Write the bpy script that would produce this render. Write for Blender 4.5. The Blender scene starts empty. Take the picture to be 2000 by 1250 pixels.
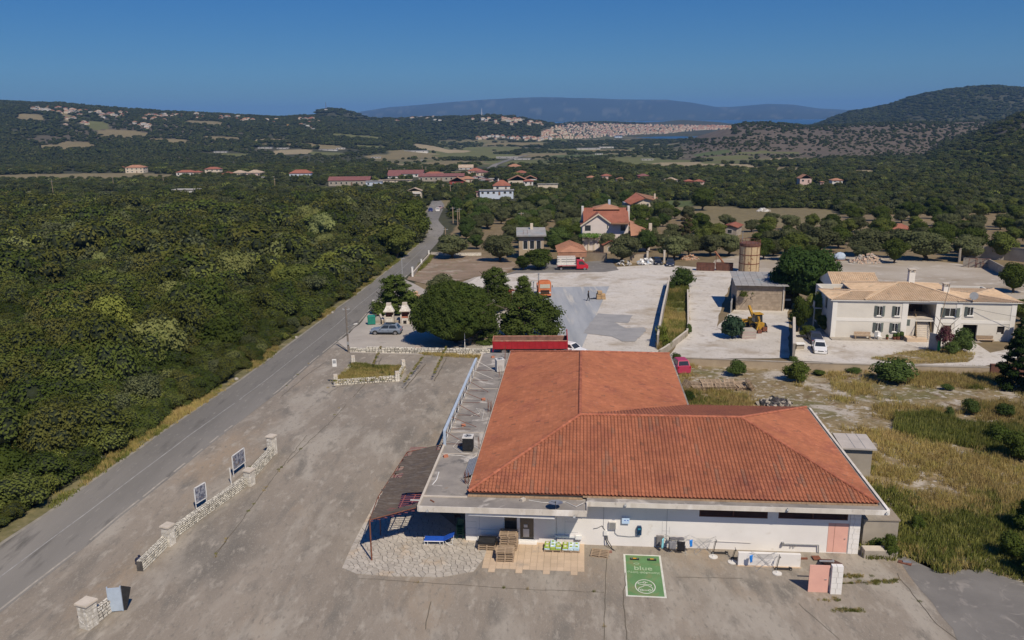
import bpy,bmesh,math,random
import numpy as np
from mathutils import Vector,Matrix,noise as mnoise
R_=math.radians
rnd=random.Random(7)
nr=np.random.RandomState(11)
SC=bpy.context.scene
COL=SC.collection
# ---------------------------------------------------------------- camera
F=1600.0
TH=math.atan(400/F)
RO=R_(0.6)
H=29.0
fw=Vector((0,math.cos(TH),-math.sin(TH)))
up0=Vector((0,math.sin(TH),math.cos(TH)))
cr=Vector((1,0,0))*math.cos(RO)-up0*math.sin(RO)
cu=Vector((1,0,0))*math.sin(RO)+up0*math.cos(RO)
cam=bpy.data.cameras.new("camera")
cam.sensor_width=36.0
cam.lens=36.0*F/2000
cam.clip_start=0.5
cam.clip_end=60000
co=bpy.data.objects.new("camera",cam)
COL.objects.link(co)
mw=Matrix((cr,cu,-fw)).transposed().to_4x4()
mw.translation=(0,0,H)
co.matrix_world=mw
SC.camera=co
# ---------------------------------------------------------------- sky and sun
SUN_EL,SUN_AZ=R_(50),R_(28)
w=bpy.data.worlds.new("World")
SC.world=w
w.use_nodes=True
nt=w.node_tree
nt.nodes.clear()
sky=nt.nodes.new("ShaderNodeTexSky")
sky.sky_type='NISHITA'
sky.sun_disc=False
sky.sun_elevation=SUN_EL
sky.sun_rotation=math.pi-SUN_AZ
sky.altitude=60
sky.air_density=1.0
sky.dust_density=0.25
sky.ozone_density=4.5
bg=nt.nodes.new("ShaderNodeBackground")
bg.inputs['Strength'].default_value=0.10
ou=nt.nodes.new("ShaderNodeOutputWorld")
gm=nt.nodes.new('ShaderNodeGamma');gm.inputs['Gamma'].default_value=.62;hs=nt.nodes.new('ShaderNodeHueSaturation');hs.inputs['Saturation'].default_value=1.75
tn=nt.nodes.new('ShaderNodeMix');tn.data_type='RGBA';tn.blend_type='MULTIPLY';tn.inputs[0].default_value=1;tn.inputs[7].default_value=(.44,.81,1.30,1)
nt.links.new(sky.outputs[0],gm.inputs[0]);nt.links.new(gm.outputs[0],hs.inputs['Color']);nt.links.new(hs.outputs[0],tn.inputs[6])
nt.links.new(tn.outputs[2],bg.inputs[0])
nt.links.new(bg.outputs[0],ou.inputs[0])
sd=bpy.data.lights.new("sun",'SUN')
sd.energy=4.6
sd.angle=R_(0.53)
sd.color=(1.0,0.885,0.73)
so=bpy.data.objects.new("sun",sd)
COL.objects.link(so)
sv=Vector((math.sin(SUN_AZ)*math.cos(SUN_EL),-math.cos(SUN_AZ)*math.cos(SUN_EL),math.sin(SUN_EL)))
so.rotation_euler=sv.to_track_quat('Z','Y').to_euler()
so.location=(40,-80,120)
SC.view_settings.view_transform='Standard'
SC.view_settings.look='None'
SC.view_settings.exposure=0.0
SC.view_settings.gamma=1
SC.view_settings.use_curve_mapping=False
SC.render.engine='CYCLES'
SC.cycles.max_bounces=5
SC.cycles.diffuse_bounces=3
SC.cycles.glossy_bounces=2
SC.cycles.transmission_bounces=4
SC.cycles.transparent_max_bounces=6
SC.cycles.volume_bounces=0
# ---------------------------------------------------------------- ground profile
PR=[(-200,0),(72,0),(130,-3),(300,-10),(600,-22),(1500,-36),(4000,-48),(5000,-49),(5600,-60),(60000,-60)]
PX=np.array([p[0]for p in PR],float)
PZ=np.array([p[1]for p in PR],float)
def prof(y):
 return float(np.interp(y,PX,PZ))
def ray(px,py):
 return fw+cr*((px-1000)/F)-cu*((py-625)/F)
def G(px,py,h=0.0):
 """the point of the ground (or of a surface h above it) that lies in this direction from the drone"""
 d=ray(px,py)
 lo=hi=1.0
 while hi<60000:
  if H+d.z*hi<prof(d.y*hi)+h:break
  lo=hi;hi*=1.02
 for _ in range(40):
  m=(lo+hi)/2
  if H+d.z*m<prof(d.y*m)+h:hi=m
  else:lo=m
 return Vector((d.x*hi,d.y*hi,H+d.z*hi))
# value noise in numpy
_tab=nr.rand(256,256)
def vn(x,y):
 xi=np.floor(x).astype(int);yi=np.floor(y).astype(int)
 fx=x-xi;fy=y-yi
 fx=fx*fx*(3-2*fx);fy=fy*fy*(3-2*fy)
 a=_tab[xi&255,yi&255];b=_tab[(xi+1)&255,yi&255]
 c=_tab[xi&255,(yi+1)&255];d=_tab[(xi+1)&255,(yi+1)&255]
 return(a*(1-fx)+b*fx)*(1-fy)+(c*(1-fx)+d*fx)*fy
def fbm(x,y,n=4):
 s=0;a=.5
 for i in range(n):
  s=s+a*vn(x+17.3*i,y+9.1*i);x=x*2.03;y=y*2.03;a*=.5
 return s/(1-.5**n)
def sstep(t):
 t=np.clip(t,0,1);return t*t*(3-2*t)
# hills: crest lines as seen from the drone, standing at their own distances
LAYERS=[]
def ridge(D0,Dr,fall,pts,rough=.10):
 T=[];Z=[]
 for px,py in pts:
  d=ray(px,py)
  T.append(d.x/d.y);Z.append(H+d.z/d.y*Dr)
 LAYERS.append((D0,Dr,fall,np.array(T),np.array(Z),rough))
ridge(850,2500,900,[(-500,190),(-100,196),(0,200),(60,203),(120,204),(170,209),(250,214),(350,220),(450,225),(550,230),(600,226),(640,232),(700,240),(780,246),(850,262),(930,290),(1000,300)],.08)
ridge(1900,2700,500,[(560,250),(590,226),(615,217),(640,213.5),(665,214.5),(690,221),(720,231),(770,233),(850,230),(900,229),(950,225.5),(1000,228),(1040,236),(1080,243),(1120,262),(1160,290)],.05)
ridge(2950,3700,700,[(980,275),(1040,262),(1070,246),(1120,240),(1180,239),(1250,242),(1300,244),(1360,245),(1420,246),(1500,262),(1560,280)],.03)
ridge(4000,4700,500,[(1080,262),(1120,240),(1160,236),(1230,240),(1290,238),(1330,234),(1400,238),(1440,243),(1500,262)],.05)
ridge(950,1700,800,[(1270,300),(1340,278),(1380,262),(1420,249),(1450,242),(1500,240),(1540,243),(1580,247),(1640,246),(1700,243),(1780,240),(1850,240),(2000,236),(2300,230)],.10)
ridge(1750,2900,1500,[(1500,275),(1560,255),(1600,243),(1630,230),(1660,219),(1700,213),(1740,205),(1780,191),(1820,182),(1860,176),(1900,171),(1950,170),(2000,174),(2100,178),(2400,190)],.06)
ridge(430,1150,700,[(1700,345),(1780,308),(1840,283),(1900,262),(1940,245),(1975,229),(2000,220),(2060,205),(2400,170)],.14)
ridge(9000,12500,5000,[(300,240),(640,226),(700,218),(760,210),(850,203),(950,196),(1060,191.5),(1150,193),(1250,196),(1300,195),(1350,199),(1400,208),(1430,208),(1500,202),(1550,203),(1600,211),(1650,214),(1700,217),(1900,224),(2400,232)],.30)
LAG=G(1345,266)
def height(x,y):
 x=np.asarray(x,float);y=np.asarray(y,float)
 base=np.interp(y,PX,PZ)
 out=base.copy()
 t=x/np.maximum(y,30)
 for D0,Dr,fall,T,Z,rg in LAYERS:
  zr=np.interp(t,T,Z)
  a=np.where(y<Dr,sstep((y-D0)/(Dr-D0)),1-sstep((y-Dr)/fall))
  edge=np.minimum(np.clip((t-T[0])/.04,0,1),np.clip((T[-1]-t)/.04,0,1))
  n=fbm(x/(Dr*.12),y/(Dr*.12),5)-.5
  hh=np.maximum(zr-base,0)*a*edge
  z=base+hh*(1+n*rg*4*np.clip(1.15-a,0.15,1))
  out=np.maximum(out,z)
 lag=((x-LAG.x)/190)**2+((y-LAG.y)/330)**2
 out=np.where(lag<1,np.minimum(out,-52),out)
 return out
def hgt(x,y):
 return float(height(np.array([x]),np.array([y]))[0])
def GT(px,py,h=0.0):
 """like G, but on the real terrain with its hills"""
 d=ray(px,py)
 ts=30*1.01**np.arange(0,640)
 zz=H+d.z*ts
 hh=height(d.x*ts,d.y*ts)+h
 k=np.argmax(zz<hh)
 if k==0:k=len(ts)-1
 lo,hi=ts[k-1],ts[k]
 for _ in range(12):
  m=(lo+hi)/2
  if H+d.z*m<hgt(d.x*m,d.y*m)+h:hi=m
  else:lo=m
 return Vector((d.x*hi,d.y*hi,H+d.z*hi))
 # ---------------------------------------------------------------- small library
def tag(o,label=None,cat=None,group=None,kind=None):
 if label:o['label']=label
 if cat:o['category']=cat
 if group:o['group']=group
 if kind:o['kind']=kind
 return o
def empty(name,loc=(0,0,0),rz=0,label=None,cat=None,group=None):
 o=bpy.data.objects.new(name,None)
 o.empty_display_size=.3
 COL.objects.link(o)
 o.location=loc
 o.rotation_euler=(0,0,rz)
 return tag(o,label,cat,group)
def link(name,me,parent=None):
 o=bpy.data.objects.new(name,me)
 COL.objects.link(o)
 if parent is not None:o.parent=parent
 return o
def kids(o):return[c for c in bpy.data.objects if c.parent==o]
def tree_of(o):
 """record of an object with its children, made once, so that copying stays quick"""
 return(o,[tree_of(c)for c in kids(o)])
def copy_tree(rec,parent=None,loc=None,rz=None,sc=None,label=None,group=None,cat=None):
 o,ch=rec
 c=o.copy()
 COL.objects.link(c)
 c.parent=parent
 if loc is not None:c.location=loc
 if rz is not None:c.rotation_euler=(0,0,rz)
 if sc is not None:c.scale=(sc,sc,sc)if not hasattr(sc,'__len__')else sc
 if label:c['label']=label
 if group:c['group']=group
 if cat:c['category']=cat
 for r in ch:copy_tree(r,c)
 return c
class MB:
 """collects shapes and links them as one mesh object"""
 def __init__(s):s.v=[];s.f=[];s.m=[]
 def add(s,vs,fs,mi=0):
  n=len(s.v);s.v+=[tuple(v)for v in vs]
  s.f+=[tuple(i+n for i in f)for f in fs];s.m+=[mi]*len(fs)
  return s
 def box(s,c,d,rz=0,mi=0,tap=1.0,rx=0,ry=0):
  hx,hy,hz=d[0]/2,d[1]/2,d[2]/2
  vs=[(x*(tap if z>0 else 1),y*(tap if z>0 else 1),z)for z in(-hz,hz)for x,y in((-hx,-hy),(hx,-hy),(hx,hy),(-hx,hy))]
  m=Matrix.Translation(c)@Matrix.Rotation(rz,4,'Z')@Matrix.Rotation(ry,4,'Y')@Matrix.Rotation(rx,4,'X')
  return s.add([m@Vector(v)for v in vs],[(3,2,1,0),(4,5,6,7),(0,1,5,4),(1,2,6,5),(2,3,7,6),(3,0,4,7)],mi)
 def tube(s,a,b,r,r2=None,n=6,mi=0,caps=True):
  a=Vector(a);b=Vector(b);r2=r if r2 is None else r2
  d=(b-a)
  if d.length<1e-6:return s
  q=d.normalized();u=q.orthogonal().normalized();v=q.cross(u)
  ring=lambda c,rr:[c+(u*math.cos(2*math.pi*k/n)+v*math.sin(2*math.pi*k/n))*rr for k in range(n)]
  fs=[(k,(k+1)%n,n+(k+1)%n,n+k)for k in range(n)]
  if caps:fs+=[tuple(range(n-1,-1,-1)),tuple(range(n,2*n))]
  return s.add(ring(a,r)+ring(b,r2),fs,mi)
 def path(s,pts,r,n=5,mi=0):
  for a,b in zip(pts,pts[1:]):s.tube(a,b,r,n=n,mi=mi)
  return s
 def prism(s,poly,z0,z1,mi=0,off=(0,0)):
  n=len(poly)
  f0=z0 if hasattr(z0,'__len__')else[z0]*n
  f1=z1 if hasattr(z1,'__len__')else[z1]*n
  vs=[(p[0]+off[0],p[1]+off[1],a)for p,a in zip(poly,f0)]+[(p[0]+off[0],p[1]+off[1],a)for p,a in zip(poly,f1)]
  return s.add(vs,[tuple(range(n-1,-1,-1)),tuple(range(n,2*n))]+[(k,(k+1)%n,n+(k+1)%n,n+k)for k in range(n)],mi)
 def side(s,poly,y0,y1,mi=0):
  """poly in x,z swept along y"""
  n=len(poly)
  vs=[(p[0],y0,p[1])for p in poly]+[(p[0],y1,p[1])for p in poly]
  return s.add(vs,[tuple(range(n)),tuple(range(2*n-1,n-1,-1))]+[(n+k,n+(k+1)%n,(k+1)%n,k)for k in range(n)],mi)
 def lathe(s,prof_,c=(0,0,0),n=12,mi=0):
  vs=[];fs=[]
  for r,z in prof_:
   for k in range(n):
    a=2*math.pi*k/n
    vs.append((c[0]+r*math.cos(a),c[1]+r*math.sin(a),c[2]+z))
  for j in range(len(prof_)-1):
   for k in range(n):
    fs.append((j*n+k,j*n+(k+1)%n,(j+1)*n+(k+1)%n,(j+1)*n+k))
  fs.append(tuple(range((len(prof_)-1)*n,len(prof_)*n)))
  return s.add(vs,fs,mi)
 def ball(s,c,r,n=8,m=5,mi=0,jit=0):
  vs=[];fs=[]
  r=r if hasattr(r,'__len__')else(r,r,r)
  for j in range(m+1):
   for k in range(n):
    a=2*math.pi*k/n;b=math.pi*j/m
    q=1+(rnd.random()-.5)*jit
    vs.append((c[0]+r[0]*math.sin(b)*math.cos(a)*q,c[1]+r[1]*math.sin(b)*math.sin(a)*q,c[2]-r[2]*math.cos(b)*q))
  for j in range(m):
   for k in range(n):
    fs.append((j*n+k,j*n+(k+1)%n,(j+1)*n+(k+1)%n,(j+1)*n+k))
  return s.add(vs,fs,mi)
 def mesh(s,name,mats,smooth=False):
  me=bpy.data.meshes.new(name)
  me.from_pydata(s.v,[],s.f)
  mats=mats if isinstance(mats,(list,tuple))else[mats]
  for m in mats:me.materials.append(m)
  if any(s.m):me.polygons.foreach_set('material_index',s.m)
  if smooth:me.polygons.foreach_set('use_smooth',[True]*len(me.polygons))
  me.update()
  return me
 def build(s,name,mats,parent=None,smooth=False,kind=None,label=None):
  o=link(name,s.mesh(name,mats,smooth),parent)
  if kind:o['kind']=kind
  if label:o['label']=label
  return o
# materials -------------------------------------------------------
def mat(name,c,c2=None,scale=1.0,rough=.85,bump=0.0,bscale=None,spec=.25,metal=0.0,layers=(),coord='pos',detail=5,stretch=None,rand=0.0,attr=None,lohi=(.35,.65)):
 m=bpy.data.materials.new(name);m.use_nodes=True
 t=m.node_tree;N=t.nodes;L=t.links
 b=N['Principled BSDF']
 b.inputs['Roughness'].default_value=rough
 b.inputs['Specular IOR Level'].default_value=spec
 b.inputs['Metallic'].default_value=metal
 if coord=='pos':
  src=N.new('ShaderNodeNewGeometry').outputs['Position']
 else:
  src=N.new('ShaderNodeTexCoord').outputs['Object']
 if stretch:
  mp=N.new('ShaderNodeMapping');mp.inputs['Scale'].default_value=stretch[:3]
  if len(stretch)>3:mp.inputs['Rotation'].default_value=(0,0,stretch[3])
  L.new(src,mp.inputs[0]);src=mp.outputs[0]
 def noise(sc,det=detail,dist=0):
  n=N.new('ShaderNodeTexNoise');n.inputs['Scale'].default_value=sc
  n.inputs['Detail'].default_value=det;n.inputs['Roughness'].default_value=.6;n.inputs['Distortion'].default_value=dist
  L.new(src,n.inputs['Vector']);return n.outputs['Fac']
 def ramp(s,lo,hi):
  r=N.new('ShaderNodeMapRange');r.inputs['From Min'].default_value=lo;r.inputs['From Max'].default_value=hi
  L.new(s,r.inputs['Value']);return r.outputs['Result']
 def mix(f,a,bb,blend='MIX'):
  x=N.new('ShaderNodeMix');x.data_type='RGBA';x.blend_type=blend
  if isinstance(f,(int,float)):x.inputs[0].default_value=f
  else:L.new(f,x.inputs[0])
  for s,i in((a,6),(bb,7)):
   if isinstance(s,(tuple,list)):x.inputs[i].default_value=(*s[:3],1)
   else:L.new(s,x.inputs[i])
  return x.outputs[2]
 if c2 is None:c2=tuple(v*.72 for v in c)
 col=mix(ramp(noise(scale),*lohi),c2,c)
 for ly in layers:
  col=mix(ramp(noise(ly[1],6,ly[4]if len(ly)>4 else 0),ly[2],ly[3]),col,ly[0])
 if attr:
  a=N.new('ShaderNodeAttribute');a.attribute_name=attr
  col=mix(1.0,col,a.outputs['Color'],'MULTIPLY')
 if rand:
  oi=N.new('ShaderNodeObjectInfo')
  r=N.new('ShaderNodeMapRange');r.inputs['To Min'].default_value=1-rand;r.inputs['To Max'].default_value=1+rand
  L.new(oi.outputs['Random'],r.inputs['Value'])
  cc=N.new('ShaderNodeCombineColor')
  for i in range(3):L.new(r.outputs[0],cc.inputs[i])
  col=mix(1.0,col,cc.outputs[0],'MULTIPLY')
 L.new(col,b.inputs['Base Color'])
 if bump:
  bn=N.new('ShaderNodeBump');bn.inputs['Strength'].default_value=bump;bn.inputs['Distance'].default_value=.05
  L.new(noise(bscale or scale*12),bn.inputs['Height']);L.new(bn.outputs[0],b.inputs['Normal'])
 return m
def plain(name,c,rough=.6,metal=0.0,spec=.4,v=.85):
 return mat(name,c,tuple(x*v for x in c),scale=3.0,rough=rough,metal=metal,spec=spec,detail=3)
def leafmat(name,c,c2,c3=None,trans=.25,scale=.35):
 """leaves: colour wanders from clump to clump and from plant to plant"""
 m=bpy.data.materials.new(name);m.use_nodes=True
 t=m.node_tree;N=t.nodes;L=t.links;N.clear()
 g=N.new('ShaderNodeNewGeometry');oi=N.new('ShaderNodeObjectInfo')
 n=N.new('ShaderNodeTexNoise');n.inputs['Scale'].default_value=scale;n.inputs['Detail'].default_value=5;n.inputs['Roughness'].default_value=.7
 L.new(g.outputs['Position'],n.inputs['Vector'])
 r=N.new('ShaderNodeMapRange');r.inputs['From Min'].default_value=.33;r.inputs['From Max'].default_value=.67
 L.new(n.outputs['Fac'],r.inputs['Value'])
 n2=N.new('ShaderNodeTexNoise');n2 .inputs['Scale'].default_value=.045;n2 .inputs['Detail'].default_value=3;L.new(g.outputs['Position'],n2 .inputs['Vector'])
 x=N.new('ShaderNodeMix');x.data_type='RGBA'
 L.new(r.outputs[0],x.inputs[0]);x.inputs[6].default_value=(*c,1);x.inputs[7].default_value=(*c2,1)
 y=N.new('ShaderNodeMix');y.data_type='RGBA'
 rr=N.new('ShaderNodeMapRange');rr.inputs['From Min'].default_value=.45;rr.inputs['From Max'].default_value=1.0;rr.inputs['To Max'].default_value=.85
 L.new(oi.outputs['Random'],rr.inputs['Value']);L.new(rr.outputs[0],y.inputs[0])
 L.new(x.outputs[2],y.inputs[6]);y.inputs[7].default_value=(*(c3 or c2),1)
 vr=N.new('ShaderNodeMapRange');vr.inputs['From Min'].default_value=.35;vr.inputs['From Max'].default_value=.65;vr.inputs['To Min'].default_value=.78;vr.inputs['To Max'].default_value=1.18
 L.new(n2 .outputs['Fac'],vr.inputs['Value'])
 rv_=N.new('ShaderNodeMath');rv_.operation='MULTIPLY_ADD';L.new(oi.outputs['Random'],rv_.inputs[0]);rv_.inputs[1].default_value=.55;rv_.inputs[2].default_value=.72
 mv=N.new('ShaderNodeMath');mv.operation='MULTIPLY';L.new(vr.outputs[0],mv.inputs[0]);L.new(rv_.outputs[0],mv.inputs[1])
 vm=N.new('ShaderNodeVectorMath');vm.operation='SCALE';L.new(y.outputs[2],vm.inputs[0]);L.new(mv.outputs[0],vm.inputs['Scale'])
 d=N.new('ShaderNodeBsdfDiffuse');tr=N.new('ShaderNodeBsdfTranslucent');ms=N.new('ShaderNodeMixShader');o=N.new('ShaderNodeOutputMaterial')
 ms.inputs[0].default_value=trans
 L.new(vm.outputs[0],d.inputs[0]);L.new(vm.outputs[0],tr.inputs[0])
 L.new(d.outputs[0],ms.inputs[1]);L.new(tr.outputs[0],ms.inputs[2]);L.new(ms.outputs[0],o.inputs[0])
 return m
MT={}
# grounds
MT['asphalt']=mat('road asphalt',(.185,.176,.158),(.155,.148,.134),scale=.22,bump=.15,bscale=12,layers=[((.235,.222,.20),.06,.48,.62),((.125,.119,.108),.9,.56,.70),((.26,.245,.22),4,.6,.7)],stretch=(1,.18,1,.06))
MT['concrete']=mat('forecourt concrete',(.29,.252,.205),(.222,.192,.155),scale=.22,bump=.25,bscale=9,layers=[((.345,.312,.262),.26,.49,.62,.3),((.185,.168,.142),.5,.53,.66,.3),((.30,.238,.172),.15,.54,.68),((.16,.146,.124),.10,.57,.68),((.36,.325,.272),1.6,.54,.70),((.18,.163,.138),4.0,.55,.75),((.33,.30,.25),13,.55,.72)],stretch=(1,.38,1,.12))
MT['concrete_dark']=mat('grey driveway concrete',(.20,.19,.175),(.15,.142,.132),scale=.3,bump=.2,bscale=10,layers=[((.27,.25,.225),.5,.58,.7,2)])
MT['yard']=mat('pale crushed stone',(.58,.54,.48),(.49,.455,.40),scale=.09,bump=.2,bscale=6,layers=[((.36,.305,.235),.12,.52,.66),((.56,.53,.485),.3,.50,.64),((.33,.285,.235),.9,.58,.70),((.30,.27,.225),3.5,.59,.68)])
MT['yard_beige']=mat('beige yard concrete',(.42,.385,.335),(.33,.30,.265),scale=.16,layers=[((.25,.23,.2),.4,.6,.75)])
MT['yard_far']=mat('trodden pale gravel',(.42,.375,.31),(.33,.28,.215),scale=.07,layers=[((.25,.195,.13),.10,.55,.7),((.50,.46,.40),.3,.56,.7)])
MT['slab_blue']=mat('stone dust slab',(.37,.385,.40),(.27,.29,.315),scale=.55,stretch=(1,.06,1,.16),layers=[((.45,.44,.41),.7,.54,.64),((.24,.25,.265),1.6,.6,.75)])
MT['wetpatch']=mat('dark worn concrete patch',(.33,.325,.32),(.27,.268,.265),scale=.4,layers=[((.36,.35,.34),.5,.62,.72)])
MT['soil']=mat('brown bare soil',(.27,.20,.145),(.20,.15,.10),scale=.2,layers=[((.40,.35,.29),.25,.56,.7),((.13,.14,.05),.5,.6,.72)])
MT['drygrass']=mat('dry grass ground',(.28,.215,.115),(.20,.155,.08),scale=.35,bump=.6,bscale=8,layers=[((.13,.125,.045),.09,.52,.64),((.42,.375,.31),.16,.52,.62,.5),((.44,.40,.34),1.3,.54,.63,.4),((.15,.10,.05),.5,.56,.68),((.12,.10,.045),2.5,.56,.66)])
MT['greengrass']=mat('green grass ground',(.105,.125,.035),(.16,.15,.055),scale=.4,bump=.5,bscale=8,layers=[((.25,.21,.11),.5,.55,.7)])
MT['verge']=mat('roadside verge',(.22,.19,.10),(.10,.10,.04),scale=.8,bump=.5,bscale=8,layers=[((.32,.27,.2),.5,.6,.7)])
MT['kerb']=mat('pale kerb',(.30,.28,.24),(.22,.205,.175),scale=.8)
MT['line']=mat('worn road paint',(.36,.355,.34),(.24,.235,.225),scale=1.5)
MT['edgeline']=mat('worn cream edge paint',(.42,.385,.33),(.28,.26,.225),scale=1.5)
MT['crack']=mat('dirt filled joint',(.10,.09,.07),(.14,.12,.09),scale=1)
# materials of things
MT['whitewall']=mat('white rendered wall',(.80,.78,.75),(.74,.72,.69),scale=.5,layers=[((.60,.55,.48),.7,.64,.78)])
MT['fascia']=mat('stained concrete fascia',(.66,.62,.56),(.52,.48,.42),scale=.9,layers=[((.22,.19,.16),1.6,.60,.75),((.78,.75,.70),.5,.55,.65)],stretch=(1,1,.45))
MT['slabtop']=mat('weathered roof slab',(.30,.275,.245),(.20,.185,.17),scale=.5,bump=.2,layers=[((.46,.43,.39),.35,.55,.66,1.5),((.13,.125,.12),.6,.60,.7),((.28,.19,.12),1.1,.66,.76)])
MT['tile']=mat('terracotta roof tile',(.345,.128,.068),(.285,.105,.058),scale=.5,rough=.8,bump=.1,layers=[((.245,.085,.055),.4,.52,.72),((.38,.145,.08),1.8,.55,.68),((.20,.12,.09),3.5,.62,.72)],attr='tint')
MT['tile2']=mat('sand coloured roof tile',(.55,.41,.275),(.47,.335,.215),scale=.6,rough=.85,attr='tint')
MT['cream']=mat('cream rendered wall',(.66,.63,.56),(.60,.57,.51),scale=.6,layers=[((.5,.47,.41),.8,.62,.76)])
MT['cream2']=mat('pale wall band',(.76,.74,.69),(.70,.68,.63),scale=.6)
MT['stone']=mat('whitewashed rubble stone',(.66,.63,.56),(.44,.41,.36),scale=3.5,bump=.5,bscale=12,rand=.1,layers=[((.80,.78,.72),5,.55,.65)])
MT['stonej']=mat('whitewashed wall stone',(.70,.67,.60),(.50,.47,.41),scale=3.5,bump=.5,bscale=12,attr='tint')
MT['mortar']=mat('dark grey mortar',(.065,.062,.06),(.11,.10,.09),scale=2)
MT['capstone']=mat('limestone cap',(.58,.52,.44),(.48,.43,.36),scale=1.5)
MT['paver']=mat('irregular limestone paver',(.46,.425,.37),(.38,.345,.30),scale=1.6,rand=.13,bump=.2,layers=[((.44,.34,.235),.35,.56,.7)])
MT['otile']=mat('orange beige floor tile',(.57,.44,.315),(.49,.38,.27),scale=.7,rand=.05,layers=[((.30,.27,.235),.5,.60,.74)])
MT['wood']=mat('weathered pallet wood',(.42,.32,.22),(.29,.215,.15),scale=6,rand=.2,coord='obj',stretch=(1,6,1))
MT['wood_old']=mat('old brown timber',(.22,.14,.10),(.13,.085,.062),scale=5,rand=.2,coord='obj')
MT['black']=plain('black plastic',(.018,.018,.02),.5)
MT['tarblack']=mat('black bitumen sheet',(.035,.036,.038),(.022,.022,.024),scale=5,rough=.7)
MT['dark']=plain('dark interior',(.018,.014,.012),.9)
MT['steel']=plain('galvanised steel',(.42,.43,.44),.45,.6)
MT['greysteel']=plain('grey painted steel',(.33,.34,.35),.5)
MT['bluesteel']=mat('pale blue painted steel',(.42,.50,.60),(.36,.43,.52),scale=2)
MT['rust']=mat('rusty steel',(.22,.085,.05),(.12,.05,.035),scale=4)
MT['pink']=mat('salmon pink door',(.74,.42,.34),(.68,.38,.31),scale=1.2)
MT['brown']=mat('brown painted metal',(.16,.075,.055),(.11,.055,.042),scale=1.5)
MT['glass']=plain('dark window glass',(.03,.035,.04),.12,0,.8)
MT['white']=plain('white paint',(.80,.80,.78),.5)
MT['offwhite']=plain('off white paint',(.66,.64,.60),.6)
MT['netgrey']=mat('shade net',(.125,.10,.082),(.075,.06,.05),scale=5,rough=.95,layers=[((.16,.145,.13),1.3,.5,.7)],stretch=(1,4,1,.5))
MT['pinkwood']=mat('faded red lattice',(.30,.10,.105),(.21,.075,.08),scale=3)
MT['blue']=plain('blue fabric',(.015,.09,.50),.6)
MT['bluebright']=plain('bright blue plastic',(.02,.25,.80),.5)
MT['cyan']=plain('cyan cloth',(.25,.62,.72),.8)
MT['greenplastic']=plain('dark green plastic',(.012,.10,.06),.4)
MT['evgreen']=mat('green bay paint',(.135,.27,.115),(.105,.215,.085),scale=.7,layers=[((.20,.22,.10),.45,.54,.68,1),((.30,.36,.22),2.5,.64,.74)])
MT['linewhite']=mat('white bay paint',(.66,.67,.60),(.55,.55,.48),scale=2)
MT['linefaint']=mat('faded white bay lettering',(.40,.50,.34),(.32,.42,.26),scale=2)
MT['yellow']=plain('yellow reflector',(.80,.42,.03),.5)
MT['digger']=mat('yellow machine paint',(.48,.28,.035),(.33,.18,.03),scale=2)
MT['redtruck']=mat('red trailer paint',(.38,.022,.032),(.30,.018,.026),scale=1.2,rough=.55)
MT['red']=plain('red car paint',(.55,.02,.04),.3)
MT['tyre']=plain('tyre rubber',(.02,.02,.02),.9)
MT['rim']=plain('wheel rim',(.30,.30,.31),.4,.5)
MT['orange']=mat('faded orange paint',(.60,.20,.085),(.48,.15,.06),scale=1.5)
MT['bark']=mat('grey bark',(.13,.105,.08),(.08,.062,.048),scale=3,bump=.5,coord='obj')
MT['rubble']=mat('broken stone',(.46,.38,.30),(.34,.27,.20),scale=1.5,rand=.1)
MT['greyroof']=mat('grey cement sheet',(.34,.335,.33),(.26,.255,.25),scale=.8,layers=[((.24,.28,.30),.4,.54,.66),((.18,.14,.11),1.2,.64,.75)])
MT['block']=mat('bare concrete block wall',(.36,.30,.235),(.28,.235,.185),scale=1.0,layers=[((.46,.41,.34),1.2,.62,.72)])
MT['greywall']=mat('grey cement wall',(.385,.345,.285),(.30,.265,.22),scale=.6,layers=[((.19,.175,.15),.8,.6,.72)])
MT['tanwall']=mat('tan cement wall',(.42,.345,.25),(.34,.275,.20),scale=.6,layers=[((.28,.22,.16),.9,.58,.7)])
MT['shutter']=plain('grey green shutter',(.13,.155,.14),.7)
MT['tank']=mat('peeling cream tank paint',(.50,.385,.24),(.43,.33,.20),scale=1.2,layers=[((.20,.085,.04),1.1,.60,.64,2)])
MT['rock']=mat('limestone boulder',(.42,.39,.35),(.28,.26,.23),scale=1.2)
MT['char']=mat('burnt debris',(.045,.04,.045),(.11,.10,.10),scale=2)
MT['bagblue']=mat('printed feed bag',(.55,.70,.76),(.40,.56,.66),scale=5,layers=[((.80,.82,.80),4,.55,.6)])
MT['baggreen']=mat('printed soil bag',(.20,.36,.06),(.45,.50,.10),scale=5,layers=[((.30,.16,.06),4,.56,.62)])
MT['shrub_core']=mat('dark green shrub core',(.022,.030,.012),(.014,.020,.009),scale=2)  # core balls behind the leaf sprays, a darker green than the leaves
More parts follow.
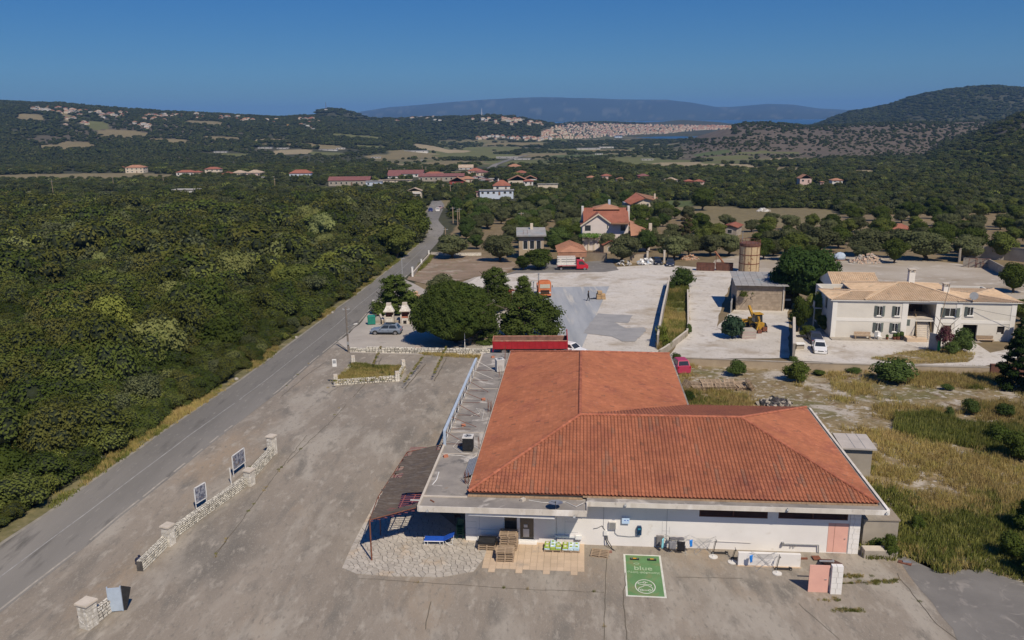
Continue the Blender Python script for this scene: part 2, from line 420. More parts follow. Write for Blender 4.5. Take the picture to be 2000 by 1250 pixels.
# leaves
LM={}
LM['maquis']=leafmat('maquis leaves',(.074,.088,.020),(.120,.130,.032),(.100,.096,.029))
LM['maquis2']=leafmat('dark lentisk leaves',(.058,.086,.019),(.094,.122,.028),(.112,.126,.034))
LM['pale']=leafmat('pale olive shrub leaves',(.175,.20,.068),(.26,.27,.095),(.17,.20,.085))
LM['palegreen']=leafmat('yellow green shrub leaves',(.17,.20,.045),(.26,.28,.065),(.19,.22,.055))
LM['olive']=leafmat('olive leaves',(.088,.10,.046),(.135,.145,.070),(.11,.125,.055))
LM['pine']=leafmat('pine needles',(.064,.094,.022),(.10,.128,.033),(.076,.106,.026))
LM['stonepine']=leafmat('stone pine needles',(.062,.095,.022),(.096,.125,.032),(.072,.104,.027))
LM['bush']=leafmat('bright bush leaves',(.050,.085,.022),(.085,.118,.034),(.07,.10,.03))
LM['carob']=leafmat('carob leaves',(.030,.058,.016),(.048,.080,.022),(.04,.07,.02))
LM['bluegreen']=leafmat('grey green mallow leaves',(0.050,0.095,0.055),(0.080,0.130,0.080),(0.060,0.100,0.060))
LM['yucca']=leafmat('yellow green strap leaves',(0.120,0.170,0.030),(0.250,0.260,0.060),(0.150,0.200,0.050))
LM['bougain']=leafmat('magenta bracts and twigs',(.15,.035,.07),(.10,.075,.05),(.12,.05,.05))
LM['far']=leafmat('distant woodland',(.044,.056,.017),(.074,.082,.026),(.056,.070,.022),trans=.1,scale=.01)
LM['far2']=leafmat('distant grey green scrub',(.062,.068,.030),(.095,.098,.042),(.075,.082,.036),trans=.1,scale=.01)
LM['grass']=leafmat('tall dry grass blades',(.54,.41,.18),(.44,.35,.13),(.30,.27,.085),trans=.35,scale=.12)
LM['grassgreen']=leafmat('green weed blades',(.14,.17,.04),(.22,.23,.06),(.26,.24,.08),trans=.35,scale=.2)
LM['vine']=leafmat('bright vine leaves',(0.100,0.200,0.030),(0.140,0.260,0.050),(0.110,0.200,0.030))
LM['drybush']=leafmat('brown dry bush',(0.130,0.090,0.050),(0.090,0.085,0.040),(0.120,0.100,0.050))
# ================================================================ terrain
rows=list(np.arange(-70,72,12.0))+[72,86,100,115,130]+list(np.arange(140,300,10.0))+[300]
y=300.0
while y<27000:
 y*=1.0125 if y<6000 else 1.03
 rows.append(y)
rows=sorted(set(rows+[600.,1500.,4000.,5000.,5600.]))
rows=np.array(rows);NC=560
tt=np.linspace(-.80,.80,NC)
RY,TT=np.meshgrid(rows,tt,indexing='ij')
RX=TT*(RY+80)
RZ=height(RX,RY)
ring=(RY>200)&(RY<4200)
# where fields, bare soil and rock show instead of scrub ------------------------------
FIELDS=[]
def field(px,py,wx,wy,colr):
 wy=wy*(1.9 if py<335 else 1.25);a=GT(px,py);b=GT(px+wx,py);c=GT(px,py-wy);d=GT(px,py+wy)
 FIELDS.append((a.x,a.y,abs(b.x-a.x),max(abs(c.y-d.y)/2,6),a.x/a.y,colr))
YG=(.145,.15,.052);TAN=(.225,.185,.095);GRN=(.10,.125,.04);STR=(.34,.28,.17)
for f in[(150,346,190,6,TAN),(300,349,55,3,TAN),(60,388,105,4,YG),(40,377,60,2.5,YG),(220,378,40,3,YG),(0,380,60,3,YG),(1500,421,140,13,TAN),(1370,412,90,8,TAN),(1560,432,90,6,TAN),(1590,397,30,3,GRN),(1320,398,40,5,GRN),(1160,385,25,3,GRN),(460,303,30,2,YG),(570,297,35,2.5,STR),(640,287,40,2,TAN),(820,302,70,3,TAN),(900,298,60,3,YG),(860,292,60,2,STR),(930,305,80,2,YG),(760,307,50,2,TAN),(700,268,60,2,YG),(830,324,70,1.6,STR),(900,318,70,2,TAN),(1000,316,60,1.6,YG),(1100,322,60,2,YG),(1060,303,50,2,TAN),(1130,305,60,1.6,GRN),(1240,313,60,3,YG),(1280,318,80,3.5,YG),(1330,322,70,3,STR),(1400,325,80,2.5,STR),(1450,316,90,2,YG),(1500,330,70,2,TAN),(1550,311,50,1.5,STR),(1420,308,60,2,YG),(1690,337,26,4,STR),(1590,327,30,1.5,TAN),(1700,318,40,1.2,TAN),(130,225,40,5,TAN),(60,230,30,4,TAN),(240,262,60,4,TAN),(190,245,30,4,YG),(150,285,40,4,TAN),(110,287,40,2.5,TAN),(330,275,50,2,TAN),(430,270,40,2,TAN),(400,240,60,2,TAN),(900,338,50,3,TAN),(870,398,30,6,TAN),(960,398,40,4,YG),(905,425,12,5,TAN),(905,398,55,5,TAN),(640,300,40,1.5,YG),(1180,295,60,1.5,TAN),(960,290,60,2,YG),(1010,282,60,1.5,TAN),(720,287,40,1.5,YG),(540,275,40,1.5,STR),(560,283,50,1.5,TAN),(740,340,40,1.5,STR),(1060,335,40,1.6,YG),(1180,333,40,1.5,TAN),(1500,298,60,1.5,YG),(1390,299,50,2,GRN),(1110,293,40,1.5,YG)]:
 field(*f)
def field_at(x,y):
 """index of the field that covers the point, or -1"""
 out=np.full(x.shape,-1)
 wob=(vn(x/25,y/25)-.5)*.5
 for i,(cx,cy,rx,ry,sk,c)in enumerate(FIELDS):
  dx=(x-cx-sk*(y-cy))/rx;dy=(y-cy)/ry
  out=np.where((np.abs(dx)**3+np.abs(dy)**3)*(1+wob)<1,i,out)
 return out
def patchwork(x,y):
 """narrow strip fields of the plain (0..1, high = open)"""
 t=x/np.maximum(y,1)
 plain_=sstep((y-750)/300)*(1-sstep((y-2700)/300))*sstep((t+.20)/.06)*(1-sstep((t-.30)/.06))
 low=height(x,y)<np.interp(y,PX,PZ)+9
 return np.where(low,plain_,0)*(fbm(x/62,y/48,3)*1.0)
def rocky(x,y):
 """bare stony hillsides (0..1)"""
 t=x/np.maximum(y,1)
 a=sstep((t-.18)/.05)*sstep((y-1010)/120)*(1-sstep((y-1950)/150))
 b=sstep((t-.52)/.06)*sstep((y-700)/200)*(1-sstep((y-1300)/100))*.7
 c=sstep((-.25-t)/.06)*sstep((y-1000)/150)*.62*sstep((fbm(x/240,y/300,3)-.5)/.1)
 return np.clip(np.maximum(np.maximum(a,b),c),0,1)
fi=field_at(RX,RY);pw=patchwork(RX,RY);rk=rocky(RX,RY)
cols=np.zeros(RX.shape+(4,));cols[...,3]=1
n1=fbm(RX/40,RY/40,4)[...,None];n2=fbm(RX/220,RY/110,3)[...,None]
base=np.array((.060,.060,.030))*(.7+.7*n1)
nearb=np.array((.22,.168,.095))*(.75+.5*n1)
open_=np.where(n2>.5,np.array((.115,.122,.045)),np.array((.175,.155,.08)))*(.8+.4*n1)
rockc=np.array((.135,.108,.078))*(.7+.6*fbm(RX/14,RY/14,3)[...,None])
c3=np.where((RY<330)[...,None]&(RX>-20)[...,None],nearb,base)
c3=np.where((pw>.46)[...,None],open_,c3)
c3=c3*(1-rk[...,None])+rockc*rk[...,None]
fc=np.array([f[5]for f in FIELDS])
c3=np.where((fi>=0)[...,None],fc[np.maximum(fi,0)]*(.8+.4*n1),c3)
far=(RY>8500)[...,None]
c3=np.where(far,np.array((.034,.046,.046))*(.6+.8*fbm(RX/700,RY/900,4)[...,None]),c3)
c3=np.where(far&(fbm(RX/120,RY/260,3)>.68)[...,None],np.array((.10,.105,.09)),c3)
cols[...,:3]=c3
nrw=len(rows)
me=bpy.data.meshes.new('ground')
me.vertices.add(nrw*NC)
me.vertices.foreach_set('co',np.stack([RX,RY,RZ-0.004],-1).reshape(-1).astype(np.float32))
i0=(np.arange(nrw-1)[:,None]*NC+np.arange(NC-1)[None]).reshape(-1)
q=np.stack([i0,i0+1,i0+NC+1,i0+NC],-1)
me.loops.add(q.size);me.loops.foreach_set('vertex_index',q.reshape(-1))
me.polygons.add(len(q));me.polygons.foreach_set('loop_start',np.arange(len(q))*4)
me.polygons.foreach_set('use_smooth',np.ones(len(q),bool))
me.update(calc_edges=True)
ca=me.color_attributes.new('tint','FLOAT_COLOR','POINT')
ca.data.foreach_set('color',cols.reshape(-1))
mg=mat('open country ground',(1,1,1),(.72,.72,.70),scale=.35,bump=.4,bscale=2,attr='tint')
me.materials.append(mg)
tag(link('ground',me),'rolling country from the yards to the far coast',kind='structure')
# the sea
sea=MB();sea.add([(-13000,2300,-50),(13000,2300,-50),(13000,26000,-50),(-13000,26000,-50)],[(0,1,2,3)])
msea=mat('sea water',(.012,.06,.13),(.010,.05,.115),scale=.002,rough=.35,bump=.3,bscale=.05,spec=.5)
tag(sea.build('sea',msea),'blue sea behind the town and the right hill',kind='structure')
# haze: even thin air over the whole valley
hz=MB();hz.box((0,13200,149.5),(27600,27000,421))
mh=bpy.data.materials.new('haze');mh.use_nodes=True
mh.node_tree.nodes.clear()
pv=mh.node_tree.nodes.new('ShaderNodeVolumePrincipled');mo=mh.node_tree.nodes.new('ShaderNodeOutputMaterial')
pv.inputs['Color'].default_value=(.26,.54,1.0,1)
pv.inputs['Density'].default_value=7.2e-5
pv.inputs['Anisotropy'].default_value=0.0
mh.node_tree.links.new(pv.outputs[0],mo.inputs['Volume'])
tag(hz.build('haze',mh),'thin blue haze over the valley',kind='stuff')
# ================================================================ plants
def leaf_cloud(lobes,n,size,up=.35,seed=0,flat=1.0,spread=.12,droop=0.0,aspect=1.5,rj=.36):
 """n leaf sprays on the outside of a set of (x, y, z, rx, ry, rz) lobes -> verts, quads"""
 r=np.random.RandomState(seed)
 lob=np.array(lobes,float)
 w_=(lob[:,3]*lob[:,4]+lob[:,3]*lob[:,5]*2);w_/=w_.sum()
 k=r.choice(len(lob),n,p=w_)
 d=r.normal(size=(n,3));d/=np.linalg.norm(d,axis=1)[:,None]
 d[:,2]=np.abs(d[:,2])*np.where(r.rand(n)<.78,1,-.6)
 rad=1+(r.rand(n)-.65)*spread*2.2
 p=lob[k,:3]+d*lob[k,3:6]*rad[:,None]
 deep=np.full(n,9.0)
 for L in lob:
  q_=np.linalg.norm((p-L[:3])/L[3:6],axis=1)
  deep=np.minimum(deep,q_)
 keep=(deep>.80)|(r.rand(n)<.10)
 p=p[keep];d=d[keep];n=len(p)
 nrm=d+r.normal(size=(n,3))*rj;nrm[:,2]+=up
 nrm/=np.linalg.norm(nrm,axis=1)[:,None]
 a=np.cross(nrm,r.normal(size=(n,3)));a/=np.linalg.norm(a,axis=1)[:,None]
 b=np.cross(nrm,a)
 s=size*(.6+.8*r.rand(n))[:,None]
 a*=s;b*=s/aspect
 V=np.stack([p-a*.55,p-b*.5+a*.1,p+a*.6,p+b*.5-a*.05],1)
 return V.reshape(-1,3)
def cloud_mesh(name,V,mats,core=None,corem=0,extra=None):
 """quads from V plus an optional darker core (MB) joined behind them"""
 n=len(V)//4
 vs=V;faces=np.arange(len(V)).reshape(-1,4)
 me=bpy.data.meshes.new(name)
 ev=np.zeros((0,3));ef=[]
 if core is not None:
  ev=np.array(core.v);ef=[tuple(i+len(V)for i in f)for f in core.f]
 allv=np.concatenate([V,ev])if len(ev)else V
 me.vertices.add(len(allv));me.vertices.foreach_set('co',allv.reshape(-1).astype(np.float32))
 li=list(faces.reshape(-1));ls=list(range(0,len(V),4));p_=len(li)
 for f in ef:
  ls.append(p_);li+=list(f);p_+=len(f)
 me.loops.add(len(li));me.loops.foreach_set('vertex_index',li)
 me.polygons.add(len(ls));me.polygons.foreach_set('loop_start',ls)
 for m in mats:me.materials.append(m)
 if len(mats)>1 and ef:
  me.polygons.foreach_set('material_index',[0]*n+[1]*len(ef))
 me.update(calc_edges=True);me.validate()
 return me
def lobes_round(n,R,hz,seed,base=.0,lr=(.38,.6),squash=.8):
 r=random.Random(seed);L=[(0,0,base+hz*.45,R*.72,R*.72,hz*.45)]
 for i in range(n):
  a=i*2.4+r.random();q=R*(.35+.40*r.random());z=base+hz*(.30+.48*r.random())
  if i<n*.3:q*=.5;z=base+hz*(.72+.12*r.random())
  s=R*r.uniform(*lr)
  L.append((q*math.cos(a),q*math.sin(a),z,s,s,s*squash))
 return L
def core_of(lobes,k=.86):
 c=MB()
 for L in lobes:c.ball(L[:3],(L[3]*k,L[4]*k,L[5]*k),7,4)
 return c
HID=bpy.data.collections.new('plant kinds')
def proto(name,me):
 o=bpy.data.objects.new(name,me);HID.objects.link(o);return o
def scatter(name,P,rot,scl,idx,protos,label,kind='stuff'):
 """one object that carries the scattered plants as instances"""
 c=bpy.data.collections.new('kinds of '+name)
 for i,(m_)in enumerate(protos):
  o=bpy.data.objects.new('%s kind %02d'%(name,i),m_);c.objects.link(o)
 me=bpy.data.meshes.new(name)
 me.vertices.add(len(P));me.vertices.foreach_set('co',np.asarray(P,np.float32).reshape(-1))
 a=me.attributes.new('rz','FLOAT_VECTOR','POINT')
 rv=np.zeros((len(P),3));rv[:,2]=rot;a.data.foreach_set('vector',rv.reshape(-1).astype(np.float32))
 a=me.attributes.new('sc','FLOAT_VECTOR','POINT');a.data.foreach_set('vector',np.asarray(scl,np.float32).reshape(-1))
 a=me.attributes.new('ix','INT','POINT');a.data.foreach_set('value',np.asarray(idx,np.int32))
 o=link(name,me)
 ng=bpy.data.node_groups.new('scatter '+name,'GeometryNodeTree')
 ng.interface.new_socket('Geometry',in_out='INPUT',socket_type='NodeSocketGeometry')
 ng.interface.new_socket('Geometry',in_out='OUTPUT',socket_type='NodeSocketGeometry')
 N=ng.nodes;L=ng.links
 gi=N.new('NodeGroupInput');go=N.new('NodeGroupOutput')
 iop=N.new('GeometryNodeInstanceOnPoints');ci=N.new('GeometryNodeCollectionInfo')
 ci.inputs['Collection'].default_value=c
 ci.inputs['Separate Children'].default_value=True
 ci.inputs['Reset Children'].default_value=True
 def at(nm,ty):
  x=N.new('GeometryNodeInputNamedAttribute');x.data_type=ty;x.inputs['Name'].default_value=nm;return x.outputs['Attribute']
 L.new(gi.outputs[0],iop.inputs['Points']);L.new(ci.outputs[0],iop.inputs['Instance'])
 iop.inputs['Pick Instance'].default_value=True
 L.new(at('ix','INT'),iop.inputs['Instance Index'])
 L.new(at('rz','FLOAT_VECTOR'),iop.inputs['Rotation'])
 L.new(at('sc','FLOAT_VECTOR'),iop.inputs['Scale'])
 L.new(iop.outputs[0],go.inputs[0])
 md=o.modifiers.new('scatter','NODES');md.node_group=ng
 return tag(o,label,kind=kind)
def shrub_mesh(name,seed,R,hz,n,size,mats,nl=9,up=.35,k=.84):
 L=lobes_round(nl,R,hz,seed)
 return cloud_mesh(name,leaf_cloud(L,n,size,up,seed,spread=.16),[LM[mats],MT['shrub_core']],core_of(L,k))
# unit-sized shrubs: radius about 1, height about 1.25
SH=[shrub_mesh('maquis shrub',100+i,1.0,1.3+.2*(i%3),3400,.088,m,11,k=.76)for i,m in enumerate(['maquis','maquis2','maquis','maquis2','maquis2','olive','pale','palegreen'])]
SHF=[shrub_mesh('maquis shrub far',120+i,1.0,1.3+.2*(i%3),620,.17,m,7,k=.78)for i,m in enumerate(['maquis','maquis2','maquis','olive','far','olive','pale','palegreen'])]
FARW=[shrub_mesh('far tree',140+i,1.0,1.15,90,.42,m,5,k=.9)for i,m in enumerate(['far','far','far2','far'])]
# road edges, walked on the ground --------------------------------------------------
ROAD_L=[(-120,1150),(0,1063),(88,1006),(189,933),(282,869),(387,797),(471,742),(523,704),(585,658),(655,605),(700,573),(740,542),(784,507),(812,483),(828,466),(837,453),(838,444),(833,435),(830.5,422),(835,409),(840,401),(838,391)]
ROAD_R=[(861,390.5),(868,401),(866,408),(860,420),(856,430),(861,437),(868,444),(866,455),(853,476),(838,493),(823,510),(806,530),(791,544),(760,572),(733,596),(700,634),(660,668),(616,704),(550,762),(422,860),(286,970),(233,1012),(171,1065),(75,1138),(0,1197),(-120,1300)]
RLW=[G(*p)for p in ROAD_L];RRW=[G(*p)for p in ROAD_R]
def road_left_x(y):
 ys=[p.y for p in RLW];xs=[p.x for p in RLW]
 return np.interp(y,ys,xs)
def road_right_x(y):
 q_=sorted([(p.y,p.x)for p in RRW]);return np.interp(y,[a[0]for a in q_],[a[1]for a in q_])
CLEAR=[]
def is_clear(x,y):
 ok=np.ones(x.shape,bool)
 for cx,cy,r in CLEAR:ok&=(x-cx)**2+(y-cy)**2>r*r
 return ok
 # ================================================================ ground sheets
def clean2(poly):
 return[(p[0],p[1])for p in poly]
def jag(poly,amp,step=1.5,seed=0):
 """roughens the outline of a patch of ground"""
 out=[]
 n=len(poly)
 for i in range(n):
  a=poly[i];b=poly[(i+1)%n]
  d=math.hypot(b[0]-a[0],b[1]-a[1]);k=max(1,int(d/step))
  for j in range(k):
   t=j/k;x=a[0]+(b[0]-a[0])*t;y=a[1]+(b[1]-a[1])*t
   q=amp*min(1,1)
   x+=(mnoise.noise(Vector((x*.6,y*.6,seed)))+.6*mnoise.noise(Vector((x*2.1,y*2.1,seed+3))))*q
   y+=(mnoise.noise(Vector((x*.6,y*.6,seed+9)))+.6*mnoise.noise(Vector((x*2.1,y*2.1,seed+5))))*q
   out.append((x,y))
 return out
def sheet(name,poly,m,level,label=None,kind='structure',parent=None):
 """a patch of ground that follows the profile, a few millimetres above the one below"""
 bm=bmesh.new()
 f=bm.faces.new([bm.verts.new((p[0],p[1],0))for p in poly])
 if f.normal.z<0 or f.calc_area()and f.normal.z<0:f.normal_flip()
 bmesh.ops.triangulate(bm,faces=bm.faces[:])
 for yb in(72,130,300,600):
  bmesh.ops.bisect_plane(bm,geom=bm.verts[:]+bm.edges[:]+bm.faces[:],plane_co=(0,yb,0),plane_no=(0,1,0),dist=1e-5)
 for v in bm.verts:v.co.z=prof(v.co.y)+.004*level+(.010*level if v.co.y>85 else 0)
 bmesh.ops.recalc_face_normals(bm,faces=bm.faces[:])
 for f in bm.faces:
  if f.normal.z<0:f.normal_flip()
 me=bpy.data.meshes.new(name);bm.to_mesh(me);bm.free()
 me.materials.append(m)
 o=link(name,me,parent)
 return tag(o,label,kind=kind)
def gp(*pts):return[(lambda v:(v.x,v.y))(G(*p))for p in pts]
def strip(name,line,w,m,level,label=None,kind='structure',side=0):
 """ribbon of width w along a ground line"""
 L=[Vector((p[0],p[1]))for p in line];a=[];b=[]
 for i,p in enumerate(L):
  d=(L[min(i+1,len(L)-1)]-L[max(i-1,0)]).normalized();n=Vector((-d.y,d.x))
  a.append(p+n*(w/2+side));b.append(p-n*(w/2-side))
 return sheet(name,[(p.x,p.y)for p in a]+[(p.x,p.y)for p in reversed(b)],m,level,label,kind)
rl=[(p.x,p.y)for p in RLW];rr=[(p.x,p.y)for p in RRW]
sheet('road',rl+rr,MT['asphalt'],3,'grey asphalt road running away past the shop')
# verges and edge kerbs
sheet('verge',[(x+.05,y)for x,y in rl]+[(x-1.5+.8*mnoise.noise(Vector((x,y*.13,0))),y)for x,y in reversed(rl)],MT['verge'],2,'dry grass verge between scrub and road')
strip('road_edge',rl,.32,MT['kerb'],5,'pale concrete edge on the scrub side of the road',side=0)
er=[p for p in rr if 40<p[1]<180]
seg=[];er=sorted(er,key=lambda p:p[1]);yy=44.0;rk2=random.Random(6)
while yy<176:
 l_=rk2 .uniform(4,9)if yy>84 or yy<62 else 1.9
 seg.append([(float(road_right_x(y_))-.25,y_)for y_ in np.arange(yy,yy+l_,.9)]);yy+=l_+(rk2 .uniform(.2,.9)if yy>84 or yy<62 else 1.2)
for s_ in seg:
 if len(s_)>1:strip('edge_line',s_,.16,MT['edgeline'],5,'worn pale edge line piece on the forecourt side of the road')
# centre line: pieces between the two edges, worn thin
cl=[]
for i in range(0,150):
 yy=44+i*1.6
 if yy>235:break
 cl.append(((road_left_x(yy)*.5+road_right_x(yy)*.5),yy))
strip('centre_line',cl,.11,MT['line'],6,'faded white centre line of the road')
# forecourt concrete, down to and past the drone's feet
fore=[p for p in rr if p[1]<118 and p[1]>44]+[(-34,30),(-16,6),(30,4),(48,20),(47,33)]
fore=gp((0,1197),(-120,1300))+[(-34,28),(-16,4),(30,3),(46,18),(44,34)]
fore+=gp((2010,1142),(1965,1128),(1925,1114),(1880,1112),(1838,1122),(1800,1104),(1770,1086),(1735,1072),(1690,1066))+[(22,52),(14,60),(0,89)]+gp((965,696),(683,690),(660,668),(616,704),(550,762),(422,860),(286,970),(233,1012),(171,1065),(75,1138))
sheet('forecourt',fore,MT['concrete'],2,'stained concrete forecourt around the shop')
sheet('driveway',jag(gp((1745,1078),(1800,1104),(1838,1120),(1880,1112),(1925,1114),(2010,1142),(2150,1200),(2250,1350),(1900,1350),(1860,1230),(1800,1150)),.25,1.2,2),MT['concrete_dark'],4,'darker grey driveway at the corner of the field')
# the SUV's yard and the white stone yard
sheet('yard',jag(gp((683,690),(660,668),(700,634),(733,597),(760,573),(791,546),(850,575),(930,540),(1000,535),(1010,560),(960,640),(968,697)),.25,3,1),MT['yard_beige'],3,'beige concrete yard with the parked car')
sheet('yard',jag(gp((940,697),(950,600),(900,560),(935,541),(1000,533),(1090,527),(1200,522),(1290,517),(1340,521),(1440,528),(1436,545),(1300,560),(1286,690),(1300,700)),.3,3,5),MT['yard'],4,'white crushed stone yard behind the shop')
sheet('stone_slab',gp((1052,562),(1190,560),(1160,625),(1128,700),(1060,700),(1072,650),(1030,600)),MT['slab_blue'],6,'blue grey stone dust slab with wheel tracks')
sheet('worn_patch',jag(gp((1168,613),(1236,617),(1228,632),(1200,630),(1222,642),(1258,640),(1262,648),(1240,668),(1215,668),(1196,658),(1138,652),(1150,636)),.35,1.0,8),MT['wetpatch'],7,'dark grey worn patch in the white yard')
sheet('gravel_patch',jag(gp((1090,510),(1140,512),(1195,508),(1208,528),(1180,532),(1010,534),(980,540),(1040,515)),.4,2,8),MT['concrete_dark'],6,'grey gravel in front of the tiled garage')
sheet('soil',jag(gp((822,512),(846,494),(900,498),(1000,510),(1010,520),(990,533),(930,541),(850,560),(795,546)),.4,2,9),MT['soil'],5,'bare brown soil behind the roadside wall')
sheet('green_strip',jag(gp((818,520),(836,502),(848,500),(832,518),(812,534)),.3,1.5,12),MT['greengrass'],7,'green weeds along the roadside wall')
# the lane, the lots in the east
sheet('lane',jag(gp((1300,700),(1330,664),(1343,640),(1345,560),(1350,530),(1434,533),(1424,560),(1410,600),(1398,640),(1440,600),(1540,600),(1542,700),(1380,702)),.35,2.5,15),MT['yard'],5,'white crushed stone lane and lot beyond the tan wall')
sheet('grass_strip',jag(gp((1309,556),(1342,556),(1343,600),(1346,640),(1340,656),(1300,684),(1283,684),(1295,620)),.15,1.5,17),MT['greengrass'],7,'overgrown strip between two low walls')
sheet('lot',jag(gp((1552,706),(1552,650),(1610,640),(1622,660),(1900,668),(1935,690),(1990,680),(1990,700),(1925,716),(1700,712)),.35,2.5,18),MT['yard'],5,'pale gravel lot in front of the two storey house')
sheet('dry_patch',jag(gp((1700,702),(1760,690),(1830,680),(1905,692),(1890,708),(1790,712)),.5,1.5,19),MT['drygrass'],7,'brown dry weeds in the gravel lot')
sheet('quarry_yard',jag(gp((1380,530),(1395,508),(1430,500),(1560,500),(1640,494),(1780,504),(1900,520),(2050,530),(2100,580),(1650,600),(1600,560),(1540,560),(1440,545)),.8,4,20),MT['yard_far'],3,'pale gravel yard behind the two storey house')
sheet('terrace',jag(gp((1100,470),(1135,468),(1135,482),(1108,484)),.2,1.5,3),MT['yard'],3,'white terrace beside the villa')
# open field to the right of the shop
fl=gp((1330,704),(1345,712),(1540,716),(1750,724),(1930,722),(2300,700),(2600,900),(2600,1300),(2010,1300))+[(44,34)]+gp((2010,1142),(1925,1114),(1838,1122),(1770,1086),(1690,1066))+[(22,52),(14,60),(10,90)]
sheet('field',fl,MT['drygrass'],1,'dry grass field with white stony patches right of the shop')
# joints and cracks of the forecourt, some with weeds
def wig(pts,amp=.12,step=.6):
 P=[G(*p)for p in pts];out=[]
 for a,b in zip(P,P[1:]):
  n=max(1,int((b-a).length/step))
  for j in range(n):
   q=a.lerp(b,j/n);out.append((q.x+mnoise.noise(q*1.7)*amp,q.y+mnoise.noise(q*1.3+Vector((5,5,5)))*amp))
 out.append((P[-1].x,P[-1].y));return out
CR=[([(560,905),(640,830),(700,765),(735,725)],.06),([(422,1080),(470,1020),(540,925),(600,850)],.05),([(600,800),(660,757)],.04),([(790,760),(812,735),(831,712)],.10),([(848,745),(862,720),(872,700)],.10),([(520,800),(600,733),(640,705)],.04),([(1187,1085),(1182,1140),(1180,1250)],.04),([(1222,1120),(1218,1180),(1224,1250)],.05),([(700,1130),(1000,1150),(1180,1158)],.035),([(1320,1128),(1450,1130)],.04),([(1640,1140),(1700,1138),(1755,1132)],.12),([(830,1230),(842,1175)],.05),([(420,1090),(445,1050)],.05),([(730,730),(745,700)],.09),([(300,1090),(520,880)],.03),([(1750,1120),(1830,1220),(1870,1250)],.05),([(1560,1180),(1640,1250)],.03)]
for pts,wd in CR:
 strip('crack',wig(pts),wd,MT['crack'],5,'dirt filled joint in the concrete')
 # ---------------------------------------------------------------- crazy paving: every stone by itself
def clip_half(poly,a,b,c):
 out=[]
 for i in range(len(poly)):
  p,q_=poly[i],poly[(i+1)%len(poly)]
  dp=a*p[0]+b*p[1]-c;dq=a*q_[0]+b*q_[1]-c
  if dp<=0:out.append(p)
  if dp*dq<0:
   t=dp/(dp-dq);out.append((p[0]+(q_[0]-p[0])*t,p[1]+(q_[1]-p[1])*t))
 return out
def cw(poly):
 return sum(a[0]*b[1]-b[0]*a[1]for a,b in zip(poly,poly[1:]+poly[:1]))<0
outl=gp((668,1110),(690,1062),(742,965),(812,965),(905,1042),(952,1072),(945,1092),(925,1117),(860,1128),(760,1126),(695,1121))
if cw(outl):outl=outl[::-1]
pat=empty('paved_patio',(0,0,0));tag(pat,'crazy paving of pale flat stones under the shade net',kind='structure')
sheet('mortar_bed',outl,MT['mortar'],4,kind=None,parent=pat)
sd_=[]
xs=[p[0]for p in outl];ys=[p[1]for p in outl]
rp=random.Random(5)
tries=0
while len(sd_)<560 and tries<90000:
 tries+=1
 p=(rp.uniform(min(xs),max(xs)),rp.uniform(min(ys),max(ys)))
 if all((outl[(i+1)%len(outl)][0]-outl[i][0])*(p[1]-outl[i][1])-(outl[(i+1)%len(outl)][1]-outl[i][1])*(p[0]-outl[i][0])>0 for i in range(len(outl))):
  if all((p[0]-q_[0])**2+(p[1]-q_[1])**2>.24**2 for q_ in sd_):sd_.append(p)
sd_.sort(key=lambda p:p[1]);rest=MB();ns_=0
for p in sd_:
 cell=list(outl)
 for q_ in sd_:
  if q_ is p:continue
  dx,dy=q_[0]-p[0],q_[1]-p[1];d2=dx*dx+dy*dy
  if d2>4:continue
  dd=math.sqrt(d2)
  cell=clip_half(cell,dx/dd,dy/dd,(dx*(p[0]+q_[0])/2+dy*(p[1]+q_[1])/2)/dd-.017)
  if len(cell)<3:break
 if len(cell)<3:continue
 b=MB();h_=.045+rp.random()*.012;ns_+=1
 if ns_>300:rest.prism(cell,0,h_);continue
 b.prism([(x-p[0],y-p[1])for x,y in cell],0,h_)
 o=b.build('stone',MT['paver'],pat);o.location=(p[0],p[1],0)
rest.build('stones',MT['paver'],pat,kind='stuff')
# ---------------------------------------------------------------- the shop's own frame
OB=Vector((-3.36,52.7,0));RB=R_(-5)
def B(x,y,z=0):
 c_,s_=math.cos(RB),math.sin(RB)
 return Vector((OB.x+x*c_-y*s_,OB.y+x*s_+y*c_,z))
# orange tile floor in front of the door
tf=empty('tile_floor',OB,RB);tag(tf,'orange beige square tiles in front of the shop door',kind='structure')
bb=MB();bb.prism([(1.55,-4.55),(8.42,-4.55),(8.42,-.55),(1.95,-.55),(1.35,-2.5)],.0,.022);bb.build('screed',MT['concrete'],tf)
tm=MB();tm.box((0,0,.012),(.435,.435,.024));tmm=tm.mesh('tile',MT['otile'])
for i in range(15):
 for j in range(9):
  x=1.78+i*.45;y=-4.32+j*.45
  if x>8.3 or y>-.7 or(x<2.0 and y>-1.4):continue
  if j==0 and(i%4!=1):continue
  o=link('tile',tmm,tf);o.location=(x,y,.020+rp.random()*.004);o.rotation_euler=(0,0,0)
bpy.data.objects['tile_floor']
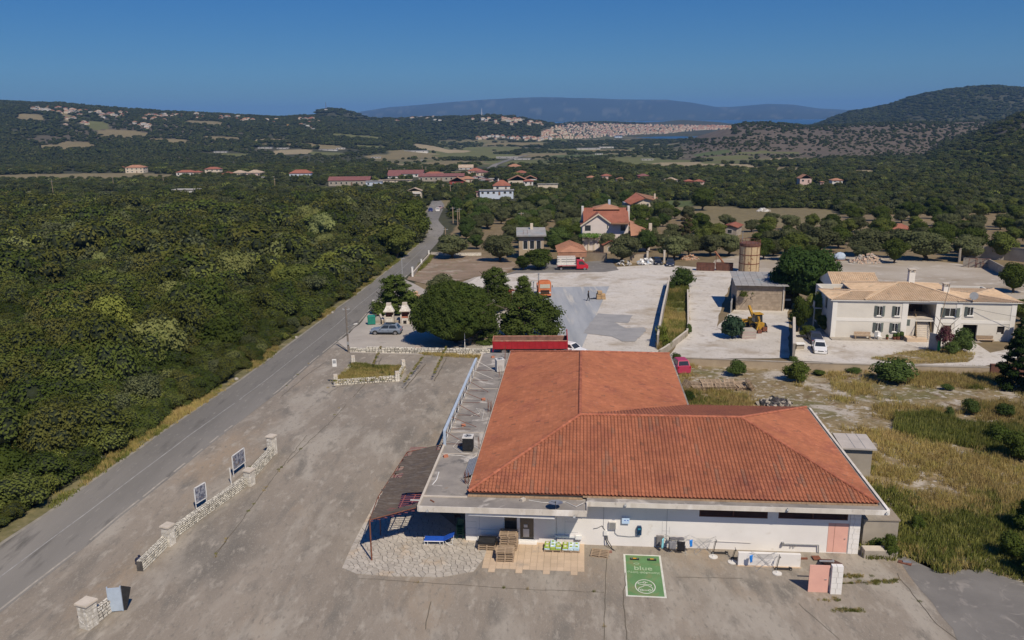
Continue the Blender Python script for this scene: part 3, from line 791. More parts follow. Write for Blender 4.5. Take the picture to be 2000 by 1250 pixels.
# charging bay ------------------------------------------------------------------
bay=[G(1216,1082),G(1288,1085),G(1306,1168),G(1223,1166)]
bc=sum((p for p in bay),Vector())/4
brz=math.atan2((bay[1]-bay[0]).y,(bay[1]-bay[0]).x)
ev=empty('charging_bay',(bc.x,bc.y,0),brz);tag(ev,'green painted charging bay with white border and lettering',kind='structure')
BW,BL=2.5,5.05
b=MB();b.box((0,0,.010),(BW,BL,.008));b.build('border',MT['linewhite'],ev)
b=MB();b.box((0,0,.0155),(BW-.26,BL-.26,.007));b.build('painted_surface',MT['evgreen'],ev)
def txt(body,size,loc,m,parent,name='lettering',ext=.002,rot=(0,0,0),bold=0.0,align='CENTER'):
 cu_=bpy.data.curves.new(name,'FONT');cu_.body=body;cu_.size=size;cu_.align_x=align;cu_.align_y='CENTER'
 cu_.extrude=ext;cu_.offset=bold;cu_.resolution_u=3
 o=bpy.data.objects.new(name,cu_);COL.objects.link(o);o.parent=parent;o.location=loc;o.rotation_euler=rot
 cu_.materials.append(m);return o
txt('blue',.72,(-.02,.78,.0215),MT['linefaint'],ev,bold=.004)
txt('\u03b8\u03ad\u03c3\u03b7 \u03c6\u03cc\u03c1\u03c4\u03b9\u03c3\u03b7\u03c2',.30,(0,.28,.0215),MT['linefaint'],ev,bold=.006)
b=MB()
def flatline(b,pts,w,z=.0205,closed=False):
 n=len(pts);rng=range(n if closed else n-1)
 for i in rng:
  a=Vector((*pts[i],z));c_=Vector((*pts[(i+1)%n],z));d=(c_-a).normalized();s_=Vector((-d.y,d.x,0))*w/2
  b.add([a+s_,a-s_,c_-s_,c_+s_],[(0,1,2,3)])
flatline(b,[(-.62,1.28),(-.55,1.40),(-.40,1.45),(-.25,1.38),(-.30,1.28),(-.45,1.24),(-.58,1.32)],.04)
b.build('leaf_mark',MT['linefaint'],ev)
b=MB();cc=(0,-1.35)
flatline(b,[(cc[0]+.62*math.cos(a/24*2*math.pi),cc[1]+.78*math.sin(a/24*2*math.pi))for a in range(24)],.06,closed=True)
b.build('ring_mark',MT['linewhite'],ev)
b=MB()
car_=[(-.42,-.30),(-.42,-.14),(-.33,-.05),(-.16,.02),(-.05,.13),(.18,.13),(.34,.02),(.44,-.06),(.44,-.30)]
flatline(b,[(cc[0]+x,cc[1]+y*1.25-.05)for x,y in car_],.05)
for wx in(-.24,.26):
 flatline(b,[(cc[0]+wx+.085*math.cos(a*.785),cc[1]-.42+.10*math.sin(a*.785))for a in range(8)],.045,closed=True)
flatline(b,[(cc[0]-.15,cc[1]-.42),(cc[0]+.17,cc[1]-.42)],.05)
flatline(b,[(cc[0]+x,cc[1]+y)for x,y in[(.36,.05),(.40,.20),(.25,.22),(-.2,.20),(-.42,.28),(-.45,.40),(-.3,.45),(-.12,.44)]],.05)
flatline(b,[(cc[0]-.03+.09*math.cos(a*.785),cc[1]+.46+.10*math.sin(a*.785))for a in range(8)],.05,closed=True)
flatline(b,[(cc[0]+.06,cc[1]+.47),(cc[0]+.18,cc[1]+.47)],.05)
b.build('car_mark',MT['linewhite'],ev)
for i,sx in enumerate((-.52,.62)):
 t=empty('wheel_stop',(0,0,0));p=ev.matrix_basis@Vector((sx,1.86,0));
 c_,s_=math.cos(brz),math.sin(brz)
 t.location=(bc.x+sx*c_-1.86*s_,bc.y+sx*s_+1.86*c_,.019);t.rotation_euler=(0,0,brz)
 tag(t,['black rubber wheel stop at the left side of the green bay','black rubber wheel stop at the right side of the green bay'][i],'wheel stop','wheel stops of the charging bay')
 b=MB();b.side([(-.30,0),(.30,0),(.28,.09),(-.28,.09)],-.075,.075);b.build('body',MT['black'],t)
 b=MB();b.box((0,0,.093),(.24,.09,.006));b.build('reflector',MT['yellow'],t)
 for q_ in(-1,1):
  b=MB();b.lathe([(.035,0),(.035,.005)],(q_*.2,0,.09),8);b.build('bolt',MT['steel'],t)
  # ================================================================ the shop building
shop=empty('shop_building',OB,RB,'low white shop with a large orange tiled hip roof','building')
def wall_mesh(b,L,Hh,th,holes,mi=0):
 """wall in x,z with real openings; front face at y=0, back at y=th"""
 xs=sorted(set([0,L]+[h for q_ in holes for h in(q_[0],q_[2])]));zs=sorted(set([0,Hh]+[h for q_ in holes for h in(q_[1],q_[3])]))
 solid={}
 for i in range(len(xs)-1):
  for j in range(len(zs)-1):
   cx=(xs[i]+xs[i+1])/2;cz=(zs[j]+zs[j+1])/2
   solid[i,j]=not any(h[0]<cx<h[2]and h[1]<cz<h[3]for h in holes)
 for(i,j),s_ in solid.items():
  if not s_:continue
  x0,x1,z0,z1=xs[i],xs[i+1],zs[j],zs[j+1]
  b.add([(x0,0,z0),(x1,0,z0),(x1,0,z1),(x0,0,z1)],[(0,1,2,3)],mi)
  b.add([(x0,th,z0),(x1,th,z0),(x1,th,z1),(x0,th,z1)],[(3,2,1,0)],mi)
  if not solid.get((i-1,j),False):b.add([(x0,0,z0),(x0,0,z1),(x0,th,z1),(x0,th,z0)],[(0,1,2,3)],mi)
  if not solid.get((i+1,j),False):b.add([(x1,0,z0),(x1,th,z0),(x1,th,z1),(x1,0,z1)],[(0,1,2,3)],mi)
  if not solid.get((i,j-1),False):b.add([(x0,0,z0),(x0,th,z0),(x1,th,z0),(x1,0,z0)],[(0,1,2,3)],mi)
  if not solid.get((i,j+1),False):b.add([(x0,0,z1),(x1,0,z1),(x1,th,z1),(x0,th,z1)],[(0,1,2,3)],mi)
 return b
def moved(o,loc,rz=0):
 o.location=loc;o.rotation_euler=(0,0,rz);return o
YW=-.55
b=MB();wall_mesh(b,26.1,3.5,.25,[(2.64,.14,4.88,2.45),(16.05,2.40,20.60,2.98),(21.30,2.44,25.85,3.02),(24.63,.05,25.96,2.22)])
fwall=moved(b.build('wall',MT['whitewall'],shop),(0,YW,0))
# white block quoins at the right corner, alternate bond, a few millimetres proud
for k in range(9):
 for j in range(2):
  off=.30 if k%2==0 else .22
  w0=off if j==0 else .70-off
  x0=26.0+(0 if j==0 else off)
  b=MB();b.box((x0+w0/2,YW+.10,.19+k*.37),(w0-.018,.30,.352));b.build('quoin_block',MT['whitewall'],shop)
b=MB();b.box((26.35,YW+.115,1.7),(.69,.26,3.38));b.build('quoin_core',MT['mortar'],shop)
# left pier of the porch, joints, plinth
for k in range(6):
 b=MB();b.box((.38,YW-.012,.27+k*.50),(.74,.03,.485));b.build('pier_block',MT['whitewall'],shop)
b=MB();b.box((-.33,YW+.18,2.72),(.34,.3,.66));b.build('beam_end',MT['whitewall'],shop)
b=MB();b.box((13.0,16.6,1.7),(.22,33.6,3.4));
b=MB()
b.box((26.55,8.1,1.73),(.25,16.9,3.46));b.box((21.9,16.55,1.73),(9.1,.25,3.46));b.box((17.2,24.8,1.73),(.25,16.2,3.46));b.box((8.8,32.9,1.73),(16.9,.25,3.46));b.box((.13,16.5,1.73),(.25,32.6,3.46))
b.build('side_wall',MT['whitewall'],shop)
b=MB();b.box((8.8,16,.02),(17,32,.04));b.build('inside_floor',MT['dark'],shop)
# roof slabs with their stained edges
b=MB();b.prism([(-2.86,-2.45),(8.40,-2.45),(8.40,1.2),(0.4,1.2),(0.4,34.3),(-2.95,34.3)],3.14,3.54);sl=b.build('roof_slab',[MT['slabtop']],shop)
b=MB();b.box((2.77,-2.47,3.34),(11.30,.06,.42));b.build('fascia',MT['fascia'],shop)
b=MB();b.box((-2.93,15.9,3.34),(.06,36.7,.42));b.build('fascia',MT['fascia'],shop)
b=MB();b.box((-2.86,15.9,3.58),(.16,36.6,.09));b.build('slab_kerb',MT['capstone'],shop)
b=MB();b.prism([(8.43,-1.5),(28.05,-1.5),(28.05,17.7),(17.6,17.7),(17.6,34.0),(8.43,34.0)],3.46,3.72);b.build('roof_slab',[MT['slabtop']],shop)
b=MB();b.box((18.23,-1.525,3.58),(19.70,.06,.34));b.build('fascia',MT['fascia'],shop)
b=MB();b.box((28.08,8.1,3.60),(.06,19.3,.36));b.box((27.98,8.1,3.76),(.14,19.2,.10));b.build('fascia',MT['fascia'],shop)
b=MB();b.box((8.43,-1.98,3.52),(.05,.94,.36));b.build('slab_step',MT['fascia'],shop)
b=MB();b.box((.22,17.2,3.68),(.14,33.8,.26));b.build('roof_kerb',MT['capstone'],shop)
b=MB();b.box((-1.3,-1.02,3.575),(3.1,.14,.07));b.build('slab_curb',MT['capstone'],shop)
# course of thin bricks under the front eave: each brick by itself
bk=MB();bk.box((0,0,0),(.315,.14,.10));bkm=bk.mesh('brick',mat('thin clay brick',(.42,.30,.19),(.34,.23,.15),scale=3,rand=.12))
for i in range(83):
 o=link('brick',bkm,shop);o.location=(.42+i*.329,-.84+rp.random()*.01,3.60 if i<24 else 3.775)
b=MB();b.box((14.0,-.70,3.70),(27.4,.12,.30));b.build('brick_backing',MT['mortar'],shop)
# ---- tiles
E0=3.90;ZR=6.15
def tiled(name,parent,eave_a,eave_b,up_in,ridge_pt,foot,m,tw=.262,tl=.36,seed=0,hgt_=.075,cols_=4,streak=.0,kind='stuff'):
 """overlapping clay tiles on one slope. eave_a, eave_b: eave line (x,y,z); ridge_pt: any point of the upper edge; foot: convex footprint in x,y"""
 a=Vector(eave_a);b_=Vector(eave_b);u=(b_-a).normalized();r=Vector(ridge_pt)-a
 v=(r-u*r.dot(u)).normalized();n=u.cross(v).normalized()
 if n.z<0:n=-n
 us=[(Vector((p[0],p[1],0))-Vector((a.x,a.y,0))).dot(u)for p in foot]
 u0,u1=min(us),max(us);vl_=max((Vector((p[0],p[1],0))-Vector((a.x,a.y,0))).dot(Vector((v.x,v.y,0)).normalized())for p in foot)/math.hypot(v.x,v.y)
 nu=int((u1-u0)/tw)+2;nv=int(vl_/tl)+2
 r_=np.random.RandomState(seed)
 prof2=[(0,0),(.14,.75),(.32,1),(.50,.75),(.62,0),(.99,0)]
 ii,jj=np.meshgrid(np.arange(nu),np.arange(nv),indexing='ij');ii=ii.reshape(-1);jj=jj.reshape(-1);nt_=len(ii)
 V=np.zeros((nt_,12,3));au=np.array(u);av=np.array(v);an=np.array(n);a0=np.array(a)
 lift=r_.rand(nt_)*.008
 for e,(vv,lf)in enumerate(((-.04,.026),(1.0,.0))):
  for k,(pu,ph)in enumerate(prof2):
   q_=a0+np.outer(u0+(ii+pu)*tw,au)+np.outer((jj+vv)*tl,av)+np.outer(ph*hgt_+lf+lift,an)
   V[:,e*6+k]=q_
 bm=bmesh.new()
 me=bpy.data.meshes.new(name)
 F_=[]
 for k in range(5):F_.append([k,k+1,7+k,6+k])
 base=(np.arange(nt_)*12)[:,None,None]+np.array(F_)[None]
 q4=base.reshape(-1,4)
 me.vertices.add(nt_*12);me.vertices.foreach_set('co',V.reshape(-1).astype(np.float32))
 me.loops.add(q4 .size);me.loops.foreach_set('vertex_index',q4 .reshape(-1));me.polygons.add(len(q4));me.polygons.foreach_set('loop_start',np.arange(len(q4))*4)
 me.update(calc_edges=True)
 ca_=me.color_attributes.new('tint','FLOAT_COLOR','CORNER')
 tone=.90+.18*r_.rand(nt_)
 odd=r_.rand(nt_)
 wave=fbm(ii*.12+seed,jj*.035+seed*3,3)
 tone*=(.90+.28*wave)
 colr=np.stack([tone,tone,tone,np.ones(nt_)],1)
 gr=(odd<.012)
 colr[gr,:3]=np.array([.85,.95,1.05])*.85
 if streak>0:
  for s_ in range(int(streak)):
   i_=r_.randint(0,nu);j_=r_.randint(0,nv);hit=(ii==i_)&(jj>=j_)&(jj<j_+r_.randint(2,6))
   colr[hit,:3]=[.86,1.05,1.2]
 ca_.data.foreach_set('color',np.repeat(colr,20,0).reshape(-1))
 bm.from_mesh(me)
 ccx=sum(p[0]for p in foot)/len(foot);ccy=sum(p[1]for p in foot)/len(foot)
 for i in range(len(foot)):
  p=foot[i];q_=foot[(i+1)%len(foot)]
  ex,ey=q_[0]-p[0],q_[1]-p[1]
  if abs((p[0]-a.x)*(b_.y-a.y)-(p[1]-a.y)*(b_.x-a.x))<1e-3*50 and abs((q_[0]-a.x)*(b_.y-a.y)-(q_[1]-a.y)*(b_.x-a.x))<1e-3*50:continue
  nx,ny=ey,-ex
  if nx*(ccx-p[0])+ny*(ccy-p[1])>0:nx,ny=-nx,-ny
  bmesh.ops.bisect_plane(bm,geom=bm.verts[:]+bm.edges[:]+bm.faces[:],plane_co=(p[0],p[1],0),plane_no=(nx,ny,0),clear_outer=True,dist=1e-5)
 bm.to_mesh(me);bm.free();me.materials.append(m)
 o=link(name,me,parent)
 if kind:o['kind']=kind
 return o
A_,Bq,Cq,D_=(.30,-.85),(27.58,-.85),(27.58,17.45),(17.35,17.45)
Eq,Fq=(17.35,33.6),(.30,33.6)
RL_,RRt,RBk=(7.9,8.5),(20.3,8.6),(7.9,26.2)
def z3(p,z):return(p[0],p[1],z)
tiled('roof_tiles',shop,z3(A_,E0),z3(Bq,E0),0,z3(RL_,ZR),[A_,Bq,RRt,RL_],MT['tile'],seed=1,streak=46)
tiled('roof_tiles',shop,z3(Bq,E0),z3(Cq,E0),0,z3(RRt,ZR),[Bq,Cq,RRt],MT['tile'],seed=2,hgt_=.055)
tiled('roof_tiles',shop,z3(Cq,E0),z3(D_,E0),0,z3(RRt,ZR),[Cq,D_,RL_,RRt],MT['tile'],seed=3)
tiled('roof_tiles',shop,z3(Fq,E0),z3(A_,E0),0,z3(RL_,ZR),[Fq,A_,RL_,RBk],MT['tile'],seed=4,hgt_=.055)
tiled('roof_tiles',shop,z3(D_,E0),z3(Eq,E0),0,z3(RBk,ZR),[D_,Eq,RBk,RL_],MT['tile'],seed=5,hgt_=.055)
tiled('roof_tiles',shop,z3(Eq,E0),z3(Fq,E0),0,z3(RBk,ZR),[Eq,Fq,RBk],MT['tile'],seed=6)
# bedding below the tiles so that nothing shines through
b=MB()
def zz(p,z):return(p[0],p[1],z)
b.add([zz(A_,E0-.05),zz(Bq,E0-.05),zz(Cq,E0-.05),zz(D_,E0-.05),zz(Eq,E0-.05),zz(Fq,E0-.05),zz(RL_,ZR-.04),zz(RRt,ZR-.04),zz(RBk,ZR-.04)],[(0,1,7,6),(1,2,7),(2,3,6,7),(3,4,8,6),(4,5,8),(5,0,6,8),(5,4,3,2,1,0)])
b.build('roof_bedding',MT['rust'],shop)
# ridge and hip tiles, one by one
rt=MB()
arc=[(math.cos(a)*.13,math.sin(a)*.10)for a in np.linspace(0,math.pi,6)]
rt.add([(-.22,x*1.12,z*1.15)for x,z in arc]+[(.22,x,z)for x,z in arc],[(k,k+1,7+k,6+k)for k in range(5)])
rtm=rt.mesh('ridge_tile',mat('ridge tile clay',(.42,.15,.085),(.30,.10,.06),scale=2,rand=.15))
def ridge_line(p,q_,parent,name='ridge_tile',m_=rtm,step=.36,lift=.05,sc=1):
 p=Vector(p);q_=Vector(q_);d=q_-p;n=int(d.length/step)
 rz=math.atan2(d.y,d.x);ry=-math.atan2(d.z,math.hypot(d.x,d.y))
 for i in range(n):
  o=link(name,m_,parent);o.location=p+d*((i+.5)/n)+Vector((0,0,lift));o.rotation_euler=(0,ry,rz);o.scale=(sc,sc,sc)
for p,q_ in((z3(A_,E0),z3(RL_,ZR)),(z3(Bq,E0),z3(RRt,ZR)),(z3(Cq,E0),z3(RRt,ZR)),(z3(RL_,ZR),z3(RRt,ZR)),(z3(RL_,ZR),z3(RBk,ZR)),(z3(Fq,E0),z3(RBk,ZR)),(z3(Eq,E0),z3(RBk,ZR))):
 ridge_line(p,q_,shop)
# sliding door
f=MB()
f.box((2.69,0,1.30),(.10,.10,2.30));f.box((4.83,0,1.30),(.10,.10,2.30));f.box((3.72,0,1.30),(.22,.08,2.30));f.box((3.76,0,2.40),(2.2,.10,.10));f.box((3.76,-.01,.20),(2.2,.12,.10))
dr=moved(f.build('sliding_door',MT['white'],shop),(0,YW+.08,0))
for x0,x1 in((2.75,3.60),(3.84,4.77)):
 g_=MB();g_.box(((x0+x1)/2,.02,1.30),(x1-x0,.02,2.1));g_.build('pane',MT['glass'],dr)
b=MB();b.box((4.25,-.015,.72),(.42,.02,.62));b.box((4.22,-.015,1.25),(.26,.02,.22));b.build('notice',MT['offwhite'],dr)
b=MB();b.box((3.76,YW-.16,.07),(2.5,.34,.14));b.build('step',MT['whitewall'],shop)
# white panels standing at the foot of the left wall
b=MB();b.box((1.62,YW-.03,.47),(1.55,.05,.94));b.build('plinth_panel',MT['white'],shop)
# high windows
for x0,x1,z0,z1 in((16.05,20.60,2.40,2.98),(21.30,25.85,2.44,3.02)):
 f=MB();w_=x1-x0
 for zc in(z0+.04,z1-.03):f.box(((x0+x1)/2,0,zc),(w_,.10,.07))
 for xc in(x0+.04,x0+w_*.5,x1-.04):f.box((xc,0,(z0+z1)/2),(.07,.09,z1-z0))
 wf=moved(f.build('window',MT['brown'],shop),(0,YW+.06,0))
 for k in range(6):
  s_=MB();s_.box((0,0,0),(w_-.1,.07,.012),rx=R_(40));o=s_.build('slat',MT['brown'],wf);o.location=((x0+x1)/2,.03,z0+.11+k*.08)
 s_=MB();s_.box(((x0+x1)/2,.12,(z0+z1)/2),(w_-.02,.02,z1-z0));s_.build('pane',MT['dark'],wf)
# pink door
b=MB();b.box((25.295,YW+.03,1.135),(1.29,.05,2.14));pd=b.build('door',MT['pink'],shop,label='salmon pink metal door')
b=MB();b.box((25.78,YW-.02,1.1),(.10,.05,.03));b.build('handle',MT['steel'],pd)
b=MB();b.box((25.06,YW-.002,1.135),(.01,.01,2.1));b.build('joint',MT['brown'],pd)
# awning rolled under the front slab
b=MB();b.tube((.45,-2.25,3.02),(6.3,-2.25,2.95),.09,n=8);aw=b.build('awning',MT['bluesteel'],shop)
b=MB();b.box((3.4,-2.33,2.93),(5.8,.03,.16),ry=R_(.7));b.build('awning_edge',MT['white'],aw)
b=MB();b.path([(6.3,-2.2,2.93),(7.2,-1.9,2.80),(8.1,-2.2,2.86),(7.4,-2.35,3.0),(6.5,-2.25,2.97)],.035);b.build('awning_arm',MT['white'],aw)
# floodlights below the slab edges, satellite dish, boxes and cables on the wall
def flood(x,y,z):
 b=MB();b.box((x,y,z),(.16,.12,.13),rx=R_(-30));b.box((x,y+.07,z+.07),(.04,.10,.10));b.build('floodlight',MT['greysteel'],shop)
for x,y,z in((-2.25,-2.56,3.22),(7.6,-2.56,3.12),(11.0,-1.62,3.60),(21.6,-1.62,3.62),(27.9,-1.62,3.55)):flood(x,y,z)
def shopthing(name,label,cat,x,y,z=0,rz=0,group=None):
 p=B(x,y,z);return empty(name,p,RB+rz,label,cat,group)
t=shopthing('satellite_dish','oval white satellite dish at the front edge of the slab','satellite dish',6.36,-2.20,3.54)
b=MB();b.tube((0,0,0),(0,0,.55),.025);b.tube((0,0,.2),(.0,-.30,.0),.015);b.build('mast',MT['steel'],t)
b=MB();prf=[(0.0,.0)];vs=[];fs=[]
for j in range(5):
 for k in range(16):
  r_=.46*j/4;a=k*math.pi/8;vs.append((r_*math.cos(a)*1.05,r_*math.sin(a),.10*(j/4)**2))
for j in range(4):
 for k in range(16):fs.append((j*16+k,j*16+(k+1)%16,(j+1)*16+(k+1)%16,(j+1)*16+k))
b.add(vs,fs);d_=b.build('reflector',MT['steel'],t,smooth=True);d_.location=(0,-.12,.38);d_.rotation_euler=(R_(-6),0,0)
b=MB();b.tube((0,-.30,.30),(0,-.72,.78),.014);b.tube((0,-.72,.78),(-.28,-.60,.78),.012);b.box((0,-.72,.80),(.07,.09,.07));b.build('feed_arm',MT['black'],t)
b=MB();b.box((10.21,YW-.08,1.58),(.50,.16,.54));mb_=b.build('meter_box',MT['offwhite'],shop)
b=MB();b.box((10.21,YW-.17,1.58),(.42,.02,.46));b.build('meter_door',MT['steel'],mb_)
b=MB();b.box((9.75,YW-.05,.98),(.26,.10,.34));b.build('junction_box',MT['white'],shop)
t=shopthing('charger','dark blue wallbox charger on the white wall','charger',12.04,YW-.02,0)
b=MB();b.side([(-.15,.95),(.15,.95),(.17,1.5),(.12,1.6),(-.12,1.6),(-.17,1.5)],-.16,0);b.build('body',plain('dark blue shell',(.015,.05,.12),.35),t)
b=MB();b.box((0,-.165,1.42),(.18,.01,.08));b.build('screen',plain('cyan lit label',(.05,.35,.5),.3),t)
b=MB();b.tube((.0,-.17,1.2),(0,-.22,1.2),.05,n=8);b.build('socket',MT['black'],t)
b=MB();b.path([(10.4,YW-.05,1.3),(10.4,YW-.05,1.0),(10.6,YW-.05,.82),(11.4,YW-.05,.76),(11.9,YW-.05,.80),(12.02,YW-.05,.95)],.018);b.build('cable',MT['greysteel'],shop)
b=MB();b.path([(8.9,YW-.03,1.25),(9.2,YW-.03,1.32),(9.5,YW-.03,1.5),(9.72,YW-.03,1.15)],.016);b.path([(9.72,YW-.05,.82),(9.75,YW-.12,.5),(10.0,YW-.4,.15),(10.35,YW-.7,.03)],.035);b.path([(9.85,YW-.05,.82),(9.9,YW-.12,.45),(10.2,YW-.45,.1)],.03);b.build('cable',MT['black'],shop)
b=MB();b.path([(9.6,YW-.02,3.4),(9.6,YW-.02,1.35)],.012);b.path([(13.9,YW-.02,2.9),(16.0,YW-.02,2.9)],.01);b.path([(13.9,YW-.02,2.9),(13.9,YW-.02,.1)],.01);b.path([(6.36,-2.5,3.1),(6.36,YW-.02,2.0),(6.36,YW-.02,.3)],.012);b.build('cable',MT['greysteel'],shop)
t=shopthing('sign','small pale blue sign projecting from the white wall','sign',11.0,YW-.02,0)
b=MB();b.box((.1,-.12,1.98),(.52,.02,.42));b.build('plate',mat('pale blue sign print',(.45,.62,.85),(.55,.70,.88),scale=8),t)
b=MB();b.tube((-.14,0,2.22),(-.14,-.14,2.22),.015);b.tube((-.14,-.12,2.26),(-.14,-.12,2.05),.012);b.build('bracket',MT['black'],t)
b=MB();b.box((.05,-.132,2.02),(.12,.004,.05));b.box((.24,-.132,2.02),(.10,.004,.05));b.build('print',MT['blue'],t)
b=MB();b.box((7.0,YW-.09,.62),(1.5,.10,.14));b.box((7.9,YW-.12,.62),(.45,.18,.28));b.build('duct',MT['white'],shop)
# wall joints
b=MB();b.box((13.85,YW-.004,1.25),(.5,.01,.012));b.box((13.85,YW-.004,.85),(.5,.01,.012));b.box((13.6,YW-.004,1.5),(.012,.01,.9));b.box((14.1,YW-.004,1.3),(.012,.01,.5))
for zq in(.9,1.7):b.box((7.4,YW-.004,zq),(.9,.01,.012))
b.box((6.95,YW-.004,1.3),(.012,.01,2.4));b.box((.98,YW-.004,1.5),(.012,.01,3.0));b.build('wall_joint',MT['greysteel'],shop)
# ---- things on the flat slab: air conditioners, sign frame, rods, sheets
def slabthing(name,label,cat,x,y,rz=0,group=None):return shopthing(name,label,cat,x,y,3.54,rz,group)
def ac_unit(x,y,label,dark,hh=1.05,rz=0):
 t=slabthing('air_conditioner',label,'air conditioner',x,y,rz,'air conditioner units on the slab')
 s_=.78
 b=MB();b.box((0,0,.06+hh/2),(s_,s_,hh));b.build('housing',dark,t)
 b=MB()
 for k in range(9):b.box((0,0,.12+k*(hh-.12)/8.5),(s_+.03,s_+.03,.02))
 b.build('louvre',MT['steel']if dark is not MT['tarblack']else MT['black'],t)
 b=MB();b.box((0,0,hh+.09),(s_+.06,s_+.06,.07));b.build('lid',MT['offwhite'],t)
 b=MB();b.lathe([(.30,0),(.30,.02)],(0,0,hh+.125),14);b.build('fan_grille',MT['greysteel'],t)
 b=MB()
 for k in range(3):b.box((.13*math.cos(k*2.1),.13*math.sin(k*2.1),hh+.155),(.26,.07,.012),rz=k*2.1)
 b.build('fan',MT['black'],t)
 for q_ in((-1,-1),(1,-1),(1,1),(-1,1)):
  b=MB();b.box((q_[0]*.33,q_[1]*.33,.035),(.08,.08,.07));b.build('foot',MT['black'],t)
ac_unit(-.81,7.2,'dark grey air conditioner beside the middle of the flat slab',MT['tarblack'])
ac_unit(-.35,27.6,'white and grey air conditioner near the far end of the slab',MT['offwhite'],1.2,R_(20))
t=slabthing('roof_sign','long pale blue sign frame standing along the slab edge','sign frame',-2.80,8.0)
b=MB();FL=20.0
for z0 in(1.22,):b.box((0,FL/2,z0),(.22,FL,.14))
b.box((0,0,.62),(.20,.12,1.24));b.build('top_rail',MT['bluesteel'],t)
b=MB()
for k in range(21):b.tube((0,k,.05),(0,k,1.18),.02,n=4)
for k in range(20):b.tube((0,k,.1 if k%2 else 1.1),(0,k+1,1.1 if k%2 else .1),.014,n=4)
b.tube((0,0,.12),(0,FL,.12),.025,n=4);b.build('lattice',MT['steel'],t,kind='stuff')
for k in range(7):
 yy=.2+k*3.25
 b=MB();b.tube((0,yy,1.1),(2.0,yy+(.6 if k%2 else-.2),.03),.022,n=5);b.build('strut',MT['offwhite']if k in(6,5)else MT['rust'],t)
 b=MB();b.tube((0,yy,.06),(1.6,yy,.05),.018,n=4);b.build('tie',MT['rust'],t)
def rods(x,y,n,hh,label,seed):
 t=slabthing('rebar_bundle',label,'rebar');
def rodset(x,y,n,hh,label,seed):
 t=slabthing('rebar',label,'rebar',x,y,0,'rusty rods standing on the slab');r=random.Random(seed);b=MB()
 for k in range(n):
  q_=(r.uniform(-.16,.16),r.uniform(-.16,.16));b.tube((*q_,0),(q_[0]+r.uniform(-.12,.12),q_[1]+r.uniform(-.12,.12),hh*r.uniform(.7,1)),.016,n=4)
 b.build('rod',MT['rust'],t,kind='stuff')
rodset(-.1,1.2,9,1.15,'rusty rods standing by the front tile corner',1)
rodset(-.05,7.4,3,1.1,'few rusty rods behind the dark air conditioner',2)
rodset(-.1,15.8,9,1.2,'bundle of rusty rods halfway along the slab',3)
rodset(-.15,25.6,4,1.6,'tall rusty rods in front of the far air conditioner',4)
rodset(-.3,32.2,4,1.5,'rusty rods at the far end of the slab',5)
t=slabthing('corrugated_sheet','grey corrugated sheet leaning at the tile edge','metal sheet',.02,3.6)
b=MB()
for k in range(10):
 x0=-.5+k*.07
 b.add([(x0,-1.6,.03+(k%2)*.06+k*.03),(x0+.07,-1.6,.03+((k+1)%2)*.06+(k+1)*.03),(x0+.07,1.6,.03+((k+1)%2)*.06+(k+1)*.03),(x0,1.6,.03+(k%2)*.06+k*.03)],[(0,1,2,3)])
o=b.build('sheet',MT['steel'],t);sm=o.modifiers.new('thickness','SOLIDIFY');sm.thickness=.01
for i,(x,y,lb)in enumerate(((-2.35,5.7,'reddish block near the sign frame foot'),(-1.9,12.2,'single orange brick near the mid joint of the slab'),(-1.0,18.8,'orange brick in front of the rod bundle'),(-1.6,32.4,'pair of orange bricks at the far slab end'),(4.1,-1.25,'tan brick lying in front of the tile eave'),(-1.5,8.0,'orange brick beside the dark air conditioner'))):
 t=slabthing('brick',lb,'brick',x,y,rp.random());b=MB();b.box((0,0,.09),(.34,.22,.18));b.box((.12,.16,.06),(.22,.14,.12))if i==3 else None
 b.build('block',plain('clay block',(.50,.20,.12),.9)if i!=4 else MT['capstone'],t)
def cable_on_slab(pts,label,m_,r=.018):
 t=slabthing('cable',label,'cable',0,0);b=MB();b.path([(x,y,z)for x,y,z in pts],r);b.build('line',m_,t)
cable_on_slab([(-2.6,6.1,.03),(-1.2,6.0,.03),(-.3,5.4,.03),(.0,6.2,.03)],'pale cable looping in front of the dark air conditioner',MT['offwhite'],.03)
cable_on_slab([(-1.8,9.2,.03),(-2.1,7.6,.03),(-1.2,6.5,.03),(-.3,6.3,.03)],'white cable bending round the dark air conditioner',MT['offwhite'],.02)
cable_on_slab([(-2.4,2.9,.03),(-2.35,1.6,.03),(-2.5,.8,.03)],'short white pipe near the left slab edge',MT['white'],.035)
cable_on_slab([(-2.2,-1.6,.03),(-1.9,-1.9,.03)],'two dark rods lying on the front slab',MT['rust'],.05)
cable_on_slab([(4.5,-1.2,.03),(5.5,-1.5,.03),(7.0,-1.3,.03),(7.7,-2.0,.05),(8.2,-1.7,.2)],'white cable curling beside the satellite dish',MT['offwhite'],.022)
cable_on_slab([(-1.6,14.5,.03),(-.9,15.3,.03),(-1.4,16.5,.03),(-.6,16.0,.03),(-.5,13.5,.03)],'thin white hose coiled in the middle of the slab',MT['offwhite'],.02)
b=MB();b.box((-1.3,10.8,3.56),(2.9,.05,.03));b.box((-1.3,22.0,3.56),(2.9,.05,.03));b.box((-1.3,6.35,3.56),(2.9,.06,.03));b.build('slab_joint',MT['capstone'],shop)
# under the porch: back wall in deep shade
b=MB();b.box((-1.4,6.8,1.57),(2.6,.2,3.1));b.box((-2.75,20,1.57),(.2,26,3.1));b.build('porch_wall',MT['brown'],shop)
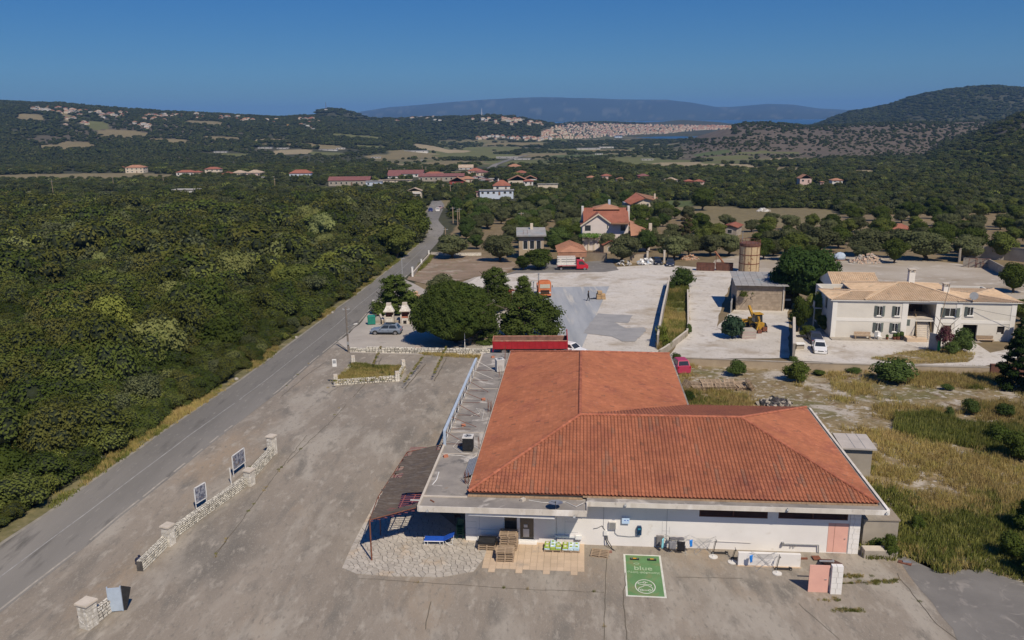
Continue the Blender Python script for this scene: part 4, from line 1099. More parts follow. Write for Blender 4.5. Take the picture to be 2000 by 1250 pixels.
# ================================================================ walls of the forecourt
def rubble(parent,A,Bp,hh,th,seed,name='rubble_stone',single=False,cap=True,z0=0,sl=(.20,.42),sh=.20,m_=None):
 """wall of rough stones between two ground points: mortar core, stones proud on both faces and on top"""
 m_=m_ or MT['stone']
 A=Vector((A[0],A[1],0));Bp=Vector((Bp[0],Bp[1],0));d=Bp-A;L=d.length;rz=math.atan2(d.y,d.x)
 r=random.Random(seed)
 zA=prof(A.y)+z0;zB=prof(Bp.y)+z0
 co_=MB();co_.add([(0,-th/2,-.1),(L,-th/2,zB-zA-.1),(L,th/2,zB-zA-.1),(0,th/2,-.1),(0,-th/2,hh),(L,-th/2,zB-zA+hh),(L,th/2,zB-zA+hh),(0,th/2,hh)],[(3,2,1,0),(4,5,6,7),(0,1,5,4),(1,2,6,5),(2,3,7,6),(3,0,4,7)])
 c=co_.build('core',MT['mortar'],parent);base=Vector((A.x,A.y,zA));
 inv=parent.matrix_basis.inverted()
 Mw=inv@(Matrix.Translation(base)@Matrix.Rotation(rz,4,'Z'));c.matrix_local=Mw
 jo=MB();slope=(zB-zA)/max(L,.01)
 def stone(x0,x1,a0,a1,face):
  g_=.017;pr=r.uniform(.02,.05)
  q_=[(x0+g_+r.uniform(0,.03),a0+g_+r.uniform(0,.02)),(x1-g_-r.uniform(0,.03),a0+g_+r.uniform(0,.02)),(x1-g_-r.uniform(0,.03),a1-g_-r.uniform(0,.03)),(x0+g_+r.uniform(0,.03),a1-g_-r.uniform(0,.02))]
  def P(x,a,o_):
   z=slope*x
   if face=='f':return(x,-th/2-o_,z+a)
   if face=='b':return(x,th/2+o_,z+a)
   return(x,a-th/2,z+hh+o_)
  vs=[P(x,a,0)for x,a in q_]+[P(x+(.012 if k in(0,3)else-.012),a+(.012 if k<2 else-.012),pr)for k,(x,a)in enumerate(q_)]
  fs=[(4,5,6,7),(0,1,5,4),(1,2,6,5),(2,3,7,6),(3,0,4,7)]
  if face=='b':fs=[f[::-1]for f in fs]
  if single:
   b=MB();cx=(x0+x1)/2;b.add([(v[0]-cx,v[1],v[2])for v in vs],fs);o=b.build('stone',m_,parent);o.matrix_local=Mw@Matrix.Translation((cx,0,0))
  else:jo.add(vs,fs)
 for face,span in(('f',hh),('b',hh),('t',th)):
  if face=='t' and not cap:continue
  nr_=max(1,round(span/sh));a=0
  for j in range(nr_):
   x=0
   while x<L-.05:
    x1=min(L,x+r.uniform(*sl))
    if L-x1<.12:x1=L
    stone(x,x1,span*j/nr_,span*(j+1)/nr_,face);x=x1
 if not single:
  o=jo.build(name,MT['stonej'],parent,kind='stuff');ca_=o.data.color_attributes.new('tint','FLOAT_COLOR','CORNER');tv=np.repeat(np.array([r.choice((.62,.85,.95,1.0,1.1,1.15))for _ in range(len(jo.f)//5)]),20);ca_.data.foreach_set('color',np.stack([tv,tv,tv*.97,tv*0+1],1).reshape(-1));o.matrix_local=Mw
 return Mw
def pillar(parent,P,w_,hh,rz,seed,z0=None,capw=1.25):
 """square stone pier with a stepped limestone cap"""
 r=random.Random(seed);z0=prof(P[1])if z0 is None else z0
 M_=parent.matrix_basis.inverted()@(Matrix.Translation((P[0],P[1],z0))@Matrix.Rotation(rz,4,'Z'))
 b=MB();b.box((0,0,hh/2),(w_-.06,w_-.06,hh));o=b.build('pier_core',MT['mortar'],parent);o.matrix_local=M_
 n=max(2,round(hh/.3))
 for k in range(n):
  for q_ in range(4):
   if q_==2:continue
   sp=r.uniform(.35,.65)
   for x0,x1 in((0,sp),(sp,1)):
    b=MB();b.box((((x0+x1)/2-.5)*w_,-w_/2,(k+.5)*hh/n),((x1-x0)*w_-.025,.05+r.random()*.02,hh/n-.025),tap=.97)
    o=b.build('stone',MT['stone'],parent);o.matrix_local=M_@Matrix.Rotation(q_*math.pi/2,4,'Z')
 b=MB();b.box((0,0,hh+.05),(w_*1.08,w_*1.08,.10));b.box((0,0,hh+.15),(w_*capw,w_*capw,.10));b.box((0,0,hh+.215),(w_*capw*.96,w_*capw*.96,.03));o=b.build('cap',MT['capstone'],parent);o.matrix_local=M_
wa=G(176,1218);wb=G(236,1176);wd=(wb-wa).normalized();wrz=math.atan2(wd.y,wd.x)
t=empty('stone_wall',(wa.x,wa.y,0),0,'short white rubble wall ending in the nearest square pier','wall')
p0=G(170,1226);e0=G(232,1180)
rubble(t,(p0 .x+.2,p0 .y+.3),(e0 .x,e0 .y),.85,.36,3,single=True)
pillar(t,(p0 .x+.05,p0 .y+.2),.72,1.42,wrz,4)
t=empty('stone_wall',G(272,1116),0,'long white rubble wall between road and forecourt with two picture boards','wall')
s0=G(274,1116);s1=G(345,1045);s2=G(480,948);s3=G(534,886)
rubble(t,(s0 .x,s0 .y),(s1 .x,s1 .y),.72,.42,5,sl=(.16,.34),sh=.16);rubble(t,(s1 .x,s1 .y),(s2 .x,s2 .y),.76,.42,6,sl=(.16,.34),sh=.16);rubble(t,(s2 .x,s2 .y),(s3 .x,s3 .y),.80,.42,7,sl=(.16,.34),sh=.16)
pillar(t,(G(329,1066).x,G(329,1066).y+.2),.60,1.30,wrz,8);pillar(t,(s3 .x-.05,s3 .y-.1),.60,1.55,wrz,9)
t=empty('stone_pillar',G(484,946),0,'free standing white stone pillar on the near side of the long wall','pillar')
q_=G(484,948);pillar(t,(q_.x+.15,q_.y+.1),.60,1.15,wrz,10)
mpic=mat('blue grey printed picture',(.11,.12,.165),(.33,.34,.38),scale=5,detail=6,lohi=(.44,.56),layers=[((.20,.17,.16),3,.56,.62)])
for i,(x0,y0,x1,y1)in enumerate(((384,998,405,985),(457,932,480,914))):
 a=G(x0,y0);c_=G(x1,y1);d=c_-a;L_=d.length;rz=math.atan2(d.y,d.x)
 t=empty('picture_board',a,rz,['framed picture board on the long wall, nearer the drone','framed picture board on the long wall, farther along by the free pillar'][i],'board','picture boards on the long wall')
 b=MB();b.box((L_/2,0,1.22),(L_-.1,.03,1.22));b.build('picture',mpic,t)
 b=MB()
 for z in(.59,1.85):b.box((L_/2,0,z),(L_+.06,.06,.07))
 for x in(0,L_):b.box((x,0,1.22),(.07,.06,1.33))
 b.build('frame',MT['white'],t)
 for x in(.02,L_-.02):
  b=MB();b.box((x,.02,.5),(.05,.05,1.0));b.build('post',MT['white'],t)
a=G(452,946)
t=empty('white_post',a,0,'thin white post beside the farther picture board','post');b=MB();b.box((0,0,.7),(.06,.06,1.4));b.box((0,0,1.41),(.09,.09,.03));b.build('post',MT['white'],t)
# grey panel leaning at the gap of the wall
a=G(240,1194)
t=empty('metal_panel',a,R_(8),'pale blue grey metal panel standing at the wall gap','panel')
b=MB();b.box((-.35,0,.85),(.75,.06,1.55));b.build('sheet',MT['bluesteel'],t)
b=MB();b.box((-.73,0,.88),(.05,.10,1.68));b.box((.03,0,.88),(.05,.10,1.68));b.build('frame',MT['bluesteel'],t)
b=MB();b.side([(.06,.05),(.22,.05),(.62,1.55),(.06,1.7)],.05,.09);b.build('side',MT['tarblack'],t)  # black sheet in place of the panel's cast shadow, not a real side
a=G(281,1104)
t=empty('bin_bag',(a.x-.25,a.y,0),0,'dark navy bag lying at the near end of the long wall','bag')
b=MB();b.ball((0,0,.32),(.30,.25,.34),8,6,jit=.2);b.build('sack',plain('navy sack',(.02,.025,.06),.7),t,smooth=True);b=MB();b.lathe([(.05,.60),(.09,.74)],n=6);b.build('knot',plain('navy sack knot',(.02,.025,.06),.7),t)
# flower bed
FBp=[G(655,752),G(690,716),G(788,722),G(776,744)]
t=empty('flower_bed',FBp[0],0,'four sided white stone flower bed full of weeds on the forecourt','flower bed')
fb=[(p.x,p.y)for p in FBp]
for i in range(4):
 rubble(t,fb[i],fb[(i+1)%4],(.45,.35,.62,.62)[i],.32,20+i)
o=sheet('soil',jag(fb,.0,3),MT['greengrass'],20,kind='structure');
sb=MB();sb.prism(fb,[prof(p[1])for p in fb],[prof(p[1])+.30 for p in fb]);o2=sb.build('earth',MT['drygrass'],None);o2 .parent=t;o2 .matrix_local=t.matrix_basis.inverted()
bpy.data.objects.remove(o,do_unlink=True)
for k,(px,py,hh)in enumerate(((690,712,.95),(788,722,1.05),(776,744,.95),(656,752,1.05))):
 q_=G(px,py);pillar(t,(q_.x,q_.y),.42,hh,.3,30+k,capw=1.05)
q_=G(656,752);t=empty('menu_board',(q_.x,q_.y,1.28),.1,'white framed notice board on the corner pier of the flower bed','board')
b=MB();b.box((0,-.04,.48),(.48,.05,.9));b.build('frame',MT['white'],t);b=MB();b.box((0,-.075,.62),(.34,.02,.36));b.box((0,-.09,.62),(.36,.01,.02));b.build('print',MT['greysteel'],t)
# low white rubble wall at the far edge of the forecourt
a=G(684,686);c_=G(716,688);e_=G(958,693)
t=empty('stone_wall',a,0,'low white rubble wall across the far edge of the forecourt','wall')
rubble(t,(a.x,a.y),(c_.x,c_.y),.50,.35,40,sl=(.3,.6),sh=.3);rubble(t,(c_.x,c_.y),(e_.x,e_.y),.75,.35,41,sl=(.3,.6),sh=.25)
# street lamp
q_=G(681,688)
t=empty('street_lamp',q_,0,'wooden lamp pole at the corner of the forecourt by the road','street lamp')
b=MB();b.tube((0,0,0),(-.05,0,6.3),.14,.10,8);b.build('pole',mat('grey weathered pole',(.22,.19,.16),(.16,.14,.12),scale=2),t)
b=MB();b.tube((0,-.1,3.55),(1.05,-.3,4.0),.03,n=5);b.build('arm',MT['greysteel'],t)
b=MB();b.box((1.2,-.32,4.02),(.55,.22,.12),ry=-.2,tap=.8);b.build('lamp_head',MT['offwhite'],t)
b=MB();b.box((.0,-.15,1.3),(.28,.16,.4));b.box((.1,-.14,2.7),(.2,.1,.1));b.build('box',MT['greysteel'],t)
b=MB();b.box((-.02,0,5.9),(.9,.08,.08));b.build('crossarm',MT['greysteel'],t)
for k in(-.4,0,.4):
 b=MB();b.lathe([(.03,0),(.05,.06),(.02,.14)],(k,0,5.94),6);b.build('insulator',MT['offwhite'],t)
 # ================================================================ things in front of the shop
# shade net canopy on its post and rails
cp=shopthing('shade_canopy','torn dark shade net canopy on a rusty post at the shop corner','canopy',0,0)
c0,c1_,c2,c3,c4,c5=(-5.9,-3.6,3.0),(-3.0,-1.6,3.1),(-3.05,8.9,3.25),(-5.9,7.3,3.1),(-6.25,2.3,3.0),(-6.1,-.9,2.95)
def fab_grid(P00,P10,P11,P01,nu,nv,sag,seed,holes=None):
 b=MB();r=random.Random(seed);vs=[]
 P=[Vector(p)for p in(P00,P10,P11,P01)]
 for j in range(nv+1):
  for i in range(nu+1):
   u_=i/nu;v_=j/nv
   p=(P[0].lerp(P[1],u_)).lerp(P[3].lerp(P[2],u_),v_)
   p=p+Vector((0,0,-sag*math.sin(math.pi*u_)*math.sin(math.pi*v_)+mnoise.noise(p*1.3)*.09))
   if i in(0,):p=p+Vector((mnoise.noise(p*2.0)*.28,0,0))
   vs.append(p)
 fs=[(j*(nu+1)+i,j*(nu+1)+i+1,(j+1)*(nu+1)+i+1,(j+1)*(nu+1)+i)for j in range(nv)for i in range(nu)if not(holes and holes(i/nu,j/nv))]
 b.add(vs,fs);return b
hl=lambda u_,v_:(u_<.22 and(.36<v_<.50))or(u_<.14 and(.55<v_<.62 or v_>.86))or(u_>.83 and v_>.86)
fab_grid((-6.15,-.3,3.05),(-3.02,.6,3.14),(-3.05,8.9,3.26),(-5.75,7.4,3.16),24,34,.10,3,hl).build('shade_net',MT['netgrey'],cp)
hl2=lambda u_,v_:(u_>.45 and .35<v_<.95)
fab_grid((-5.95,-3.6,3.02),(-3.0,-1.7,3.12),(-3.02,.58,3.16),(-6.15,-.32,3.07),20,14,.22,4,hl2).build('shade_net',MT['netgrey'],cp)
b=MB()
for k in range(13):
 v_=k/12;a=Vector((-5.9,-3.6,3.0)).lerp(Vector((-3.0,-1.75,3.1)),v_)
bl=MB()
for k in range(46):
 yy=-3.5+k*.27;xl=-5.98 if yy<0 else-6.15+.05*yy
 if yy<-1.6:x1=-5.9+(yy+3.6)/1.9*2.9
 bl.box(((xl+(-3.05))/2 if yy>-1.6 else(xl+x1)/2,yy,2.86+max(yy,0)*.02),((-3.05-xl)if yy>-1.6 else(x1-xl),.045,.03))
for x in(-5.9,-5.2,-4.4,-3.7,-3.1):
 bl.box((x,3.6 if x>-4 else 2.4,2.84),(.06,10.2 if x>-4 else 9.6,.05))
bl.build('lattice',MT['pinkwood'],cp,kind='stuff')
b=MB();b.tube((-5.95,-3.65,0),(-5.95,-3.62,3.02),.055,n=8);b.box((-5.95,-3.65,.02),(.28,.28,.04));b.build('post',MT['rust'],cp)
b=MB();b.tube((-5.95,-3.62,3.0),(-3.0,-1.75,3.1),.035);b.tube((-5.95,-3.62,3.0),(-6.2,-.3,3.02),.035);b.tube((-6.2,-.3,3.02),(-5.75,7.45,3.12),.035);b.tube((-5.75,7.45,3.12),(-3.0,8.95,3.22),.035);b.build('rail',MT['rust'],cp)
for k,(x,y)in enumerate(((-6.15,-.3),(-5.95,3.6),(-5.75,7.4))):
 b=MB();b.tube((x,y,0),(x,y,3.05),.04,n=6);b.build('post',MT['rust'],cp)
b=MB();b.box((-3.2,-1.15,3.30),(1.0,.12,.04),rz=.0);b.build('batten',MT['offwhite'],cp)
# blue sun lounger
t=shopthing('sun_lounger','blue fabric sun lounger with white legs under the porch edge','sun lounger',-1.85,-1.05,0,R_(2))
b=MB();b.box((-.30,0,.36),(1.35,.66,.05));b.build('seat',MT['blue'],t)
b=MB();b.box((.72,0,.55),(.85,.66,.05),ry=R_(-28));b.build('backrest',MT['blue'],t)
b=MB();b.box((-.30,-.34,.34),(1.4,.04,.05));b.box((-.3,.34,.34),(1.4,.04,.05));b.build('frame',MT['white'],t)
for x in(-.85,.25):
 for y in(-.33,.33):
  b=MB();b.path([(x-.12,y,.34),(x-.10,y,.03),(x+.12,y,.03),(x+.14,y,.34)],.022);b.build('leg',MT['white'],t)
b=MB();b.path([(.5,-.33,.34),(.75,-.33,.08),(1.0,-.33,.12),(1.05,-.33,.6)],.018);b.path([(.5,.33,.34),(.75,.33,.08),(1.0,.33,.12),(1.05,.33,.6)],.018);b.build('support',MT['white'],t)
# stacked green plastic chairs: one chair repeated
def green_chair():
 t=empty('plastic_chair',(0,0,0),0,'x','chair','green plastic chairs stacked in the porch')
 b=MB();b.box((0,0,.42),(.44,.42,.03));b.build('seat',MT['greenplastic'],t)
 b=MB()
 for k in range(5):b.box((-.17+k*.085,.22,.66),(.055,.03,.46),rx=R_(-8))
 b.box((0,.255,.88),(.46,.04,.06));b.build('backrest',MT['greenplastic'],t)
 for x in(-.2,.2):
  for y in(-.18,.18):
   b=MB();b.tube((x,y,.42),(x*1.15,y*1.15,0),.02,n=5);b.build('leg',MT['greenplastic'],t)
  b=MB();b.path([(x*1.1,-.2,.42),(x*1.15,-.2,.62),(x*1.15,.2,.66)],.02);b.build('armrest',MT['greenplastic'],t)
 return t
gc=green_chair();gcr=tree_of(gc)
pw_=B(-.42,-.25)
for k in range(4):
 lb='green plastic chair, %s in the stack of four beside the pier'%('bottom','second from the bottom','third from the bottom','topmost')[k]
 loc=(pw_.x,pw_.y,k*.16)
 if k==0:gc.location=loc;gc.rotation_euler=(0,0,RB);gc['label']=lb
 else:copy_tree(gcr,None,loc,RB,None,lb)
for i,lb in enumerate(('dark wooden chair in the deep shade of the porch',)):
 t=shopthing('chair',lb,'chair',-1.0,2.2,0,.4)
 b=MB();b.box((0,0,.44),(.42,.42,.04));b.build('seat',MT['wood_old'],t);b=MB();b.box((0,.2,.75),(.4,.03,.5));b.build('backrest',MT['wood_old'],t)
 for q_ in((-1,-1),(1,-1),(1,1),(-1,1)):b=MB();b.box((q_[0]*.18,q_[1]*.18,.21),(.04,.04,.42));b.build('leg',MT['wood_old'],t)
# pallets
def pallet_proto(name='pallet',Lx=1.2,Ly=.9,m_=None):
 m_=m_ or MT['wood']
 t=empty(name,(0,0,0),0,'x','pallet')
 pl=MB();pl.box((0,0,0),(Lx,.11,.022));plm=pl.mesh('plank',m_)
 for k in range(5):o=link('plank',plm,t);o.location=(0,-Ly/2+.055+k*(Ly-.11)/4,.134)
 st=MB();st.box((0,0,0),(.10,Ly,.022));stm=st.mesh('cross_board',m_)
 bl_=MB();bl_.box((0,0,0),(.10,.12,.08));blm=bl_.mesh('block',m_)
 for x in(-Lx/2+.05,0,Lx/2-.05):
  o=link('cross_board',stm,t);o.location=(x,0,.112)
  for y in(-Ly/2+.06,0,Ly/2-.06):o=link('block',blm,t);o.location=(x,y,.061)
 for k in range(3):o=link('bottom_board',plm,t);o.location=(0,-Ly/2+.055+k*(Ly-.11)/2,.011)
 return t
pp=pallet_proto();ppr=tree_of(pp);used_pp=[False]
def place_pallet(p,rz,label,group,sc=None,tilt=None):
 if not used_pp[0]:
  used_pp[0]=True;pp.location=p;pp.rotation_euler=(0,0,rz);pp['label']=label;pp['group']=group;o=pp
 else:o=copy_tree(ppr,None,p,rz,sc,label,group)
 if tilt:o.rotation_euler=(tilt[0],tilt[1],rz)
 return o
ORD=['lowest','second from the ground','third from the ground','fourth from the ground','fifth from the ground','sixth from the ground','seventh from the ground','topmost']
for k in range(8):
 p=B(3.12+rp.uniform(-.04,.04),-1.35+rp.uniform(-.03,.03),.02+k*.148)
 place_pallet(p,RB+rp.uniform(-.04,.04),'%s pallet of the taller stack by the shop door'%ORD[k],'pallets of the taller stack')
for k in range(5):
 p=B(3.02+rp.uniform(-.04,.04),-2.85+k*.02+rp.uniform(-.03,.03),.02+k*.148)
 place_pallet(p,RB+rp.uniform(-.05,.05),'%s pallet of the lower stack in front of the taller one'%(ORD[k]if k<4 else 'topmost'),'pallets of the lower stack')
for k in range(3):
 place_pallet(B(1.62,-1.45+.02*k,.02+k*.148),RB+.02*k,'%s pallet under the black topped load'%('lowest','middle','upper')[k],'pallets under the black load')
t=shopthing('black_tray','shallow black crate lying on pallets left of the door','crate',1.62,-1.42,.47)
b=MB();b.box((0,0,.04),(1.18,.86,.08));b.build('base',MT['tarblack'],t)
b=MB()
for y in(-.44,.44):b.box((0,y,.10),(1.22,.04,.16))
for x in(-.60,.60):b.box((x,0,.10),(.04,.90,.16))
b.build('rim',MT['black'],t)
place_pallet(B(9.36,-1.78,.004),RB+R_(-9),'single pallet on bare concrete left of the green bay','pallets in front of the shop')
for i in range(2):
 place_pallet(B(6.15+i*1.24,-1.35,.025),RB,['pallet under the green and blue bags, nearer the door','pallet under the brown and white bags beside the other bag pallet'][i],'pallets in front of the shop')
def bag(x,y,z,m_,lb,rz=0,s_=(.52,.34,.12)):
 t=shopthing('bag',lb,'bag',x,y,z,rz,'bags stacked on two pallets')
 b=MB();n_=8;vs=[]
 bm_=[(-1,-1),(0,-1.04),(1,-1),(1.03,0),(1,1),(0,1.04),(-1,1),(-1.03,0)]
 for zz_,k in((0,.86),(.5,1.0),(1.0,.80)):
  for q_ in bm_:vs.append((q_[0]*s_[0]/2*k,q_[1]*s_[1]/2*k,zz_*s_[2]))
 fs=[(k,(k+1)%8,8+(k+1)%8,8+k)for k in range(8)]+[(8+k,8+(k+1)%8,16+(k+1)%8,16+k)for k in range(8)]+[tuple(range(16,24)),tuple(range(7,-1,-1))]
 b.add(vs,fs);b.build('sack',m_,t,smooth=False)
 b=MB();b.box((0,0,s_[2]+.002),(s_[0]*.5,s_[1]*.45,.004));b.build('print',MT['baggreen']if m_ is MT['bagblue']else MT['offwhite'],t)
posn=['front left','front middle','front right','back left','back middle','back right']
for i in range(2):
 for j in range(6):
  for L_ in range(2 if i else(3 if j in(1,2,4)else 2)):
   m_=(MT['baggreen']if(j+L_)%3 else MT['bagblue'])if i==0 else(MT['baggreen']if L_ and j%3==0 else MT['bagblue'])
   bag(5.76+i*1.24+(j%3)*.385,-1.56+(j//3)*.42,.17+L_*.115,m_,'%s bag, layer %s, on the %s bag pallet'%(posn[j],('one','two','three')[L_],('left','right')[i]),R_(90)+rp.uniform(-.1,.1),(.40,.37,.12))
t=shopthing('brick','lone reddish brick on the ground above the green bay','brick',9.98,-1.5,0,.1);b=MB();b.box((0,0,.06),(.40,.18,.12));b.build('block',plain('red brick block',(.30,.16,.12),.9),t)
# laundry racks and scooters along the wall
def rack(x,y,label,clothes,rz=0,grp='laundry racks by the white wall'):
 t=shopthing('laundry_rack',label,'laundry rack',x,y,0,rz,grp)
 W_,D2,Hh=1.15,.52,.95
 b=MB()
 for yy in(-.27,.27):
  b.tube((-W_/2,yy,.0),(W_*.32,yy,Hh),.013,n=4);b.tube((W_/2,yy,.0),(-W_*.32,yy,Hh),.013,n=4)
 b.tube((-W_/2,-.27,.02),(-W_/2,.27,.02),.012,n=4);b.tube((W_/2,-.27,.02),(W_/2,.27,.02),.012,n=4);b.build('legs_frame',MT['greysteel'],t)
 b=MB()
 for k in range(9):
  yy=-.27+k*.0675;b.tube((-W_*.42,yy,Hh),(W_*.42,yy,Hh),.007,n=3)
 for s_ in(-1,1):
  for k in range(4):
   q2=k/3;b.tube((s_*(W_*.42+.32*q2),-.27,Hh+.16*q2),(s_*(W_*.42+.32*q2),.27,Hh+.16*q2),.007,n=3)
  for yy in(-.27,.27):b.tube((s_*W_*.42,yy,Hh),(s_*(W_*.42+.36),yy,Hh+.18),.012,n=4)
 b.build('rail',MT['steel'],t)
 return t
def cloth(x,y,z,w_,hh,m_,label,rz=0,seed=0):
 t=shopthing('cloth',label,'clothing',x,y,0,rz,'laundry hung on the racks')
 b=MB();nx,nz=6,6;vs=[]
 for j in range(nz+1):
  for i in range(nx+1):
   vs.append(((i/nx-.5)*w_*(1-.25*j/nz*(seed%2)),.03*math.sin(i*2.1+j*.6+seed),z-hh*j/nz))
 b.add(vs,[(j*(nx+1)+i,j*(nx+1)+i+1,(j+1)*(nx+1)+i+1,(j+1)*(nx+1)+i)for j in range(nz)for i in range(nx)])
 o=b.build('sheet',m_,t,smooth=True);s_=o.modifiers.new('thickness','SOLIDIFY');s_.thickness=.02
rack(14.6,-1.05,'laundry rack loaded with dark clothes by the white wall',True)
dk=plain('black cloth',(.012,.012,.016),.9);gy=plain('grey cloth',(.25,.25,.27),.9)
cloth(14.25,-1.36,.93,.55,.62,gy,'grey garment hanging at the front of the loaded rack',0,1)
cloth(14.82,-1.36,.93,.52,.74,dk,'black trousers hanging at the right of the loaded rack',0,2)
cloth(14.05,-1.0,.93,.5,.8,dk,'black shirt behind the grey garment',R_(80),3)
cloth(14.55,-.85,.97,1.0,.22,plain('dull violet cloth',(.16,.15,.19),.9),'grey violet towel across the top of the loaded rack',0,4)
cloth(13.60,-1.2,1.02,.30,.72,MT['cyan'],'cyan cloth hanging at the left wing of the loaded rack',R_(60),5)
cloth(13.45,-.72,1.0,.5,.85,plain('mid grey cloth',(.20,.19,.19),.9),'long grey garment at the left end of the loaded rack',0,6)
cloth(15.5,-1.2,1.0,.26,.52,MT['bluebright'],'bright blue cloth between the two wall racks',R_(30),7)
rack(16.35,-1.15,'empty folding laundry rack right of the loaded one',False)
rack(20.0,-2.95,'empty laundry rack in front of the low white wall',False,.05)
cloth(19.15,-2.95,1.0,.26,.52,MT['bluebright'],'bright blue cloth hanging in front of the low white wall',R_(30),7)
b=MB();b.box((20.4,-2.5,.47),(4.0,.22,.94));lw=shopthing('low_wall','low white wall standing in for a doubled strip of the shop wall','wall',0,0)  # ghost repeat of the shop wall, built as a low solid wall
b.build('body',MT['whitewall'],lw);b=MB();b.box((20.4,-2.66,.03),(4.1,.10,.06));b.build('footing',MT['otile'],lw)
def scooter(x,y,label,rz=0,s_=1.0,base=True):
 t=shopthing('scooter',label,'scooter',x,y,0,rz,'kick scooters parked at the wall')
 b=MB();b.box((.50,0,.14),(.80,.13,.05));b.build('deck',MT['black'],t)
 b=MB();b.tube((.06,0,.12),(.20,0,1.02*s_),.026,n=6);b.tube((-.02,0,.12),(.12,0,.95*s_),.014,n=4);b.build('stem',MT['black'],t)
 b=MB();b.tube((.20,-.22,1.03*s_),(.20,.22,1.03*s_),.018,n=5);b.tube((.20,-.24,1.03*s_),(.20,-.12,1.03*s_),.026,n=5);b.build('handlebar',MT['black'],t)
 for xx in(.02,.95):
  w2=MB();w2 .tube((xx,-.03,.10),(xx,.03,.10),.10,n=10);wh=w2 .build('wheel',MT['tyre'],t)
  w3=MB();w3 .tube((xx,-.034,.10),(xx,.034,.10),.05,n=8);w3 .build('hub',MT['steel'],wh)
 b=MB();b.box((.92,0,.22),(.22,.12,.03),ry=.3);b.build('mudguard',MT['black'],t)
scooter(16.95,-1.25,'kick scooter standing beside the empty wall rack',.0)
scooter(18.15,-1.85,'small kick scooter at the corner of the low white wall',.0,.75)
scooter(20.75,-3.0,'kick scooter in front of the low white wall',.0)
for i,(x,y,lb)in enumerate(((16.95,-1.62,'round flat concrete base in front of the first scooter'),(18.1,-2.22,'round flat concrete base by the small scooter'),(20.75,-3.42,'round flat concrete base in front of the last scooter'))):
 t=shopthing('parasol_base',lb,'parasol base',x,y);b=MB();b.lathe([(.30,0),(.30,.05),(.10,.08)],n=16);b.build('disc',MT['offwhite'],t);b=MB();b.lathe([(.035,.08),(.035,.16)],n=8);b.build('socket',MT['white'],t)
t=shopthing('water_pipe','bracketed grey pipe running low along the wall to the pink door','pipe',0,0)
b=MB();b.path([(21.75,YW-.12,.62),(24.05,YW-.12,.62),(24.1,YW-.12,.0)],.04,n=7);b.build('pipe',MT['greysteel'],t)
b=MB();b.box((21.7,YW-.1,.62),(.14,.2,.22));b.box((22.3,YW-.12,.50),(.05,.05,.2));b.box((22.5,YW-.12,.50),(.05,.05,.2));b.build('valve',MT['steel'],t)
b=MB();b.path([(17.2,YW-.05,.62),(19.6,YW-.05,.58)],.02);b.build('rail',MT['offwhite'],t)
# doubled ghost of the quoin and pink door, built as a solid stub wall
t=shopthing('stub_wall','ghost copy of the white quoin and salmon pink door, built as a free standing stub','wall',23.8,-5.45)
for k in range(5):
 for j in range(2):
  off=.30 if k%2==0 else .38
  w0=off if j==0 else .68-off;x0=-.34+(0 if j==0 else off)
  b=MB();b.box((x0+w0/2,0,.20+k*.385),(w0-.02,.34,.365));b.build('block',MT['whitewall'],t)
b=MB();b.box((0,.02,.96),(.64,.28,1.92));b.build('core',MT['mortar'],t)
b=MB();b.box((-1.02,.05,.93),(1.22,.06,1.86));dd_=b.build('door',MT['pink'],t);b=MB();b.box((-.62,.0,.92),(.12,.05,.03));b.build('handle',MT['steel'],dd_)
b=MB();b.prism([(-.30,.17),(.34,.17),(1.0,2.2),(1.0,3.9),(.1,3.9)],[1.62,1.62,.4,.02,.02],[1.96,1.96,.75,.10,.10]);b.build('brown_ramp',MT['brown'],t)
b=MB();b.box((-.5,.5,1.90),(.9,.10,.06));b.box((-.1,.6,1.7),(.08,.08,.5));b.build('bracket',MT['greysteel'],t)
t=shopthing('plank','rusty beam lying at the foot of the wall by the pink door','beam',24.0,-1.9,0,.1);b=MB();b.box((-1.6,.5,.06),(1.6,.12,.1));b.box((-.2,.5,.1),(.5,.5,.04));b.build('beam',MT['rust'],t)
# concrete blocks, tank and hut beside the shop
t=shopthing('concrete_block','long low concrete block at the right corner of the shop','block',28.0,-.75,0,R_(2));b=MB();b.box((0,0,.28),(2.2,.75,.56),tap=.98);b.build('body',MT['greywall'],t);b=MB();b.box((0,.0,.575),(2.1,.66,.03));b.build('top',MT['capstone'],t)
t=shopthing('scrap_plate','dark scrap plates lying beside the low concrete block','scrap',29.4,-1.6,0,-.5);b=MB();b.box((0,0,.05),(.8,.35,.05));b.build('plate',MT['rust'],t);b=MB();b.box((.1,.1,.1),(.5,.2,.05),rz=.3);b.build('plate',MT['steel'],t)
t=shopthing('water_tank','grey cement tank standing against the right end of the shop','tank',29.0,1.6,0,R_(1));b=MB();b.box((-.6,-.3,1.0),(2.3,1.7,2.0));b.build('tank_wall',MT['greywall'],t);b=MB();b.box((-.6,-.3,2.05),(2.45,1.85,.10));b.build('lid',MT['concrete'],t);b=MB();b.box((-.2,-.2,2.13),(.7,.7,.06));b.build('hatch',MT['slabtop'],t)
t=shopthing('pump_hut','small grey cement hut with a pale slab roof beside the shop','hut',30.3,12.6,0,R_(-3));b=MB();b.box((0,0,1.35),(2.2,2.6,2.7));b.build('wall',MT['greywall'],t)
b=MB();b.box((0,0,2.78),(2.7,3.2,.14));b.build('roof',mat('pale hut slab',(.47,.43,.39),(.40,.37,.34),scale=1),t);b=MB();b.box((-1.12,-.2,1.0),(.04,.8,1.9));b.build('door',MT['dark'],t)
b=MB();b.box((-.3,0,2.865),(.03,3.1,.01));b.box((.5,0,2.865),(.03,3.1,.01));b.build('joint',MT['greysteel'],t)
